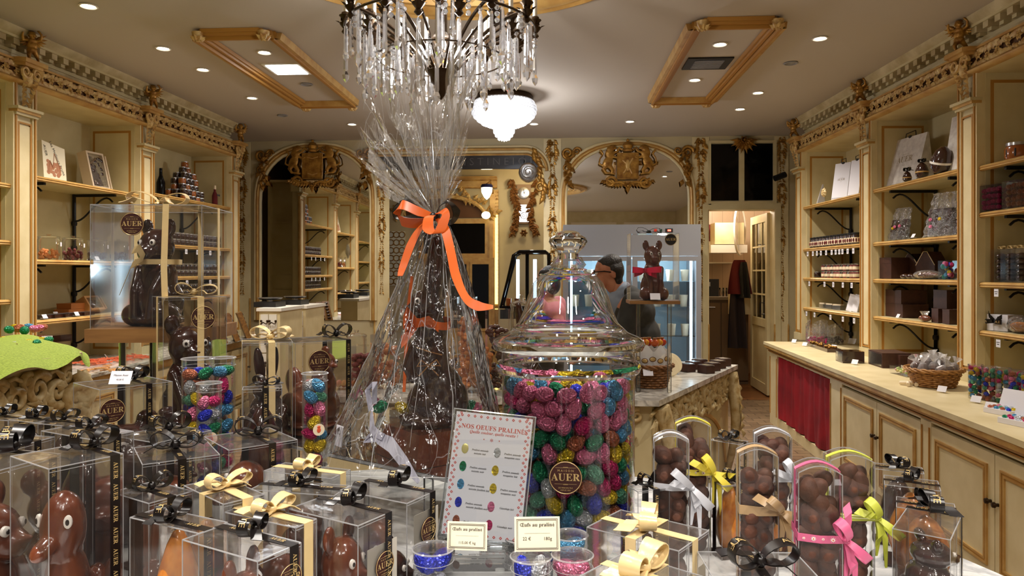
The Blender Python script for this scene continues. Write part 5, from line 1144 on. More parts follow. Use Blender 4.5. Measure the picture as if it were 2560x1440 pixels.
# ------------------------------------------------------------- the great bear on its wooden board
bp = at(352, 822, 1.86); BZ = bp.z; bth = .12
t = thing('wooden_board', 'thick wooden board on clear cylinders under the largest boxed bear', 'board', (bp.x,bp.y+.12,BZ-.035), bth); MB().bb(-.15,.15,-.13,.13,0,.035).build('plank','board',t)
for k,(dx,dy) in enumerate(((-.05,-.05),(.09,.03))):
    o = MB().lathe([(.045,0),(.045,BZ-.036-TIER)],24,0,cap=False).lathe([(.043,BZ-.036-TIER),(.043,0)],24,0,cap=False).build('riser_cylinder','acrylic',None,loc=(bp.x+dx,bp.y+.12+dy,TIER)); tag(o,'clear acrylic cylinder carrying the wooden board, '+('one toward the orange peel' if k==0 else 'one beside the second bear'),'display stand')
tz = at(430, 512, 1.86).z; bh = tz-BZ
T = thing('gift_box', 'largest clear gift box with champagne bow on the thick wooden board', 'gift box', (bp.x,bp.y+.12,BZ), bth); x, y = .14, .12
m = MB(); m.add([(-x,-y,0),(x,-y,0),(x,y,0),(-x,y,0),(-x,-y,bh),(x,-y,bh),(x,y,bh),(-x,y,bh)], [(0,1,5,4),(1,2,6,5),(2,3,7,6),(3,0,4,7),(4,5,6,7)])
for a_, b_ in (((-x,-y),(x,-y)),((x,-y),(x,y)),((x,y),(-x,y)),((-x,y),(-x,-y))): m.tube([(a_[0],a_[1],bh),(b_[0],b_[1],bh)],.0013,4,1); m.tube([(a_[0],a_[1],0),(a_[0],a_[1],bh)],.001,4,1)
m.build('clear_box',['plastic','plasticedge'],T,sharp=20)
m = MB(); m.ribbon([(.05,-y-.002,0),(.045,-y-.002,bh*.5),(.05,-y-.002,bh+.002),(.05,y,bh+.002),(.05,y,0)],(.008,0,0)); m.ribbon([(-x-.002,0,0),(-x-.002,0,bh+.002),(x+.002,0,bh+.002),(x+.002,0,0)],(0,.008,0)); m.build('ribbon_band','rib_gold',T)
o = link('bow', bow_mesh('rib_gold', 1.7, 5, .016), T, (-.01,-.02,bh+.004)); sticker('round_sticker', .03, Matrix.Translation((-.035,-y-.002,bh-.05)) @ XW, T)
choc('bear', (bp.x-.02,bp.y+.12,BZ+.001), bh*.93, bth-.35, 'largest glossy dark chocolate bear with ring eyes on the wooden board', 'choc', None, .82)
m = MB(); cb = Vector((bp.x-.02,bp.y+.12,BZ+bh*.93*.585)); r_ = .058
m.ribbon([cb+Vector((r_*math.cos(a_),r_*math.sin(a_),.0)) for a_ in [2*PI*i/24 for i in range(25)]],(0,0,.007)); m.ribbon([cb+Vector((-.035,-r_-.006,.03)),cb+Vector((-.01,-r_-.02,.035)),cb+Vector((.0,-r_-.015,.01)),cb+Vector((-.035,-r_-.012,-.01)),cb+Vector((-.07,-r_-.004,-.08))],(.004,0,.01)); tag(m.build('collar_ribbon','rib_gold',None),'champagne ribbon collar around the neck of the largest chocolate bear','ribbon')

# ------------------------------------------------------------- price tags on the table
def tagcard(name, C, w, h, rx, rz, lines, label, mat='cardcream', border=True, base=True):
    T = thing(name, label, 'price tag', C, rz); X = Matrix.Rotation(rx,4,'X') @ XW; m = MB(); m.box((0,0,0),(w,h,.0012),0,0,X)
    if border:
        for e in (.003,.0045):
            for a_,b_ in (((-w/2+e,-h/2+e),(w/2-e,-h/2+e)),((w/2-e,-h/2+e),(w/2-e,h/2-e)),((w/2-e,h/2-e),(-w/2+e,h/2-e)),((-w/2+e,h/2-e),(-w/2+e,-h/2+e))):
                m.tube([X @ Vector((a_[0],a_[1],.0009)), X @ Vector((b_[0],b_[1],.0009))],.0003,4,1)
    for s, sz, x, y in lines: put_text(m, s, sz, X @ Matrix.Translation((x,y,.0012)), 1)
    m.build('card', [mat,'ink'], T); 
    if base: MB().bb(-w*.3,w*.3,-.002,.02,-h/2-.008,-h/2).build('clear_foot','acrylic',T)
    return T
c = at(1168,1340,1.0); tagcard('price_tag',c,.056,.038,-.15,-.03,[(serif('Œufs au praliné'),.0060,0,.009),('115,00 € kg',.005,0,-.009),('________________',.004,0,.002)],'cream price tag lettered for praline eggs in front of the menu card foot')
c = at(1343,1335,.98); tagcard('price_tag',c,.062,.045,-.2,.1,[(serif('Œufs au praliné'),.0068,0,.012),('22 €          180g',.006,0,-.006),('______________',.005,0,.003)],'cream price tag lettered for praline eggs standing on the small egg tubs')
c = at(302,944,1.55); tagcard('price_tag',c,.045,.03,-.5,.1,[('Maison Auer',.006,0,.005),('45,00 €',.005,0,-.005)],'white price tag tucked under the black bow of the wide-eyed bear box','card',False,False)
c = at(848,1090,1.58); tagcard('price_tag',c,.03,.045,-.1,-.8,[('Auer',.006,0,.005)],'small white tag standing beside the cellophane skirt','card',False,False)

# ------------------------------------------------------------- menu card in acrylic holder
MT = 1.17; q0 = at(1130,1027,MT); q1 = at(1320,1048,MT*.985); q3 = at(1115,1335,MT*.96)
rt = (q1-q0); Wd = rt.length; upv = (q0-q3); Hd = upv.length; ctr = q0+rt*.5-upv*.5
Xm = frame_at(ctr, rt, upv); T = thing('menu_card', 'white card listing praline egg colours with a red patterned border, in a clear holder', 'sign', ctr)
iX = Matrix.Translation(-ctr) @ Xm; m = MB(); m.box((0,0,0),(Wd,Hd,.001),0,0,iX); Z1 = Matrix.Translation((0,0,.0011))
def pt(s, sz, x, y, mi=1): put_text(m, s, sz, iX @ Matrix.Translation((x,y,.0011)), mi)
pt(serif('NOS OEUFS PRALIN')+'É'+serif('S'), Wd*.080, Wd*.02, Hd*.385); pt(ital('Quelle couleur, quelle recette')+' ?', Wd*.052, Wd*.02, Hd*.345)
for k in (-1,0,1): pt('✽' if k == 0 else '•', Wd*.06, k*Wd*.1, Hd*.29)
nB = 17; nW = 11
for k in range(nB):
    for s in (-1,1):
        y_ = -Hd*.475+Hd*.95*k/(nB-1)*1.0
        for dx in (0,1): 
            X2 = iX @ Matrix.Translation((s*Wd*(.465-.03*dx),y_+dx*Hd*.028-Hd*.01,.0008)) @ Matrix.Rotation(PI/4,4,'Z'); m.box((0,0,0),(Wd*.026,Wd*.026,.0004),1,0,X2); m.box((0,0,.0003),(Wd*.01,Wd*.01,.0004),0,0,X2)
for k in range(nW):
    for s in (-1,1): X2 = iX @ Matrix.Translation((-Wd*.42+Wd*.84*k/(nW-1),s*Hd*.475,.0008)) @ Matrix.Rotation(PI/4,4,'Z'); m.box((0,0,0),(Wd*.028,Wd*.028,.0004),1,0,X2); m.box((0,0,.0003),(Wd*.01,Wd*.01,.0004),0,0,X2)
left = [('gold_pale','Praliné amande','noisette lait'),('green','Praliné amande','noisette noir'),('light blue','Praliné amande','noisette feuilleté lait'),('deep blue','Praliné amande','noisette feuilleté noir'),('copper','Praliné noisette','fleur de sel lait')]
right = [('silver','Praliné amande','nougatine coco'),('gold','Praliné amande','nougatine lait'),('gold','Praliné amande','nougatine noir'),('pink','Gianduja lait',''),('magenta','Gianduja noir','')]
eggsp = []
for col, X0_, Y0_ in ((left,-.33,.2),(right,.09,.2)):
    for i,(cl,a_,b_) in enumerate(col):
        y_ = Hd*(Y0_-.145*i)-(0 if col is left else Hd*.005); eggsp.append((cl,Wd*X0_,y_))
        pt(ital(a_), Wd*.033, Wd*(X0_+.2), y_-Hd*.002, 2); 
        if b_: pt(ital(b_), Wd*.033, Wd*(X0_+.2)+Wd*.005*max(0,len(b_)-14), y_-Hd*.03, 2)
m.build('printed_card', ['card','inkred','ink'], T)
FM['gold_pale'] = P('pale_gold_foil', lin(196,186,120), .35, .5)
for cl, x_, y_ in eggsp: MB().ball((0,0,0),(Wd*.045,Hd*.042,.0007),0,iX @ Matrix.Translation((x_,y_,.0010)),16,8).build('printed_egg', FM[cl], T)
m = MB(); m.box((0,0,.003),(Wd+.008,Hd+.008,.0015),0,0,iX).box((0,0,-.003),(Wd+.008,Hd+.008,.0015),0,0,iX); m.build('clear_holder','glass',T)
m = MB()
for z in (-.003,.003): m.tube([iX @ Vector((s1*(Wd/2+.004),s2*(Hd/2+.004),z)) for s1,s2 in ((-1,-1),(1,-1),(1,1),(-1,1))],.001,4,0,None,True)
m.build('holder_edge','acrylicedge',T)
zb2 = (q3-Vector((0,0,.012))).z
ra = at(1040,1385,1.02); rb2 = at(1300,1385,1.02)
slab('acrylic_riser', [(ra.x,ra.y),(rb2.x-.01,rb2.y),(rb2.x+.0,rb2.y+.17),(ra.x+.01,ra.y+.17)], TZ, min(zb2-.002,1.09), 'low clear acrylic riser under the menu card', [(ra.x+.02,ra.y+.02),(rb2.x-.03,rb2.y+.02),(ra.x+.03,ra.y+.15),(rb2.x-.02,rb2.y+.15)])

# ------------------------------------------------------------- foil eggs
def egg_mesh(col):
    m = MB(); n = 16; prof = []
    for i in range(13):
        a_ = PI*i/12; z = -math.cos(a_); r = math.sin(a_)*(1-.14*z); prof.append((r*.0136,z*.0192))
    m.lathe(prof, n, 0, None, False); me = m.mesh('foil_egg', FM[col])
    rr = random.Random(hash(col) % 99)
    for v in me.vertices: k = 1+.035*math.sin(v.co.x*900+v.co.z*700)*math.cos(v.co.y*800); v.co *= k
    return me
EG = {c: egg_mesh(c) for c in FOIL}
def egg(col, loc, rot, where, s=1.0):
    o = link('foil_egg', EG[col], None, loc, rot=rot, scale=s); tag(o, '%s foil egg %s' % (col, where), 'chocolate egg', '%s foil eggs %s' % (col, where)); return o
JT = 1.42; jc = at(1420, 900, JT); JX, JY = jc.x, jc.y
T = thing('apothecary_jar', 'big clear glass apothecary jar with bell lid and knob, full of foil eggs', 'jar', (JX,JY,TZ))
JR = .130
m = MB(); m.lathe([(.0,.004),(.115,.004),(.126,.012),(JR,.03),(JR,.375),(.136,.387),(.139,.395),(.136,.403),(.131,.41),(.131,.43)],64,0,None,False); m.build('glass_body','jarglass',T)
m = MB(); m.lathe([(.129,.392),(.139,.387),(.143,.397),(.139,.405),(.129,.402)],64,0,None,False); m.build('thick_rim','solidglass',T); m = MB(); m.lathe([(0,.0),(.117,.0),(.127,.008),(.127,.013),(.11,.005),(0,.005)],64,0,None,False); m.build('glass_foot','solidglass',T)
zl = TZ; prof_o = [(.128,.432),(.146,.436),(.148,.447),(.138,.455),(.118,.463),(.098,.482),(.088,.505),(.079,.535),(.069,.560),(.055,.575),(.038,.582),(.031,.590),(.036,.596),(.030,.604),(.027,.612)]
m = MB(); m.lathe(prof_o,64,0,None,False); L_ = m.build('lid','jarglass',T)
m = MB(); m.lathe([(.125,.430),(.146,.431),(.150,.440),(.146,.449),(.128,.452),(.125,.444)],64,0,None,False); m.build('lid_rim','solidglass',L_)
m = MB(); m.lathe([(0,.607),(.021,.607),(.020,.618),(.026,.625),(.033,.632),(.038,.641),(.036,.648),(.026,.654),(.021,.660),(.012,.663),(0,.664)],10,0); m.build('knob','solidglass',L_,sharp=25)
m = MB()
for z,r in ((.47,.108),(.576,.054),(.586,.035)): m.lathe([(r,z-.002),(r+.003,z),(r,z+.002)],48,0,None,False)
m.build('lid_rings','solidglass',L_)
ang_ = math.atan2(-JY, -JX)
sx_ = at(1414,1194,JT-JR).x; sa = Vector((at(1414,1194,JT-JR).x-JX, at(1414,1194,JT-JR).y-JY)); aa = math.atan2(sa.y,sa.x)
Xs = frame_at(Vector(((JR+.002)*math.cos(aa),(JR+.002)*math.sin(aa),at(1414,1194,JT-JR).z-TZ)), (-math.sin(aa),math.cos(aa),0), (0,0,1))
sticker('round_sticker', .030, Xs, T)
cols_top = ['pink']*7+['light blue','green','pink','magenta','pink']
cols_mid = ['green','green','gold','light blue','deep blue','pink','magenta','mint','gold','copper']
cols_low = ['gold','gold','green','deep blue','light blue','mint','copper','magenta','green','gold','silver','deep blue']
ne = 0; rows = 12; ztop = .372
for i in range(rows):
    z = .03+(ztop-.03)*(i+.5)/rows; nr = 19
    for k in range(nr):
        a_ = aa+2*PI*(k+.5*(i%2)-nr/2)/nr+R.uniform(-.04,.04); rel = (a_-aa+PI) % (2*PI)-PI
        if abs(rel) > 1.75: continue
        col = R.choice(cols_top if i >= rows-2 or (i == rows-3 and R.random() < .6) else cols_mid if i >= rows-6 else cols_low)
        band = 'in the pink upper layers' if i >= rows-2 else 'in the middle layers' if i >= 5 else 'in the lower layers'
        r = JR-.019-R.uniform(0,.008)
        egg(col, (JX+r*math.cos(a_), JY+r*math.sin(a_), TZ+z+R.uniform(-.004,.004)), (R.uniform(-.35,.35), R.uniform(-1.6,1.6), a_-PI/2+R.uniform(-.3,.3)), 'inside the big glass jar, '+band, R.uniform(1.0,1.1)); ne += 1
core = MB(); matsl = list(FOIL); 
for i in range(12):
    z = .035+(ztop-.035)*(i+.5)/12
    for rr_, nr in ((.085,15),(.05,8),(.0,1)):
        for k in range(nr):
            a_ = aa+2*PI*(k+.5*(i%2))/nr; core.ball((rr_*math.cos(a_),rr_*math.sin(a_),z+R.uniform(-.005,.005)),(.0135,.0135,.0185),R.choice([0,0,0,3,2,4,5]) if i > 8 else R.randrange(9),None,8,6,Euler((R.uniform(-1.5,1.5),R.uniform(-1,1),0)))
    for k in range(12):
        a_ = aa+PI+(-1.3+2.6*k/11); core.ball(((JR-.018)*math.cos(a_),(JR-.018)*math.sin(a_),z),(.0135,.0135,.0185),R.randrange(9),None,8,6,Euler((R.uniform(-1.5,1.5),R.uniform(-1,1),0)))
tag(core.build('foil_egg_fill',[FM[c] for c in FOIL],None,loc=(JX,JY,TZ),sharp=None),'foil eggs heaped in the core and far side of the big glass jar','chocolate eggs',None,'stuff')

# ------------------------------------------------------------- egg tubes and tubs
def tube_of(px, py, t, r, z0, label, fill, lid=True, seed=1, es=1.0, stk=None, botpy=None):
    c = at(px, py, t); h = c.z-z0; T = thing('egg_tube', label, 'tube', (c.x,c.y,z0))
    m = MB(); m.lathe([(r,0),(r,h)],36,0,None,False); m.build('clear_wall','plastic',T)
    m = MB(); m.lathe([(0,0),(r,0),(r+.0008,.003),(0,.003)],36); m.build('base_disc','white',T)
    m = MB(); m.lathe([(0,h-.001),(r+.0015,h-.0005),(r+.002,h),(r+.0015,h+.0008),(0,h+.0006)],36,0,None,False); m.build('lid','plastic',T)
    m = MB(); m.lathe([(r+.001,h-.0005),(r+.0026,h+.0008),(r+.001,h+.002)],36,0,None,False); m.lathe([(r+.0008,h-.016),(r+.0018,h-.0155),(r+.0008,h-.015)],36,0,None,False); m.build('lid_rim','plasticedge',T)
    rr = random.Random(seed); k = 0; rad = max(0,r-.0155*es); nl = max(2,int((h*fill-.036)/(.0265*es))+1)
    for li in range(nl):
        z = .018+li*(h*fill-.036)/(nl-1)
        if rad > .012: spots = [(rr.uniform(0,6.3)+2*PI*j/3) for j in range(3)]; base = rr.uniform(0,6.3); spots = [base+2*PI*j/3 for j in range(3)]
        else: base = rr.uniform(0,6.3); spots = [base, base+PI]
        for a_ in spots:
            egg(rr.choice(list(FOIL)), (c.x+rad*math.cos(a_), c.y+rad*math.sin(a_), z0+z+rr.uniform(-.003,.003)), (rr.uniform(-.4,.4),rr.uniform(-1.6,1.6),rr.uniform(-.5,.5)), 'in the '+label[:label.find(' of ')] + label[label.find(' of ')+len(' of foil eggs'):], es*.93)
    if stk: 
        a_ = math.atan2(-c.y,-c.x)+stk[0]; X = frame_at(Vector(((r+.001)*math.cos(a_),(r+.001)*math.sin(a_),h*stk[1])), (-math.sin(a_),math.cos(a_),0),(0,0,1)); m = MB(); m.lathe([(0,0),(.013,0),(.013,.0006),(0,.0006)],24,0,X); m.ball((0,-.001,.001),(.0045,.006,.0008),1,X,10,6); m.ball((0,.006,.001),(.004,.003,.0008),1,X,10,6); m.build('round_label',['labelcream',P('orange_print',lin(210,80,40),.5)],T)
    return T
tube_of(495,897,1.62,.034,1.06,'slim clear tube of foil eggs beside the bow-necked bear',.95,seed=3)
tube_of(557,895,1.64,.027,1.06,'slimmer clear tube of foil eggs behind the shortest tube',.95,seed=4)
tube_of(523,958,1.5,.0245,1.06,'shortest clear tube of foil eggs with an orange print label',.9,seed=5,stk=(.1,.5),es=.9)
tube_of(787,934,1.6,.0275,1.08,'standalone clear tube of foil eggs before the large hen box',.97,seed=6,stk=(.3,.42))
for px,py,r_,l,sd in ((495,897,.034,'a',0),):
    b_ = at(525,905,1.58); o = MB().bb(-.11,.11,-.11,.08,0,1.06-TZ).build('acrylic_block','acrylic',None,loc=(b_.x,b_.y,TZ),rz=.35); tag(o,'clear acrylic block carrying three slim egg tubes','display stand')
def tub(px, py, t, r, label, seed, fill=.72):
    return tube_of(px, py, t, r, TZ, label, 1.0, seed=seed)
tub(1083,1372,1.0,.0275,'small round tub of foil eggs below the first price tag',21,.9)
tub(1328,1392,.97,.0265,'small round tub of foil eggs under the second price tag',22,.86)
tub(1431,1388,.97,.0265,'small round tub of foil eggs beside the champagne fish box',23,.9)
tub(1425,1338,1.1,.026,'small round tub of foil eggs tucked against the jar foot',24,.8)
tub(1302,1345,1.12,.024,'small round tub of foil eggs half hidden by the second price tag',25,.8)

# ------------------------------------------------------------- tall boxes of cocoa almonds
def almond_box(px, py, t, w, d, rz, rib, label, z0=TZ, bandz=.5, pattern=None, botz=.93):
    c = at(px, py, t); h = c.z-z0; T = thing('almond_box', label, 'gift box', (c.x,c.y+d/2,z0), rz); x, y = w/2, d/2
    def prof(f): return [(-x,f)]
    arc = [(-x+2*x*i/8, h-.012+.012*math.sin(PI*i/8)) for i in range(9)]
    m = MB(); poly = [(-x,0),(x,0)]+[(a_,b_) for a_,b_ in reversed(arc)]
    for yy in (-y,y): m.add([(a_,yy,b_) for a_,b_ in poly],[tuple(range(len(poly)))],0)
    for s in (-x,x): m.add([(s,-y,0),(s,y,0),(s,y,h-.012),(s,-y,h-.012)],[(0,1,2,3)],0)
    for (a0,b0),(a1,b1) in zip(arc[:-1],arc[1:]): m.add([(a0,-y,b0),(a1,-y,b1),(a1,y,b1),(a0,y,b0)],[(0,1,2,3)],1)
    for yy in (-y,y): m.tube([(a_,yy,b_) for a_,b_ in arc],.0009,4,2)
    for s in (-x,x):
        for yy in (-y,y): m.tube([(s,yy,0),(s,yy,h-.012)],.0009,4,2)
    m.build('clear_box',['plastic','plastictop','plasticedge'],T,sharp=30)
    # cocoa almonds are things of their own, visible as rounded lumps
    g = .0012; k = .006 if rib != 'rib_tan' else .008
    m = MB(); m.ribbon([(x+g,0,0),(x+g,0,h-.012)]+[(a_,0,b_+g) for a_,b_ in reversed(arc)]+[(-x-g,0,h-.012),(-x-g,0,0)],(0,k,0),0)
    zz = h*bandz; m.ribbon([(-x-g,-y-g,zz),(0,-y-g*1.5,zz-.002),(x+g,-y-g,zz),(x+g,y+g,zz),(-x-g,y+g,zz),(-x-g,-y-g,zz)],(0,0,k),0)
    if pattern:
        for i in range(5):
            X = Matrix.Translation((-x+2*x*(i+.5)/4.5,-y-g*1.5-.001,zz-.001)) @ XW if i < 4 else Matrix.Translation((x+.004,-y*.9,zz)) @ XW
            rr_ = k*(.75 if i%2 else .45) if i < 4 else k*1.6
            for q in range(9): leaf(m, X @ Matrix.Rotation(2*PI*q/9,4,'Z'), rr_, rr_*.3, .0006, 1)
            m.lathe([(0,.001),(rr_*.25,.001)],8,2,X)
        for i in range(6):
            X = Matrix.Translation((x+g*2,0,h*.2+h*.12*i)) @ Matrix.Rotation(PI/2,4,'Z') @ XW
            for q in range(8): leaf(m, X @ Matrix.Rotation(2*PI*q/8,4,'Z'), k*.7, k*.2, .0006, 1)
    if rib == 'rib_lime':
        for o_ in (-.35,.35): m.ribbon([(x+g*2,o_*k,0),(x+g*2,o_*k,h-.012)],(0,k*.1,0),1); m.ribbon([(-x,-y-g*2.2,zz+o_*k),(x,-y-g*2.2,zz+o_*k)],(0,0,k*.1),1)
    m.build('ribbon_band',[rib,'eye' if pattern else 'rib_limestripe','rib_orange'],T)
    bm = bow_mesh(rib, 1.0, int(px), .0075, True, 1.1); o = link('bow', bm, T, (x+.002,-y*.8,zz)); o.rotation_euler = (PI/2,.9,.35)
    for q in (0,1):
        m = MB(); LL = .07+.02*q; m.ribbon([(x+.004,-y*.8,zz),(x+.008+.01*q,-y*.9,zz-LL*.4),(x+.004+.016*q,-y*.85,zz-LL)],[(.003,.002,0),(.005,.001,0),(.002,.001,0)],0); m.build('ribbon_tail',rib,T)
    # filling
    rr = random.Random(int(px)); top = h*.88; z = .014; n = 0; idx = 0
    while z < top:
        for (ax,ay) in ((-.2,-.2),(.2,-.2),(-.2,.22),(.2,.2),(0,-.1)):
            if z > h*.78 and rr.random() < .4: continue
            o = link('cocoa_almond', ALM, None, (0,0,0), rot=(rr.uniform(-.9,.9),rr.uniform(-1.2,1.2),rr.uniform(0,3)), scale=rr.uniform(.86,1.05)*w/.066)
            idx += 1; lx, ly = ax*w+rr.uniform(-.004,.004), ay*d+rr.uniform(-.003,.003)
            o.location = (c.x+math.cos(rz)*lx-math.sin(rz)*ly, c.y+d/2+math.sin(rz)*lx+math.cos(rz)*ly, z0+z+rr.uniform(-.009,.009))
            tag(o,'cocoa-dusted almond inside the '+label[label.find('tied'):].replace('tied with','box tied with') ,'almond','cocoa almonds in the '+label[label.find('tied'):]+' box')
        z += .0215*w/.066
    return T
m = MB(); m.lathe([(math.sin(PI*i/12)*.0165*(1-.12*-math.cos(PI*i/12)),-math.cos(PI*i/12)*.021) for i in range(13)],16,0,None,False); ALM = m.mesh('cocoa_almond','choc_matte')
almond_box(1683,1090,1.32,.062,.055,-.1,'rib_white','tall arched box of cocoa almonds tied with silver organza by the jar',bandz=.67)
almond_box(1738,1052,1.48,.068,.055,-.1,'rib_yellow','tall arched box of cocoa almonds tied with flowered yellow ribbon',bandz=.62,pattern=True)
almond_box(1902,1124,1.25,.064,.05,-.12,'rib_tan','tall arched box of cocoa almonds tied with plain tan satin',bandz=.615)
almond_box(1940,1078,1.48,.068,.055,-.12,'rib_white','tall arched box of cocoa almonds tied with silver ribbon behind the tan one',bandz=.62)
almond_box(2058,1166,1.12,.064,.055,-.15,'rib_pink','tall arched box of cocoa almonds tied with pink daisy organza',bandz=.60,pattern=True)
almond_box(2138,1138,1.3,.074,.06,-.15,'rib_lime','tall arched box of cocoa almonds tied with striped lime ribbon',bandz=.56)
# golden egg in a box with black lettered ribbon between the almond boxes
filled(((1805,1215),(1880,1205),(1780,1195),1.45,'clear box with a black lettered band around a tall golden egg'),'egg','tall golden caramel egg between the yellow and tan almond boxes',0,'caramel',fr=1.0,cross=True)
filled(((1595,1230),(1660,1215),(1580,1215),1.3,'low clear box beside the silver organza almond box and jar'),'fish','brown fish beside the jar and the silver organza box',0,'choc_milk')
# ================================================================= WRAPPED FIGURE
KT = 1.69; kc = at(1072, 1046, KT); PT = 1.15
cc = onz(1088,1170,TIER+.003); pr_ = Vector((.02,1,0))
T = thing('chocolate_plinth', 'broad brown chocolate block under the tall wrapped rabbit', 'chocolate block', (cc.x-.03, cc.y+.125, TIER+.001), .72)
m = MB(); m.bb(-.098,.098,-.098,.098,0,.012); m.add([(-.095,-.095,.012),(.095,-.095,.012),(.095,.095,.012),(-.095,.095,.012),(-.078,-.078,PT-TIER-.001),(.078,-.078,PT-TIER-.001),(.078,.078,PT-TIER-.001),(-.078,.078,PT-TIER-.001)],[(4,5,6,7),(0,1,5,4),(1,2,6,5),(2,3,7,6),(3,0,4,7)]); m.build('block','choc_milk',T)
plc = Vector((cc.x-.03, cc.y+.125, PT))
RAB = [((0,0,.12),(.13,.11,.13)), ((.05,0,.16),(.13,.115,.17)), ((0,0,.32),(.105,.095,.18)), ((-.005,0,.48),(.095,.09,.13)), ((-.02,0,.63),(.1,.09,.085)), ((-.09,0,.6),(.06,.055,.05)), [((.0,-.04,.66),.055),((.02,-.05,.82),.06),((.03,-.05,.96),.035)], [((.03,.04,.66),.055),((.06,.05,.8),.06),((.09,.06,.93),.035)],
       [((-.08,-.05,.42),.04),((-.12,-.05,.32),.035),((-.1,-.05,.26),.03)], [((-.08,.05,.42),.04),((-.12,.05,.3),.035)], ((-.07,-.05,.04),(.1,.05,.045)), ((-.07,.05,.04),(.1,.05,.045)), ((.1,-.04,.14),(.1,.08,.12)), ((.17,0,.1),(.04,.04,.04)), ((0,0,.03),(.14,.12,.04))]
hR = at(1080,585,KT).z-PT
T = thing('chocolate_rabbit', 'tall dark chocolate rabbit with upright ears wrapped in crackling cellophane, orange bow at its neck', 'chocolate figure', (plc.x+.0,plc.y-.01,PT), .25); T.scale = (hR*.98,hR*.98,hR)
link('moulded_body', blob('rabbit', RAB, .011, 'choc', 3), T)
m = MB(); m.ball((-.075,-.085,.655),(.016,.008,.018),0).ball((-.076,-.092,.655),(.008,.004,.01),1); m.build('eye',['eye','pupil'],T)
m = MB(); rr_ = .105; m.ribbon([(rr_*math.cos(a_),.095*math.sin(a_),.535+.012*math.sin(a_*2)) for a_ in [2*PI*i/24 for i in range(25)]],(0,0,.02))
m.ribbon([(-.08,-.09,.54),(-.13,-.13,.6),(-.15,-.13,.55),(-.1,-.1,.53)],(.0,.01,.03)); m.ribbon([(-.08,-.09,.54),(-.13,-.12,.48),(-.16,-.12,.45)],(.0,.01,.03)); m.ribbon([(-.08,-.09,.54),(-.02,-.13,.56),(.03,-.13,.52)],(.0,.0,.022)); tag(m.build('neck_bow','rib_orange',T), None)
m = MB()
for q in (-1,1): m.tube([(-.02,-.12,.33),(-.02+q*.04,-.135,.36),(-.02+q*.06,-.135,.33),(-.02,-.12,.33),(-.02+q*.05,-.13,.28)],.004,5)
m.tube([(-.08,-.09,.42),(-.02,-.115,.4),(.05,-.1,.38)],.004,5); m.build('raffia_tie','wickerpale',T)
# cellophane: skirt, gathered neck, flare
tie = at(1092,545,KT); 
def pleat(th, s, k, sd): 
    x = th*k/(2*PI)+sd+1.3*math.sin(th*2+sd)+.5*math.sin(th*5+sd*2); f = x-math.floor(x); return abs(2*f-1)-.5
def skirt(u, v):
    th = 2*PI*u; base = Vector((plc.x-.012, plc.y-.02, TIER+.003)); c = base.lerp(tie, v); c.z = 0
    z = TIER+.003+(tie.z-TIER)*v; e = 1-v
    r = .012+.235*e**.82*(1-.12*math.sin(PI*v)) ; sq = 1+.10*e*math.cos(4*(th-.72)); 
    r = r*sq*(1 if math.cos(th) < 0 else 1-.17*e*abs(math.cos(th)))
    r += (.018*e+.007)*pleat(th,v,13,.3)*(.5+.5*math.sin(v*2.2+th))+.003*pleat(th,v,34,1.7)*(.4+e)
    r += .004*math.sin(v*37+th*9)*math.sin(th*6+v*11)*math.sin(PI*v)
    p = Vector((c.x+r*math.cos(th), c.y+.82*r*math.sin(th), z)); return p
def flare(sd, lean, hgt, rad):
    def fn(u, v):
        th = 2*PI*u; s = v; hh = hgt*(.78+.26*math.sin(th*3+sd)+.12*math.sin(th*7+sd*3)+.1*pleat(th,0,9,sd))
        r = .016+rad*s**1.25*(1+.2*math.cos(th*2+sd)); r += (.034*s+.003)*pleat(th,s,8,sd)+.006*s*pleat(th,s,19,sd*2)+.008*s*math.sin(s*13+th*4+sd)
        c = tie+Vector((lean*s*1.15,-.0,0)); return Vector((c.x+r*math.cos(th), c.y+.8*r*math.sin(th), tie.z+hh*s+.004*math.sin(s*30+th*8)))
    return fn
T = thing('cellophane_wrap', 'clear crackling cellophane gathered under an orange and black bow and flaring up to the chandelier', 'wrapping', (0,0,0))
m = MB(); m.sheet(skirt, 200, 70, 0, None, True); m.build('skirt','cello',T,sharp=12)
f1, f2 = flare(.4,-.045,.34,.095), flare(2.1,-.02,.40,.06)
m = MB(); m.sheet(f1, 150, 34, 0, None, True); m.build('flare','cello_flare',T,sharp=12)
m = MB(); m.sheet(f2, 110, 34, 0, None, True); m.build('flare','cello_flare',T,sharp=12)
m = MB(); rr = random.Random(12)
for k in range(26):
    u = rr.random(); f_ = f1 if k % 2 else f2; v0 = rr.uniform(0,.35); v1 = rr.uniform(.55,1); m.tube([f_((u+.012*math.sin(v0*9+i)*i*.1) % 1, v0+(v1-v0)*i/9) for i in range(10)], [.0009*(1-abs(i-4)/7) for i in range(10)], 4)
for k in range(20):
    u = rr.random(); v1 = rr.uniform(.93,.99); v0 = rr.uniform(.1,.75) if k % 3 else 0; m.tube([skirt(u+.003*math.sin(i*.5+k), v1+(v0-v1)*i/14) for i in range(15)], [.0010*(1-abs(i-7)/9) for i in range(15)], 4)
for u in (.04,.19,.31,.44,.57,.69,.82,.93): m.tube([skirt(u+.004*math.sin(i), .97*(1-i/20)) for i in range(21)], .0009, 4)
m.tube([skirt(i/80, 0)+Vector((0,0,.001)) for i in range(80)], .0008, 4, 0, None, True)
m.build('fold_lines','fold',T)
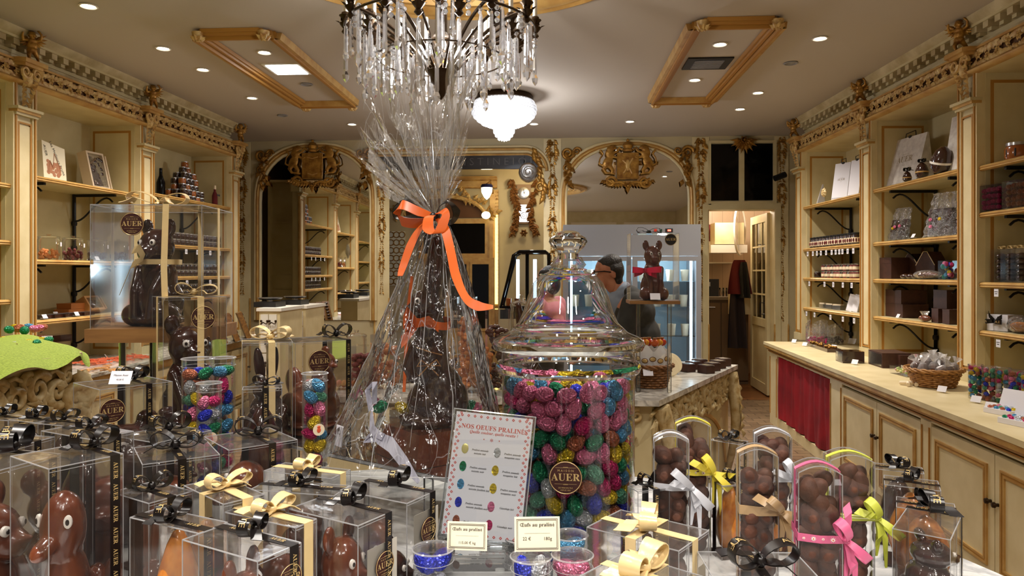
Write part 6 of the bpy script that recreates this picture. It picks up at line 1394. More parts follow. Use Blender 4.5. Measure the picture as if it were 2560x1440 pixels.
# stiff folded corners leaning out to the side
m = MB()
for (a_, b_, c_) in (((905,320),(930,475),(1010,470)), ((898,395),(925,430),(1040,510)), ((935,280),(985,385),(1050,480)), ((1175,330),(1150,470),(1100,500)), ((1180,240),(1165,420),(1110,480))):
    A_, B_, C_ = at(a_[0],a_[1],KT-.03+R.uniform(-.03,.03)), at(b_[0],b_[1],KT-.05), at(c_[0],c_[1],KT)
    def tri(u, v, A_=A_, B_=B_, C_=C_): 
        p = tie.lerp(A_,v).lerp(tie.lerp(B_,v*.9),u); return p+Vector((0,.02*math.sin(u*14+v*4)*v,.006*math.sin(u*23)*v))
    m.sheet(tri, 12, 20)
m.build('flare_corner','cello_flare',T,sharp=12)
P0_ = tie
def rib(name, pxs, ts, wids, mat):
    pts = [at(a_,b_,KT+dt) for (a_,b_),dt in zip(pxs,ts)]; out = []; W = []
    n = 8                                         # catmull-rom through the points
    for i in range(len(pts)-1):
        p0,p1,p2,p3 = pts[max(i-1,0)],pts[i],pts[i+1],pts[min(i+2,len(pts)-1)]
        w0 = Vector(wids[i]); w1 = Vector(wids[i+1])
        for k in range(n):
            t = k/n; out.append(.5*((2*p1)+(p2-p0)*t+(2*p0-5*p1+4*p2-p3)*t*t+(3*p1-p0-3*p2+p3)*t**3)); W.append(w0.lerp(w1,t))
    out.append(pts[-1]); W.append(Vector(wids[-1])); mb = MB(); mb.ribbon(out, W, 0, None, .0008); return mb.build(name, mat, BW, sharp=60)
BW = thing('satin_bow', 'orange satin and black printed ribbon bow tying the cellophane', 'bow', (0,0,0))
v = .011
rib('ribbon_loop',[(1083,540),(1045,528),(1005,512),(993,530),(1003,552),(1040,558),(1083,548)],[-.03,-.05,-.06,-.05,-.04,-.03,-.03],[(0,.003,v*.5),(0,.004,v),(.0,.008,v),(.008,.006,v*.3),(0,.004,-v),(0,.004,-v),(0,.003,-v*.5)],'rib_orange')
rib('ribbon_loop',[(1083,540),(1040,520),(1012,498),(991,520),(993,545),(1040,543),(1083,545)],[-.02,-.03,-.03,.0,-.0,-.01,-.02],[(0,.003,v*.5),(0,.009,v*.6),(.0,.012,v*.3),(.006,.011,v*.3),(0,.011,v*.3),(0,.008,v*.7),(0,.003,v*.5)],'rib_black')
rib('ribbon_loop',[(1090,540),(1103,512),(1122,505),(1140,525),(1136,548),(1120,556),(1092,545)],[-.02,-.03,-.02,-.0,.0,-.01,-.02],[(0,.003,v*.5),(.002,.012,v*.5),(.0,.013,v*.3),(.008,.011,.0),(.002,.012,-v*.3),(0,.008,-v*.5),(0,.003,v*.5)],'rib_black')
rib('ribbon_loop',[(1088,535),(1110,528),(1112,545),(1095,582),(1072,575),(1072,545),(1086,538)],[-.04,-.06,-.07,-.08,-.075,-.06,-.04],[(v*.4,0,0),(v*.4,.004,v*.7),(v,.004,v*.3),(v*1.2,.003,.002),(v*1.2,.003,0),(v,.0,.0),(v*.4,0,0)],'rib_orange')
rib('ribbon_tail',[(1092,545),(1112,572),(1127,630),(1140,690),(1165,745),(1195,765),(1233,768)],[-.04,-.07,-.11,-.14,-.17,-.18,-.18],[(v*.5,0,0),(v*.9,0,.003),(v*.9,.0,0),(v*.8,.003,.004),(v*.4,.004,v*.7),(.002,.003,v*.9),(.0,.003,v*.3)],'rib_orange')
rib('ribbon_tail',[(1083,545),(1052,568),(1028,610),(1008,665),(1000,690)],[-.03,-.05,-.06,-.07,-.08],[(v*.5,0,0),(v*.8,.002,v*.3),(v*.9,0,.0),(v*.8,0,0),(v*.5,0,0)],'rib_orange')
rib('ribbon_tail',[(1030,690),(1020,780),(1014,900),(1010,980)],[-.02,-.02,-.03,-.04],[(v*.3,0,0),(v*.35,0,0),(v*.35,0,0),(v*.3,0,0)],'rib_orange')
m = MB(); q = at(1087,541,KT-.035); m.ball(q,(.013,.012,.011),0,None,12,8); m.build('knot','rib_black',BW)
for px, py, c_, s_ in ((950,1016,'green',1.15),(936,1005,'pink',.9),(1003,1018,'gold',1.0),(1152,1012,'copper',1.0),(1178,1014,'green',1.0),(1190,1020,'pink',1.0)):
    p = at(px,py,1.72); z_ = PT+.014 if 985 < px < 1120 else TIER+.014
    p = onz(px,py,max(p.z,z_)); egg(c_, (p.x,p.y,p.z), (1.3,.3,px), 'at the foot of the tall wrapped rabbit', s_)
p = onz(1052,1040,PT+.014); egg('copper',(p.x,p.y,PT+.013),(1.2,.2,1),'resting on the plinth before the tall rabbit',1)
pb_ = at(965,1095,1.56); T = thing('organza_bow', 'pale lilac-white ribbon trailing inside the lower cellophane', 'bow', pb_, -.4)
m = MB(); m.ribbon([(-.04,0,.055),(-.03,-.01,.02),(-.01,-.01,.0),(.02,-.01,-.01),(.05,-.005,-.045),(.085,0,-.085)],[(.0,.004,.006),(.003,.006,.004),(0,.008,.01),(0,.008,.014),(.004,.006,.01),(.001,.003,.003)]); m.ribbon([(-.01,-.01,0),(-.045,-.015,-.005),(-.03,-.01,.012),(.0,-.01,.004)],[(0,.006,.006)]*4)
m.ribbon([(-.04,0,.055),(-.05,.0,.1),(-.03,.0,.12),(-.035,.005,.07)],[(.004,.004,.0)]*4); m.build('ribbon',P('lilac_ribbon',lin(206,206,226),.35,sheen=.2),T)

# ================================================================= CHANDELIERS
cz = lambda py: at(1103,py,3.44).z
T = thing('crystal_chandelier', 'large bronze chandelier with long hanging crystal prisms over the shop floor', 'chandelier', (CHC.x,CHC.y,0))
zh = cz(190); zr = cz(62)
m = MB(); m.lathe([(0,cz(250)),(.012,cz(247)),(.02,cz(240)),(.03,cz(215)),(.05,cz(205)),(.055,cz(190)),(.075,cz(180)),(.05,cz(170)),(.03,cz(160)),(.028,cz(120)),(.05,cz(100)),(.03,cz(80)),(.025,H)],20); m.build('stem','bronze',T)
m = MB(); m.lathe([(.03,0),(.034,.02),(.026,.04)],12,0,Matrix.Translation((0,0,cz(170)))); m.build('brass_collar','gold',T)
def prism_mesh(L, w):
    m = MB(); m.lathe([(0,0),(w*.35,-.006),(w*.5,-.02),(w*.62,-L*.72),(w*.45,-L*.76),(w*.95,-L*.84),(w*.7,-L*.93),(0,-L)],6); m.tube([(0,0,.012),(0,0,0)],.001,4); m.ball((0,0,.016),w*.55,0,None,6,5); return m.mesh('crystal_prism','crystal',5)
PR = [prism_mesh(.22,.018), prism_mesh(.17,.017), prism_mesh(.26,.020)]
BE = MB(); [BE.ball((0,0,-.028*k),.012,0,None,7,5) for k in range(3)]; BEM = BE.mesh('crystal_bead','crystal',5)
NA = 12; npr = 0
for tier_, (rad, zz, cnt, off) in enumerate(((.45,zr,12,0),(.34,zr-.015,12,.26))):
    for k in range(cnt):
        a_ = 2*PI*k/cnt+off+.13; X = Matrix.Rotation(a_,4,'Z'); m = MB()
        n = 16; pts = []
        for i in range(n+1):
            t_ = i/n; pts.append((.05+(rad-.05)*t_, 0, zh+.01+(zz-zh-.01)*(t_**1.05)+.055*math.sin(PI*t_)*(1 if tier_ == 0 else .6)))
        m.tube(pts,.0085 if tier_ == 0 else .007,6,0,X); 
        m.lathe([(.006,-.06),(.02,-.045),(.012,-.03),(.026,-.012),(.03,-.004),(.014,.0),(.02,.02),(.032,.032),(.022,.036),(.02,.046),(.012,.05)],10,0,X @ Matrix.Translation((rad,0,zz)))
        for q in range(5): leaf(m, X @ Matrix.Translation((rad+.02*math.cos(q*1.257),.02*math.sin(q*1.257),zz-.01)) @ Matrix.Rotation(q*1.257,4,'Z') @ Matrix.Rotation(-.5,4,'Y'), .035,.022,.008,0)
        arm = m.build('arm','bronze',T)
        if tier_ == 0 or k % 2: MB().lathe([(.011,.05),(.011,.16),(.008,.165),(0,.165)],10,0,X @ Matrix.Translation((rad,0,zz))).build('candle_sleeve','candle',arm)
        spots = [(rad,0),(rad-.01,.035 if tier_ else .06),(rad*.8,0)] if tier_ == 0 else [(rad,0),(rad*.92,.1),(rad*.62,.0),(rad*.4,.02)]
        for j,(x_,y_) in enumerate(spots):
            if npr >= 99: break
            tt = (x_-.05)/(rad-.05); z_ = zh+.01+(zz-zh-.01)*max(0,tt)**1.05+.055*math.sin(PI*min(1,max(0,tt)))-.03 if j else zz-.065
            v_ = X @ Vector((x_,y_,z_)); o = link('crystal_prism', PR[(k+j) % 3], T, v_); o.rotation_euler = (0,0,R.uniform(0,3)); npr += 1
m = MB()
for k in range(24):
    a_ = 2*PI*k/24
    for j in range(4): m.ball((.45*math.cos(a_),.45*math.sin(a_),0),.001,0) if False else None
rings = MB(); rings.tube([(.45*math.cos(2*PI*i/48),.45*math.sin(2*PI*i/48),zr-.03) for i in range(48)],.006,6,0,None,True); rings.tube([(.3*math.cos(2*PI*i/48),.3*math.sin(2*PI*i/48),cz(150)) for i in range(48)],.004,6,0,None,True); rings.build('bronze_ring','bronze',T)
for k in range(30):
    a_ = 2*PI*k/30+.1; r_ = (.45,.30,.39)[k%3]; z_ = (zr-.04,cz(152),zr-.02)[k%3]; link('crystal_bead', BEM, T, (r_*math.cos(a_),r_*math.sin(a_),z_))
for k in range(8):
    a_ = 2*PI*k/8+.2; MB().ball((.10*math.cos(a_),.10*math.sin(a_),cz(130+8*(k%2))),(.02,.02,.03),0,None,10,8).build('lit_bulb','bulb',T)
# basket chandelier
T = thing('basket_chandelier', 'small bowl-shaped crystal ceiling lamp glowing white above the middle opening', 'ceiling lamp', (LAMP2.x,LAMP2.y,H))
m = MB(); m.lathe([(0,0),(.26,0),(.27,-.02),(.27,-.05),(.25,-.055)],36); m.build('canopy_ring','bronze',T)
m = MB(); m.lathe([(.255,-.055),(.28,-.10),(.285,-.15),(.25,-.21),(.2,-.25),(.12,-.27),(.09,-.275)],36,0,None,False); m.build('lit_bowl','basketglow',T)
m = MB()
for j,(r_,z_) in enumerate(((.27,-.07),(.285,-.10),(.29,-.13),(.285,-.16),(.27,-.19),(.24,-.22),(.2,-.25),(.15,-.27))):
    n_ = int(2*PI*r_/.034)
    for k in range(n_): a_ = 2*PI*(k+.5*(j%2))/n_; m.ball((r_*math.cos(a_),r_*math.sin(a_),z_),.0155,0,None,6,5)
m.build('crystal_beads','crystal',T,sharp=5)
m = MB()
for j,(r_,z0_,z1_) in enumerate(((.09,-.27,-.35),(.075,-.28,-.38),(.05,-.29,-.41),(.02,-.3,-.42))):
    n_ = max(4,int(2*PI*r_/.026))
    for k in range(n_): a_ = 2*PI*k/n_; m.lathe([(.006,z0_),(.011,z0_-.01),(.009,z1_+.01),(0,z1_)],6,0,Matrix.Translation((r_*math.cos(a_),r_*math.sin(a_),0)))
m.build('hanging_drops','basketglow',T,sharp=5)
# ================================================================= GOODS ON THE WALL SHELVES
def sp(side, px, z, inset):
    n = Vector((-1,0,0)) if side == 'L' else Vector((1,0,0))
    A, B = (LA, LB) if side == 'L' else (RA, RB)
    p, t = online(px, A+n*inset, B+n*inset); return Vector((p.x,p.y,z)), t, (aL if side == 'L' else aR)
_JM = {}
def jar_mesh(kind):
    if kind in _JM: return _JM[kind]
    m = MB(); h, r, fill, lab = {'pyr':(.058,.037,'jamdark',None),'pyr2':(.058,.037,'jamamber',None),'spread':(.11,.038,'jamdark','labelcream'),'small':(.062,.034,'jamdark',None),'cream':(.066,.033,'jamdark','labelcream'),'rose':(.066,.033,'jelly_re','labelcream')}[kind]
    m.lathe([(0,0),(r*.92,0),(r,r*.12),(r,h*.68),(r*.9,h*.8),(r*.9,h*.82)],12,0)
    m.lathe([(r*.93,h*.82),(r*.96,h*.84),(r*.96,h*.99),(r*.9,h),(0,h)],12,1)
    if lab: m.lathe([(r*1.01,h*.18),(r*1.015,h*.2),(r*1.015,h*.58),(r*1.01,h*.6)],12,2,None,False)
    if kind == 'spread':
        for k in range(10): a_ = 2*PI*k/10; m.ball((r*1.0*math.cos(a_),r*1.0*math.sin(a_),h*.38),(.008,.008,.018),3,None,6,5)
    _JM[kind] = m.mesh('jam_jar',[fill,'silver' if kind != 'spread' else 'blackmat',lab or 'labelcream','tow_red']); return _JM[kind]
def jar(kind, loc, label, group): return link('jam_jar', jar_mesh(kind), None, loc, R.uniform(0,6), label=label, cat='jar', group=group)
# pyramid of jars
c, t, a = sp('L', 462, 2.22, .22); d1 = Vector((math.cos(a),math.sin(a),0)); d2 = Vector((-d1.y,d1.x,0))
for lv,(nx,ny) in enumerate(((5,3),(5,3),(4,2),(4,2),(3,2),(2,1),(1,1))):
    nm = ['bottom','second','third','fourth','fifth','sixth','top'][lv]
    for i in range(nx):
        for j in range(ny):
            q = c+d1*((i-(nx-1)/2)*.079)+d2*((j-(ny-1)/2)*.079)+Vector((0,0,.0585*lv)); q.z = 2.22+.0585*lv
            jar('pyr2' if (i+j+lv)%3 == 0 else 'pyr', q, 'small silver-lidded jar in the %s tier of the jar pyramid'%nm, 'jars in the %s tier of the pyramid'%nm)
# rows of jars, two high
def jar_row(side, px0, px1, z, inset, kind, high, label, step=.078, rows=1):
    p0, _, a = sp(side, px0, z, inset); p1, _, a = sp(side, px1, z, inset); L = (p1-p0).length; n = max(1,int(L/step)); d = (p1-p0).normalized(); h = {'spread':.11,'cream':.066,'rose':.066}.get(kind,.0625 if kind == 'small' else .0585)
    for k in range(n+1):
        for v in range(high):
            kk = kind if kind not in ('mix',) else ('cream' if k%5 in (1,3) else 'rose'); hh = .0665 if kind == 'mix' else h
            jar(kk, p0+d*(k*step)+Vector((0,0,v*hh)), label+(', upper layer' if v else (', lower layer' if high > 1 else '')), label+str(v))
jar_row('L',408,556,1.773,.12,'small',2,'dark jar double-stacked on the second board below the jar pyramid')
jar_row('L',408,556,1.477,.12,'small',2,'dark jar double-stacked on the third board below the jar pyramid')
jar_row('L',408,556,1.277,.12,'small',2,'dark jar double-stacked on the lowest board below the jar pyramid')
jar_row('R',2012,2143,1.763,.10,'spread',1,'tall spread jar with oval cream labels in the single row of the white-bag bay',.082)
jar_row('R',2062,2143,1.462,.12,'mix',2,'small cream-labelled jar beside hanging tags in the white-bag bay',.072)
jar_row('R',2016,2050,1.462,.12,'small',1,'small dark jar standing apart in the white-bag bay',.1)
# price tags hanging from shelf edges
tm = MB(); tm.bb(-.02,.02,-.004,-.002,-.05,-.004,0); tm.bb(-.014,.014,-.0052,-.004,-.022,-.019,1); tm.bb(-.01,.01,-.0052,-.004,-.034,-.031,1); TGM = tm.mesh('shelf_tag',['card','ink'])
def tags(side, pxs, z, label, grp): 
    for px in pxs: p, _, a = sp(side, px, z-.035, -.015); link('shelf_tag', TGM, None, p, a, label=label, cat='price tag', group=grp)
tags('R',(2020,2033,2043,2053,2066,2080,2090,2099,2107,2120,2134),1.763,'small white tag hanging below the spread jar row','tags below the spread jars')
tags('R',(2024,2062,2084,2108,2130),1.462,'small white tag hanging below the cream-labelled jars','tags below the small jars')
tags('R',(2017,2037,2077,2108,2136),1.155,'small white tag hanging below the lowest board of the white-bag bay','tags on the lowest board')
tags('R',(2492,),1.452,'white tag hanging below the clear cases board at the picture edge','tag below the clear cases')
tags('R',(2497,),1.15,'white tag hanging below the white gift with black bow','tag below the white gift')
tags('L',(465,493,525,548),1.773,'small white tag hanging below the first double jar row','tags below first jar row')
tags('L',(467,497,525,547),1.477,'small white tag hanging below the second double jar row','tags below second jar row')
# candy jars
def candy_jar(loc, r, h, fill, matf, label, rz=0, tagx=.6):
    T = thing('candy_jar', label, 'jar', loc, rz); m = MB(); m.lathe([(0,.003),(r*.95,.003),(r,.015),(r,h*.8),(r*.93,h*.86),(r*.98,h*.87),(r*.98,h*.885)],28,0,None,False); m.build('glass_body','jarglass',T)
    m = MB(); m.lathe([(r*.9,h*.875),(r*1.02,h*.885),(r*1.03,h*.9),(r*.85,h*.925),(r*.2,h*.945),(r*.16,h*.96),(r*.26,h*.98),(r*.2,h*1.0),(0,h*1.005)],28,0,None,False); m.build('lid','jarglass',T)
    m = MB(); rr = random.Random(int(r*9999+h*777)+len(label))
    for _ in range(46): a_ = rr.uniform(0,6.3); q = r*.82*rr.random()**.5; m.ball((q*math.cos(a_),q*math.sin(a_),.012+h*fill*rr.random()*(1-.4*q/r)),(r*.17,)*3,0,None,7,5)
    o = m.build('candy_fill',matf,T); o['kind'] = 'stuff'
    if tagx is not None: X = Matrix.Translation((r*tagx,-r*.85,h*.62)); mm = MB(); mm.box((0,0,0),(r*.5,.002,r*.42),0,.4,X); mm.build('hanging_label','card',T)
    return T
for px, mt, l in ((122,'jelly_or','glass candy jar of orange sugared jellies'),(182,'jelly_re','glass candy jar of plum-red sugared jellies'),(243,'jelly_pu','glass candy jar of greyish violet jellies behind the great bear box'),(297,'jelly_pu','glass candy jar of pale violet jellies seen through the great bear box')):
    p, t, a = sp('L', px, 1.603, .15); candy_jar(p, .073, .19, .42 if mt != 'jelly_re' else .5, mt, l, a)
def wbox(side, px, z, inset, w, d, h, mat, label, name='gift_carton', rz=0, tilt=0, cat='box', seam=True):
    p, t, a = sp(side, px, z, inset); T = thing(name, label, cat, p, a+rz); T.rotation_euler = (tilt,0,a+rz)
    MB().bb(-w/2,w/2,-d/2,d/2,0,h*.97).build('carton',mat,T); MB().bb(-w/2-.001,w/2+.001,-d/2-.001,d/2+.001,h*.72 if seam else h*.94,h).build('lid',mat,T); return T, p
# illustrated carrier carton
p, t, a = sp('L', 130, 2.186, .2); T = thing('printed_carton', 'pale illustrated carton lettered about fruits leaning on the top board beside the wooden chocolate case', 'box', p, a); T.rotation_euler = (-.16,.12,a)
m = MB(); m.bb(-.12,.12,-.03,.03,0,.29,0); m.build('carton','cardcream',T); m = MB()
for k in range(24): x_ = -.03+.06*math.sin(k*2.4)+.02; m.ball((x_,-.031,.05+.004*k),(.018,.001,.016),0,None,8,5)
m.tube([(-.02,-.032,.1),(.0,-.032,.22),(.06,-.032,.1)],.0025,5); m.tube([(-.07,-.032,.06),(-.05,-.032,.15),(-.02,-.032,.1)],.004,5); m.build('basket_drawing',P('terracotta_print',lin(176,120,88),.6),T)
m = MB(); put_text(m,'Les Meilleurs Fruits',.034,Matrix.Translation((.03,-.032,.19)) @ XW @ Matrix.Rotation(-1.05,4,'Z'),0); put_text(m,'AUER',.034,Matrix.Translation((-.09,-.032,.22)) @ XW @ Matrix.Rotation(-1.35,4,'Z'),0); m.build('lettering','ink',T)
# wooden case with dark chocolates, lid ajar
def open_case(side, px, z, inset, w, h, label, fillm='choc', tilt=-.32, rz=0, lidm='board'):
    p, t, a = sp(side, px, z, inset); T = thing('open_chocolate_case', label, 'box', p, a+rz); T.rotation_euler = (tilt,0,a+rz); f = .016
    pm = P('pale_wood_case' if lidm == 'w' else 'tan_case', lin(206,186,160) if lidm == 'w' else lin(168,122,72), .5)
    MB().bb(-w/2,w/2,-.03,-.024+.05,0,h).bb(-w/2,-w/2+f,-.06,.0,0,h).bb(w/2-f,w/2,-.06,.0,0,h).bb(-w/2,w/2,-.06,0,0,f).bb(-w/2,w/2,-.06,0,h-f,h).build('case',pm,T)
    m = MB(); rr = random.Random(int(px)); 
    for _ in range(90): m.ball((rr.uniform(-w/2+.03,w/2-.03),-.04+rr.uniform(-.01,.01),rr.uniform(.03,h-.045)),(.018,.014,.018),0,None,7,5)
    o = m.build('chocolate_pieces',fillm,T); o['kind'] = 'stuff'; MB().bb(-w/2+f,w/2-f,-.058,-.057,f,h-f).build('clear_window','plastic',T)
    MB().bb(w/2+.002,w/2+.012,-.07,.03,0,h*.93).build('lid',pm,T); return T
open_case('L',240,2.186,.22,.19,.31,'open pale case of glossy dark chocolates tilted on the top board',tilt=-.24,rz=-.1,lidm='w')
open_case('L',232,1.182,.2,.17,.13,'open tan case of dark chocolates on the lowest board by the candy jars',tilt=-.55)
for k,(px,dz) in enumerate(((176,0),(182,.045))): wbox('L',px,1.182+dz,.27,.2,.12,.043,P('orange_brown_carton',lin(164,96,44),.5),'orange-brown carton %s on the lowest board'%('lower of two stacked' if k == 0 else 'stacked on another'))
m = MB(); p, t, a = sp('L',160,1.182,.1); rr = random.Random(5)
for k in range(5): o = MB().box((0,0,.012),(.15,.085,.024),0,rr.uniform(-.3,.3)).box((0,0,.026),(.13,.07,.004),1).build('chocolate_tray',['choc','plastictop'],None,loc=p+Vector((math.cos(a)*(-.2+.1*k)*1.1,math.sin(a)*(-.2+.105*k),.0)),rz=a); tag(o,'flat clear-topped tray of dark chocolates on the lowest board','tray','flat chocolate trays by the orange-brown cartons')
def ptag(p, rz, label, s=1.0): o = MB().box((0,0,0),(.045*s,.0015,.032*s),0,0,Matrix.Rotation(-.5,4,'X')).box((0,.012,-.012),(.03*s,.02,.003)).build('price_tag','card',None,loc=p+Vector((0,0,.02*s)),rz=rz); tag(o,label,'price tag'); return o
for px,l,zz,ins in ((140,'white price tag behind the chocolate trays',1.182,.2),(192,'white price tag standing by the tan chocolate case',1.182,.04),(112,'white price tag at the shelf end, in front of the trays',1.182,.03),(243,'small white tag stuck at the board under the violet jellies',1.604,.04)):
    p, t, a = sp('L', px, zz, ins); ptag(p, a, l)
# picture-edge bay: wrapped eggs with striped bows
for px,z,l,s,mt in ((14,1.727,'big dark egg with a striped cream bow in a cellophane cone at the picture edge',.2,'choc'),(12,1.337,'dark chocolate piece in pointed cellophane on the board under the striped-bow egg',.13,'choc')):
    p, t, a = sp('L', px, z, .12); T = thing('wrapped_egg', l, 'chocolate egg', p, a); X = Matrix.Rotation(.25,4,'Y')
    MB().lathe([(0,.0),(s*.25,.01),(s*.42,s*.3),(s*.42,s*.6),(s*.28,s*1.0),(s*.12,s*1.2),(0,s*1.26)],24).build('chocolate_shell',mt,T)
    m = MB(); m.sheet(lambda u,v: ((s*.55*(1-v)+.004+.02*abs(((u*9)%1)-.5))*math.cos(6.283*u)+v*s*.9, (s*.5*(1-v)+.004)*math.sin(6.283*u), .002+s*1.45*v**.8), 60, 16, 0, None, True); m.build('cellophane','cello2',T,sharp=15)
    m = MB(); m.ribbon([(s*.42*math.cos(q),s*.42*math.sin(q)-.003,s*.5) for q in [i*.3 for i in range(22)]],(0,0,.012)); o = link('bow', bow_mesh('rib_gold',1.3,9,.014), T, (s*.15,-s*.45,s*.5)); o.rotation_euler = (PI/2-.3,0,0); m.build('striped_ribbon','rib_gold',T)
# bottle and dark bottle near pyramid
p, t, a = sp('L', 537, 2.222, .1); T = thing('sauce_bottle','small dark red bottle with a pale stopper and black tag beside the jar pyramid','bottle',p,a); MB().lathe([(0,0),(.026,0),(.028,.01),(.028,.1),(.02,.13),(.011,.15),(.011,.17)],16).build('glass','tow_red',T); MB().lathe([(.012,.17),(.014,.175),(.012,.21),(0,.213)],12).build('stopper','labelcream',T); MB().bb(-.012,.05,-.032,-.03,.1,.12).build('ribbon','rib_black',T)
p, t, a = sp('L', 402, 2.222, .3); T = thing('tall_bottle','tall dark bottle at the far side of the jar pyramid','bottle',p,a); MB().lathe([(0,0),(.04,0),(.04,.16),(.016,.23),(.014,.3),(0,.3)],16).build('glass','darkglass',T)
# tasting bars standing in tan cases under the jar bay and on the counter
for k in range(3):
    p, t, a = sp('L', 575+k*2, .812, .05-.0*k); p = p+Vector((.25,-.6+.26*k,0)); T = thing('bar_case','slanted tan case of chocolate bars on the marble counter, %s of three'%['closest','middle','farthest'][k],'box',p,a+.25); T.rotation_euler = (-.35,0,a+.6)
    MB().bb(-.06,.06,0,.05,0,.3).build('case','board',T); m = MB()
    for q in range(6): m.ball((0,-.004,.04+.045*q),(.035,.01,.018),0,None,8,5)
    m.build('bar','choc',T)
# orange peel heaps and dark packets on the marble counter
def cpt(px, py, z=CT): return onz(px, py, z)
for k,(px,py,l,mt,n_,sx) in enumerate(((225,912,'heap of candied orange peel closest to the carved console','orange',60,.13),(275,905,'heap of candied orange peel behind the white tag','orange',60,.15),(255,930,'pale heap of candied peel at the counter edge','pale',40,.12),(330,898,'heap of candied peel beneath the wooden board','orange',50,.14))):
    p = cpt(px,py); m = MB(); rr = random.Random(k)
    for _ in range(n_): q = rr.uniform(-1,1); m.box((q*sx,rr.uniform(-.06,.06),.012+rr.random()*.03*(1-abs(q))),(.06,.009,.007),0,rr.uniform(-1,1))
    o = m.build('candied_peel',P('candied_peel_%d'%k, lin(226,120,84) if mt == 'orange' else lin(226,176,120), .35, coat=.3),None,loc=p); tag(o,l,'candied peel',None,'stuff')
for k,(px,py) in enumerate(((250,885),(285,880),(320,872),(350,866))):
    p = cpt(px,py-4); o = MB().box((0,0,.03),(.13,.1,.05),0,.3).box((0,0,.058),(.12,.09,.004),1,.3).build('chocolate_packet',['brownbox','plastictop'],None,loc=p); tag(o,'dark packet in the row behind the candied peel','packet','dark packets behind the candied peel')
for px,py,l in ((185,888,'white tag before the dark packets near the green cloth'),(218,910,'white tag stuck in the orange peel heap'),(266,900,'white tag above the second peel heap'),(282,864,'white tag among the dark packets')): ptag(cpt(px,py), gaz+PI/2-.9, l, 1.3)

# ------------------------------------------------------------- foil eggs and sweets on the green cloth
gz = ZK+.03
for i,(px,py,c_,s_) in enumerate(((22,830,'green',1.6),(36,824,'gold',1.5),(48,826,'copper',1.7),(61,832,'green',1.7),(72,822,'light blue',1.5),(83,828,'pink',1.6),(98,826,'pink',1.6),(108,824,'copper',1.5),(8,842,'gold',1.4),(72,848,'gold',1.2),(92,850,'green',1.4),(104,842,'gold',1.2),(122,842,'green',1.4))):
    p = onz(px,py+14,gz+.005); egg(c_,(p.x,p.y,gz+(.05 if py < 838 else .018)),(1.35,.3*math.sin(i),i*1.3),'on the lime green cloth',s_)
p = onz(78,852,gz); T = thing('egg_rack','small dark rack under the largest foil eggs on the green cloth','tray',(p.x,p.y,gz),PI/2-.3); MB().bb(-.2,.2,-.05,.05,-.015,.022).build('tray_body','choc',T)
for i,(px,py,l,mt) in enumerate(((15,862,'red wrapped bar bundle on the green cloth','tow_red'),(50,858,'speckled chocolate bar beside the red bundle','choc_milk'),(8,874,'red packet lowest on the green cloth, behind a tag','tow_red'))):
    p = onz(px,py,gz); o = MB().box((0,0,.018),(.11,.05,.036),0,.2+i*.3).box((0,-.0,.037),(.08,.012,.002),1,.2+i*.3).build('wrapped_bar',[mt,'labelcream'],None,loc=(p.x,p.y,gz-.01)); tag(o,l,'chocolate bar')
for px,py,l in ((25,874,'white tag leaning on the red packets on the green cloth'),(118,858,'white tag beside the green foil eggs on the cloth')): ptag(onz(px,py,gz-.005), PI/2-.9, l, 1.1)

# ------------------------------------------------------------- right wall goods
def white_bag(px, z, inset, w, h, d, tilt, rz, label, logo=True, patterned=False, rsz=.035):
    p, t, a = sp('R', px, z, inset); T = thing('gift_bag', label, 'bag', p, a+rz); T.rotation_euler = (tilt,0,a+rz)
    wm = P('patterned_white_paper', lin(216,210,204), .6, noise=(26, lin(190,182,178))) if patterned else 'card'
    m = MB(); m.add([(-w/2,-d/2,0),(w/2,-d/2,0),(w/2,d/2,0),(-w/2,d/2,0),(-w/2,-.006,h),(w/2,-.006,h),(w/2,.006,h),(-w/2,.006,h)],[(0,3,2,1),(4,5,6,7),(0,1,5,4),(1,2,6,5),(2,3,7,6),(3,0,4,7)]); m.build('paper_bag',wm,T)
    sl = math.atan2(d/2-.006,h); X0 = Matrix.Translation((0,-d/2,0)) @ Matrix.Rotation(-sl,4,'X') @ XW
    m = MB(); 
    for k in range(int(w/.012)): m.lathe([(.002,.0008),(.0045,.0008)],6,0,X0 @ Matrix.Translation((-w/2+.01+.012*k,.014,0)),cap=False)
    m.build('border_print','ink',T)
    if logo: m = MB(); put_text(m, serif('AUER'), rsz, X0 @ Matrix.Translation((0,h*.55,.001)), 0); put_text(m, 'M A I S O N', rsz*.2, X0 @ Matrix.Translation((0,h*.55+rsz*.6,.001)), 0); put_text(m, 'NICE', rsz*.22, X0 @ Matrix.Translation((0,h*.55-rsz*.7,.001)), 0); m.build('logo_print',P('taupe_print',lin(140,124,100),.5),T)
    m = MB(); m.tube([(-w*.16,-.0,h-.005),(-w*.1,-.01,h+.03),(w*.1,.01,h+.045),(w*.16,0,h-.005)],.004,6); m.ball((0,-.004,h+.0),(.02,.012,.012)); m.build('black_cord_handle','rib_black',T)
    return T
white_bag(2036,2.20,.16,.26,.23,.1,-.1,.15,'low white bag holding a cream rosette in the far bay',False)
white_bag(2106,2.20,.12,.17,.35,.1,-.05,.5,'tall narrow white bag with small logo print in the far bay',rsz=.03)
white_bag(2142,2.20,.14,.14,.34,.09,-.03,.3,'white bag half hidden by the pilaster in the far bay',False)
m = MB(); flower(m, Matrix.Identity(4), .05, .03, 0, 9); m.ball((0,0,.01),(.04,.04,.02),0); p, t, a = sp('R',2063,2.29,.03); T = thing('rosette','cream satin rosette on the low white bag','rosette',p,a); o = m.build('petals','rib_gold',T); o.rotation_euler = (PI/2,0,0)
white_bag(2270,2.20,.2,.42,.40,.16,-.06,.12,'large patterned white gift bag with logo, black bow and dark eggs before it',True,True,.07)
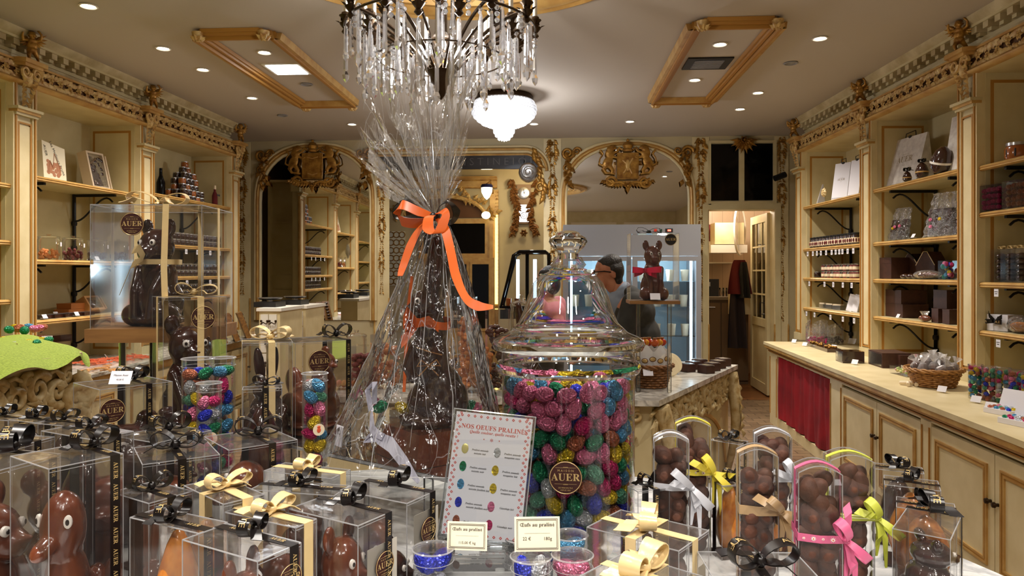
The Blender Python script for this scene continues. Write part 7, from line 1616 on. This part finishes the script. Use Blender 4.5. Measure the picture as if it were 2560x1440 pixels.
white_bag(2400,2.20,.14,.2,.4,.1,-.05,.1,'patterned white bag half hidden behind the pilaster',False,True)
for px,s,l in ((2268,.085,'smallest dark chocolate egg with gold band before the large bag'),(2305,.12,'middle dark chocolate egg before the large bag'),(2348,.19,'largest dark chocolate egg with a white band beside the large bag')):
    p, t, a = sp('R',px,2.202,.06); T = thing('banded_egg',l,'chocolate egg',p,a); T.rotation_euler = (0,.35 if s > .15 else 0,a); T.location.z += .01 if s > .15 else 0
    MB().lathe([(0,0),(s*.2,.003),(s*.36,s*.22),(s*.37,s*.5),(s*.26,s*.82),(s*.1,s*.98),(0,s)],24).build('chocolate_shell','choc',T); MB().lathe([(s*.378,s*.36),(s*.382,s*.4),(s*.38,s*.44)],24,0,None,False).build('band','eye' if s > .15 else 'goldedge',T)
    if s < .13: link('bow', bow('rib_black',2), T, (0,0,s*.98))
def cello_bag(px, z, inset, w, h, label, fill='choc', bits=True, rz=.3, tilt=-.2, side='R', top=1.25):
    p, t, a = sp(side, px, z, inset); T = thing('cellophane_bag', label, 'packet', p, a+rz); T.rotation_euler = (tilt,0,a+rz); rr = random.Random(int(px))
    m = MB(); m.bb(-w*.4,w*.4,-.012,.012,.02,h*.8); 
    for _ in range(30): m.ball((rr.uniform(-w*.36,w*.36),-.014,rr.uniform(.04,h*.76)),(.014,.008,.012),0,None,7,5)
    m.build('chocolate_slab',fill,T)
    if bits:
        for k,c_ in enumerate(('pink','gold','pink')): m = MB(); m.ball((rr.uniform(-w*.3,w*.3),-.026,rr.uniform(.08,h*.6)),(.014,.01,.014),0,None,8,6); m.build('sugared_piece',FM[c_],T)
    m = MB(); m.sheet(lambda u,v: ((w*.55*(1-.25*v)+.01*math.sin(v*30+u*5))*math.cos(6.283*u), (.035*(1-v*.9)+.006*math.sin(u*50))*math.sin(6.283*u), .002+h*top*v), 48, 14, 0, None, True); m.build('cellophane','cello2',T,sharp=15); return T
cello_bag(2245,1.765,.14,.2,.22,'cellophane bag of studded dark chocolate with a white tag'); cello_bag(2345,1.765,.14,.25,.27,'larger cellophane bag of dark chocolate with pink sugared pieces'); cello_bag(2393,1.765,.2,.16,.16,'small cellophane bag by the pilaster behind the larger one',bits=False)
p, t, a = sp('R',2283,1.765,.02); ptag(p,a,'white price tag beside the studded chocolate bag')
T,_ = wbox('R',2229,1.464,.14,.2,.16,.17,'brownbox','brown carton with a curved top on the third board of the large-bag bay',rz=.2)
for px,w,h,l in ((2290,.2,.2,'brown gable bag behind the silver packet'),(2330,.2,.21,'taller brown gable bag with pale rim behind the silver packet')):
    p, t, a = sp('R',px,1.464,.3); T = thing('gable_bag',l,'bag',p,a+.2); MB().prism([(-w/2,0),(w/2,0),(w/2,h*.5),(w*.1,h),(-w*.1,h),(-w/2,h*.5)],-.06,.06,0,XW).build('paper','brownbox',T); MB().tube([(-w/2,-.061,h*.5),(-w*.1,-.061,h),(w*.1,-.061,h),(w/2,-.061,h*.5)],.003,5).build('rim_line','labelcream',T)
for k in range(3): p, t, a = sp('R',2262+k*14,1.464,.06); o = MB().ball((0,0,.02),(.045,.03,.02)).build('wrapped_sweet','choc',None,loc=p,rz=a); tag(o,'brown wrapped sweet lying before the gable bags','sweet','wrapped sweets before the gable bags')
p, t, a = sp('R',2318,1.464,.05); T = thing('silver_packet','silver cellophane packet with white tag lying before the gable bags','packet',p,a+.1); MB().ball((0,0,.03),(.13,.045,.028)).build('contents','choc_milk',T); m = MB(); m.ball((.0,0,.032),(.15,.05,.034),0,None,18,8); m.build('wrap','cello2',T,sharp=15)
p, t, a = sp('R',2373,1.464,.08); T = thing('egg_cube','small clear cube of colourful foil eggs on the third board by the pilaster','box',p,a); MB().bb(-.05,.05,-.05,.05,0,.13).build('clear_cube','plastic',T); m = MB(); rr = random.Random(8)
for _ in range(26): m.ball((rr.uniform(-.035,.035),rr.uniform(-.035,.035),rr.uniform(.015,.11)),(.016,.014,.018),rr.randrange(7),None,8,6)
o = m.build('foil_eggs',[FM[c] for c in list(FOIL)[:7]],T); o['kind'] = 'stuff'
for px,z,ins,w,d,h,l in ((2262,1.157,.2,.33,.2,.105,'wide brown gift carton, lower of the pair in the lowest board'),(2260,1.263,.2,.31,.2,.11,'wide brown gift carton on top of the lower one'),(2355,1.157,.1,.085,.1,.1,'small cubic brown carton left of its twin by the pilaster'),(2383,1.157,.1,.085,.1,.1,'small cubic brown carton touching the pilaster'),(2375,1.258,.16,.17,.14,.13,'brown carton stacked over the two small cubes')): wbox('R',px,z,ins,w,d,h,'brownbox',l,seam=False)
p, t, a = sp('R',2312,1.157,.03); T = thing('wrapped_chocolate','small wrapped milk chocolate with a dark tie before the brown cartons','sweet',p,a); MB().ball((0,0,.025),(.07,.03,.024)).build('chocolate','choc_milk',T); MB().lathe([(.004,.02),(.03,.07),(.034,.075)],12,0,None,False).build('wrap','cello2',T)
p, t, a = sp('R',2245,1.157,.02); ptag(p,a,'white price tag before the wide brown cartons')
for k in range(3): p, t, a = sp('R',2060+k*18,1.157,.12); o = MB().box((0,0,.02),(.1,.06,.04),0,.2*k).box((0,0,.045),(.09,.05,.012),1,.2*k+.1).build('nougat_packet',['silver','labelcream'],None,loc=p,rz=a); tag(o,'silvery nougat packet on the lowest board of the white-bag bay','packet','nougat packets')
for k in range(2): p, t, a = sp('R',2122+k*14,1.157,.1); o = MB().box((0,0,.08),(.07,.012,.16)).build('leaflet','card',None,loc=p,rz=a+.3+.2*k); o.rotation_euler = (-.2,.15,a+.3); tag(o,'white leaflet leaning beside the nougat packets','leaflet','white leaflets')
# near bay with pink candies
def candy_cube(px, z, inset, s, c_, label, side='R'):
    p, t, a = sp(side, px, z, inset); T = thing('candy_cube', label, 'box', p, a+.12); MB().bb(-s/2,s/2,-s/2,s/2,0,s*.95).build('clear_cube','acrylic',T); m = MB(); rr = random.Random(2); q = s*.1
    for i in range(4):
        for j in range(4):
            for k in range(4):
                if 0 < j < 3 and k < 3 and 0 < i < 3: continue
                m.ball(((i-1.5)*s*.23+rr.uniform(-.2,.2)*q,(j-1.5)*s*.23,q*1.3+k*s*.21+rr.uniform(-.2,.2)*q),(q*1.15,q*1.1,q),0,None,9,7)
    o = m.build('candy_fill',FM[c_],T); o['kind'] = 'stuff'
    return T
candy_cube(2502,1.892,.1,.17,'magenta','clear cube of bright magenta foil candies'); candy_cube(2566,1.892,.1,.17,'copper','clear cube of copper candies cut by the picture edge')
p, t, a = sp('R',2545,2.186,.12); T = thing('preserve_jar','squat dark preserve jar with metal lid near the picture edge','jar',p,a); MB().lathe([(0,0),(.06,0),(.07,.02),(.07,.07),(.06,.085)],20).build('glass','jamamber',T); MB().lathe([(.06,.085),(.064,.088),(.064,.105),(0,.107)],20).build('lid','silver',T); MB().lathe([(.071,.02),(.0715,.045),(.071,.068)],8,0,None,False).build('label','ink',T)
for k in range(4):
    p, t, a = sp('R',2478+k*26,1.454,.1); T = thing('clear_case','slim clear case of chocolates with champagne bow, %s in the row'%['first','second','third','fourth'][k],'gift box',p,a,'slim clear cases'); MB().bb(-.038,.038,-.045,.045,0,.2).build('clear_box','plastic',T); m = MB()
    for q in range(5): m.ball((0,0,.025+.033*q),(.03,.035,.02),0,None,9,6)
    m.build('chocolates','choc',T); o = link('bow', bow('rib_gold',k), T, (0,0,.201)); o.scale = (.7,)*3
p, t, a = sp('R',2512,1.152,.12); T = thing('white_gift','white gift box tied with a spiky black bow','gift box',p,a+.3); MB().bb(-.07,.07,-.06,.06,0,.1).build('carton','card',T); o = link('bow', bow('rib_black',1), T, (0,-.065,.06)); o.rotation_euler = (PI/2,0,0); o.scale = (1.5,)*3
p, t, a = sp('R',2550,1.152,.1); T = thing('nest_packet','clear packet with an orange-brown chocolate next to the white gift','packet',p,a); MB().ball((0,0,.035),(.07,.05,.033)).build('chocolate','caramel',T); MB().ball((0,0,.05),(.085,.06,.055)).build('wrap','cello2',T)

# ------------------------------------------------------------- on the long right-hand countertop
def rc_(px, py): return onz(px, py, CT)
def cbox(px, py, w, d, h, mat, label, rz=0, tilt=0, win=False, name='gift_carton'):
    p = rc_(px,py); T = thing(name, label, 'box', (p.x,p.y+.0,CT+.001), faz+rz); T.rotation_euler = (tilt,0,faz+rz)
    MB().bb(-w/2,w/2,0,d,0,h).build('carton',mat,T)
    if win: MB().bb(-w/2+.01,w/2-.01,-.002,0,.01,h-.01).build('clear_window','plastictop',T)
    return T
cbox(2098,905,.16,.16,.09,'choc','clear-sided tray carton of chocolate squares on the pale counter',win=True); cbox(2188,915,.26,.2,.11,'brownbox','open brown carton with a clear side in the middle of the pale counter',win=True); cbox(2240,920,.14,.2,.1,'brownbox','brown carton joined beside the clear-sided one'); cbox(2310,885,.3,.07,.16,'brownbox','long brown carton with reflective clear face leaning at the back of the counter',tilt=-.2,win=True); cbox(2278,930,.12,.16,.09,'brownbox','brown carton farther along the row, beside the wicker basket')
p = rc_(2030,872); T = thing('dark_tray','dark tray of gold-wrapped chocolates on the pale counter','tray',(p.x+.1,p.y,CT),faz); MB().bb(-.3,.3,-.06,.06,0,.03).build('tray_body','choc',T); m = MB(); rr = random.Random(4)
for k in range(26): m.ball((-.28+.022*k,rr.uniform(-.04,.04),.04),(.014,.012,.012),0,None,7,5)
o = m.build('gold_sweets','gold',T); o['kind'] = 'stuff'
for px,s,l in ((2008,.2,'cellophane bag of red and dark sweets near the far counter end'),(2045,.17,'cellophane bag of dark sweets beside the red ones')):
    p = rc_(px,862); T = thing('sweet_bag',l,'packet',(p.x+.15,p.y+.05,CT+.001)); m = MB(); rr = random.Random(px)
    for _ in range(50): m.ball((rr.uniform(-.08,.08),rr.uniform(-.05,.05),.02+.05*rr.random()),(.016,.014,.014),0,None,7,5)
    o = m.build('sweets',FM['magenta'] if px < 2030 else 'choc',T); o['kind'] = 'stuff'
    m = MB(); m.sheet(lambda u,v: ((.11*(1-.25*v)+.03*v*math.sin(u*40))*math.cos(6.283*u),(.07+.02*v*math.cos(u*33))*math.sin(6.283*u),.002+s*v*(1+.2*math.sin(u*19))),50,12,0,None,True); m.build('cellophane','cello2',T,sharp=15)
def basket(p, r, h, label, mat, rz=0, dark=False):
    T = thing('wicker_basket', label, 'basket', p, rz); m = MB(); n = 30
    for j in range(9):
        z = .008+h*j/9; q = r*(.72+.28*j/9)
        m.tube([((q+.005*(1 if (i+j)%2 else -1))*math.cos(2*PI*i/n),(q+.005*(1 if (i+j)%2 else -1))*math.sin(2*PI*i/n),z) for i in range(n)],h*.05,5,0,None,True)
    for k in range(3): m.tube([((r*1.02+.008*math.sin(i*1.1+k*2))*math.cos(2*PI*i/40),(r*1.02+.008*math.sin(i*1.1+k*2))*math.sin(2*PI*i/40),h*.97+.008*math.cos(i*1.1+k*2)) for i in range(40)],.006,5,0,None,True)
    m.lathe([(0,.004),(r*.7,.004),(r*.71,.01)],24); m.lathe([(r*.7,.01),(r*.97,h*.93)],24,1,None,False); m.build('woven_body',[mat,'umber'],T); return T
M['cello_white'] = clear('whitish_cellophane',(.95,.95,.95,1),1.5,.12,.3,(.92,.9,.9,1),boost=1.3)
p = rc_(2357,975); bc = Vector((p.x+.02,p.y+.14,CT+.001)); basket(bc,.155,.11,'round honey wicker basket heaped with wrapped milk eggs on the pale counter','wickerpale')
for k in range(16):
    a_ = k*2.4; q = .028*math.sqrt(k)*1.05; T = thing('wrapped_egg','milk chocolate egg in twisted cellophane heaped in the honey basket','sweet',(bc.x+q*math.cos(a_),bc.y+q*math.sin(a_),CT+.105+.05*(1-q/.13)),R.uniform(0,6),'wrapped milk eggs in the honey basket')
    MB().ball((0,0,.0),(.03,.024,.024)).build('milk_egg','choc_milk',T); m = MB(); m.lathe([(.031,-.02),(.034,0),(.02,.03),(.006,.038),(.026,.065),(.03,.07)],10,0,Matrix.Rotation(R.uniform(-.7,.7),4,'X'),False); m.build('cellophane_twist','cello_white',T,sharp=15)
T = thing('pastel_packet','clear packet of pastel sweets between the brown cartons and the basket','packet',(*rc_(2245,938).xy,CT+.001),faz+.1); MB().bb(-.11,.11,0,.08,0,.055).build('clear_box','plastic',T); m = MB(); rr = random.Random(3)
pm_ = [P('pastel_pink',lin(220,150,160),.5),P('pastel_green',lin(170,190,110),.5),P('pastel_yellow',lin(228,210,130),.5)]
for _ in range(40): m.ball((rr.uniform(-.09,.09),rr.uniform(.015,.065),rr.uniform(.012,.04)),(.012,.01,.01),rr.randrange(3),None,7,5)
o = m.build('pastel_sweets',pm_,T); o['kind'] = 'stuff'
p = rc_(2283,965); m = MB(); 
for k in range(3): m.tube([(.05*k-.05,-.04,.012),(.05*k-.03,.0,.018),(.05*k-.06,.04,.012)],.012,8)
o = m.build('rolled_paper','labelcream',None,loc=p); o.location.z = CT+.002; tag(o,'crumpled cream paper rolls beside the honey basket','paper')
for k,(px,py,w_) in enumerate(((2452,1000,.045),(2487,1006,.045),(2523,1012,.045),(2556,1020,.045),(2590,1030,.045))):
    p = rc_(px,py); h_ = .19; T = thing('egg_tube','clear tube of foil eggs, %s in the row at the counter edge'%['first','second','third','fourth','fifth'][k],'tube',(p.x,p.y+.05,CT+.001),0,'egg tubes in a row on the pale counter'); m = MB(); m.lathe([(w_*.8,0),(w_*.8,h_)],20,0,None,False); m.build('clear_wall','plastic',T); m = MB(); m.lathe([(w_*.8,h_-.012),(w_*.83,h_-.012),(w_*.83,h_),(0,h_)],20,0,None,False); m.build('lid','plastictop',T)
    m = MB(); rr = random.Random(k); z = .016
    while z < h_-.02:
        b_ = rr.uniform(0,6)
        for q in range(4): m.ball((w_*.5*math.cos(b_+q*1.57),w_*.5*math.sin(b_+q*1.57),z+rr.uniform(-.004,.004)),(.0125,.0125,.0165),rr.randrange(9),None,9,7,Euler((rr.uniform(-1.5,1.5),rr.uniform(-1,1),0)))
        z += .025
    o = m.build('foil_egg_fill',[FM[c] for c in FOIL],T,sharp=None); o['kind'] = 'stuff'
for k,(px,py) in enumerate(((2510,1035),(2550,1062))):
    p = rc_(px,py); T = thing('egg_carton','open grey egg carton with tiny foil eggs, %s'%('before the row of egg tubes' if k == 0 else 'closest to the picture edge'),'carton',(p.x,p.y,CT+.001),faz+.4); MB().bb(-.07,.07,-.05,.05,0,.025).build('tray_body','card',T); m = MB(); m.bb(-.07,.07,0,.008,0,.1); o = m.build('lid','card',T,loc=(0,.05,.02)); o.rotation_euler = (-.35,0,0)
    m = MB(); rr = random.Random(k)
    for i in range(4):
        for j in range(3): m.ball((-.05+.033*i,-.03+.03*j,.028),(.012,.011,.011),rr.randrange(9),None,7,5)
    o = m.build('foil_eggs',[FM[c] for c in FOIL],T); o['kind'] = 'stuff'
for i,(px,py,l) in enumerate(((1985,858,'white tag at the far end of the pale counter'),(2012,866,'white tag before the gold-wrapped chocolates'),(2024,852,'white tag under the cellophane sweet bags'),(2084,873,'white tag beside the dark tray'),(2137,912,'white tag before the open brown carton'),(2355,982,'white tag on the rim side of the honey basket'),(2440,1008,'white tag before the first egg tube'),(2476,1025,'white tag lying between egg tubes and carton'),(2130,862,'cream framed card leaning by the pilaster'))): ptag(rc_(px,py), faz+.6, l, 1.15 if i < 8 else 1.8)

# ------------------------------------------------------------- on the grey marble island counter
IZ = .851
def ic(px, py, z=IZ): return onz(px, py, z)
b0 = ic(1633,975); bc = Vector((b0.x,b0.y+.12,IZ)); basket(bc,.125,.13,'brown wicker basket holding a white bag of sweets on the grey marble counter','wicker')
T = thing('sweet_bag','white printed cellophane crown bag of sweets standing in the brown basket','packet',(bc.x,bc.y,IZ+.03)); m = MB(); m.sheet(lambda u,v: ((.085+.03*v)*math.cos(6.283*u),(.075+.03*v)*math.sin(6.283*u),.002+(.2+.02*math.sin(u*56))*v),60,10,0,None,True); m.build('bag',clear('milky_cellophane',(.9,.9,.9,1),1.5,.12,.45,(.85,.84,.82,1),bump=(30,.8),boost=1.5),T,sharp=15)
for k in range(7): a_ = -PI/2+(-1.2+.4*k); m = MB(); X = Matrix.Translation((.112*math.cos(a_),.102*math.sin(a_),.13+.01*(k%2))) @ Matrix.Rotation(a_+PI/2,4,'Z') @ XW; m.ball((0,0,0),(.02,.015,.003),0,X,12,6); m.ball((0,0,.002),(.016,.011,.002),1,X,12,6); m.build('oval_window',['umber','print'],T)
for k,(px,py) in enumerate(((1606,842),(1616,836),(1628,850),(1640,842),(1652,846),(1662,842),(1598,850))):
    p = at(px,py,3.95); T = thing('candied_fruit','glossy candied fruit in amber and red atop the crown bag','sweet',(bc.x+(px-1630)/1800*3.95,bc.y-.02+.02*(k%3),IZ+.255),0,'candied fruits atop the crown bag'); MB().ball((0,0,0),(.026,.024,.022)).build('fruit',P('candied_%d'%k,[lin(206,90,26),lin(222,150,30),lin(190,50,30)][k%3],.15,coat=.7),T); MB().lathe([(.008,.018),(.012,.03),(.0,.03)],8).build('paper_frill','wickerpale',T)
ptag(Vector((bc.x-.03,bc.y-.13,IZ+.075)), .1, 'cream price tag clipped to the brown basket rim', 1.25)
# boxed bear on a raised wooden board
p = at(1637,752,3.9); bw = .135; T = thing('wooden_board','pale wooden board raised on clear legs over the marble counter','display stand',(p.x,p.y+.1,0)); MB().bb(-bw,bw,-.11,.11,p.z-.018,p.z).build('board','board',T)
for x_ in (-.08,.09): MB().lathe([(.012,IZ),(.012,p.z-.019)],10,0,Matrix.Translation((x_,-.02,0))).build('leg','acrylic',T)
hb = at(1637,583,3.9).z-p.z; T = thing('gift_box','clear box with thin black bow around the pink-bowed bear on the raised board','gift box',(p.x,p.y+.1,p.z)); x,y = .13,.1
m = MB(); m.add([(-x,-y,.001),(x,-y,.001),(x,y,.001),(-x,y,.001),(-x,-y,hb),(x,-y,hb),(x,y,hb),(-x,y,hb)],[(0,1,5,4),(1,2,6,5),(2,3,7,6),(3,0,4,7),(4,5,6,7)])
for a_,b_ in (((-x,-y),(x,-y)),((x,-y),(x,y)),((x,y),(-x,y)),((-x,y),(-x,-y))): m.tube([(a_[0],a_[1],hb),(b_[0],b_[1],hb)],.002,4,1); m.tube([(a_[0],a_[1],0),(a_[0],a_[1],hb)],.0018,4,1)
m.build('clear_box',['plastic','plasticedge'],T,sharp=20); o = link('bow', bow('rib_black',0), T, (-.02,0,hb+.002)); o.scale = (2.0,1.6,1.3); sticker('round_sticker',.032,Matrix.Translation((.085,-y-.003,hb-.035)) @ XW,T,False,'rib_black')
choc('bear',(p.x,p.y+.1,p.z+.002),hb*.92,.2,'dark chocolate bear with a pink bow in the raised box','choc_milk',None,.74)
m = MB(); q = Vector((p.x-.05,p.y+.02,p.z+hb*.45)); M['rib_red'] = P('red_pink_satin',lin(206,40,76),.35); T = thing('satin_bow','x','ribbon',q,.2); o = link('loops',bow_mesh('rib_red',1.7,4,.017),T); o.rotation_euler = (PI/2,0,-.3); tag(T,'red-pink satin bow on the bear in the raised box','ribbon')
ptag(Vector((p.x-.0,p.y-.015,p.z-.0)), 0, 'cream tag on the edge of the raised wooden board', 1.2)
q = ic(1556,830); candy_jar(Vector((at(1556,800,4.1).x,4.1,IZ)), .075, .2, .6, 'choc', 'lidded glass jar of dark beans behind the big jar lid', 0, None)
for k in range(6):
    q = c1.lerp(c2,.16+.1*k)+Vector((-.28,.17,0)); o = MB().lathe([(.028,0),(.03,.06),(.026,.07),(0,.072)],12).build('sweet_tub',['jelly_or','caramel','jelly_or','labelcream','caramel','jelly_or'][k],None,loc=(q.x,q.y,IZ)); tag(o,'small clear pot of amber sweets behind the brown basket','pot','pots of amber sweets')
for k,(px,py) in enumerate(((1700,885),(1722,888))):
    q = c1.lerp(c2,.5+.07*k)+Vector((-.86,.5,0))*(.22+.02*k); T = thing('pale_disc','large pale round disc leaning %s on the marble counter'%('in front of another' if k else 'behind its twin'),'plate',(q.x,q.y,IZ+.002)); T.rotation_euler = (PI/2-.5,0,.3); MB().lathe([(0,-.005),(.07,-.005),(.074,0),(.07,.005),(0,.005)],28,0,Matrix.Translation((0,.074,0))).build('disc','white_choc',T)
for k in range(7):
    q = c1.lerp(c2,.68+.085*(k%4))+Vector((-.86,.5,0))*(.08+.13*(k//4)); o = MB().box((0,0,.025),(.07,.09,.05),0,.5).box((0,0,.052),(.06,.08,.004),1,.5).build('truffle_box',['brownbox','plastictop'],None,loc=(q.x,q.y,IZ)); tag(o,'small dark clear-topped truffle box on the marble counter','box','small truffle boxes on the marble counter')
# clear towers of peach and rose sweets, glass jars behind the wrapped rabbit
tw = [(1168,742,.05,'jelly_or','clear tower of peach sweets behind the cellophane'),(1240,775,.065,'choc_milk','clear box of chocolate-dipped pieces with a brown top layer'),(1205,835,.06,'jelly_or','clear box of rosy peach jellies before the dipped pieces'),(950,840,.075,'jelly_or','clear box of apricot jellies behind the cellophane skirt'),(905,865,.06,'jelly_re','clear box of rose jellies near the large hen box')]
for px,py,hw,mt,l in tw:
    tt = 4.0; q = at(px,py,tt); T = thing('sweet_tower', l, 'box', (q.x,3.98 if hw < .062 else 4.1,IZ)); hh = q.z-IZ; MB().bb(-hw,hw,-hw,hw,.001,hh).build('clear_box','plastic',T)
    m = MB(); rr = random.Random(px)
    for _ in range(90): m.ball((rr.uniform(-hw*.8,hw*.8),rr.uniform(-hw*.8,hw*.8),.015+rr.random()*(hh*.75)),(.018,.016,.014),0,None,7,5)
    o = m.build('sweets',mt,T); o['kind'] = 'stuff'
for px,py,l,f in ((1135,800,'glass jar of pale sweets in line behind the rabbit','jelly_pu'),(1300,760,'glass jar behind the big jar lid holding clear-wrapped pieces','jelly_pu'),(880,850,'lidded glass jar of apricot pieces beyond the black bow','jelly_or')):
    q = at(px,py,4.15); candy_jar(Vector((q.x,4.18,IZ)), .06, q.z-IZ+.05, .5, f, l, 0, None)
q = at(1313,830,4.0); choc('bunny',(q.x,4.0,IZ),at(1313,752,4.0).z-IZ,0,'slim dark chocolate bunny standing behind the big jar lid','choc')
T = thing('nougat_strip','long clear strip box of pink and golden sweets lying beyond the black bow','box',(at(870,825,4.3).x,4.02,IZ)); MB().bb(-.22,.22,-.04,.04,0,.06).build('clear_box','plastic',T); m = MB()
for k in range(14): m.ball((-.2+.03*k,0,.03),(.016,.03,.022),k%2,None,8,6)
m.build('sweets',['jelly_or',P('rose_sweet',lin(222,120,120),.4)],T)
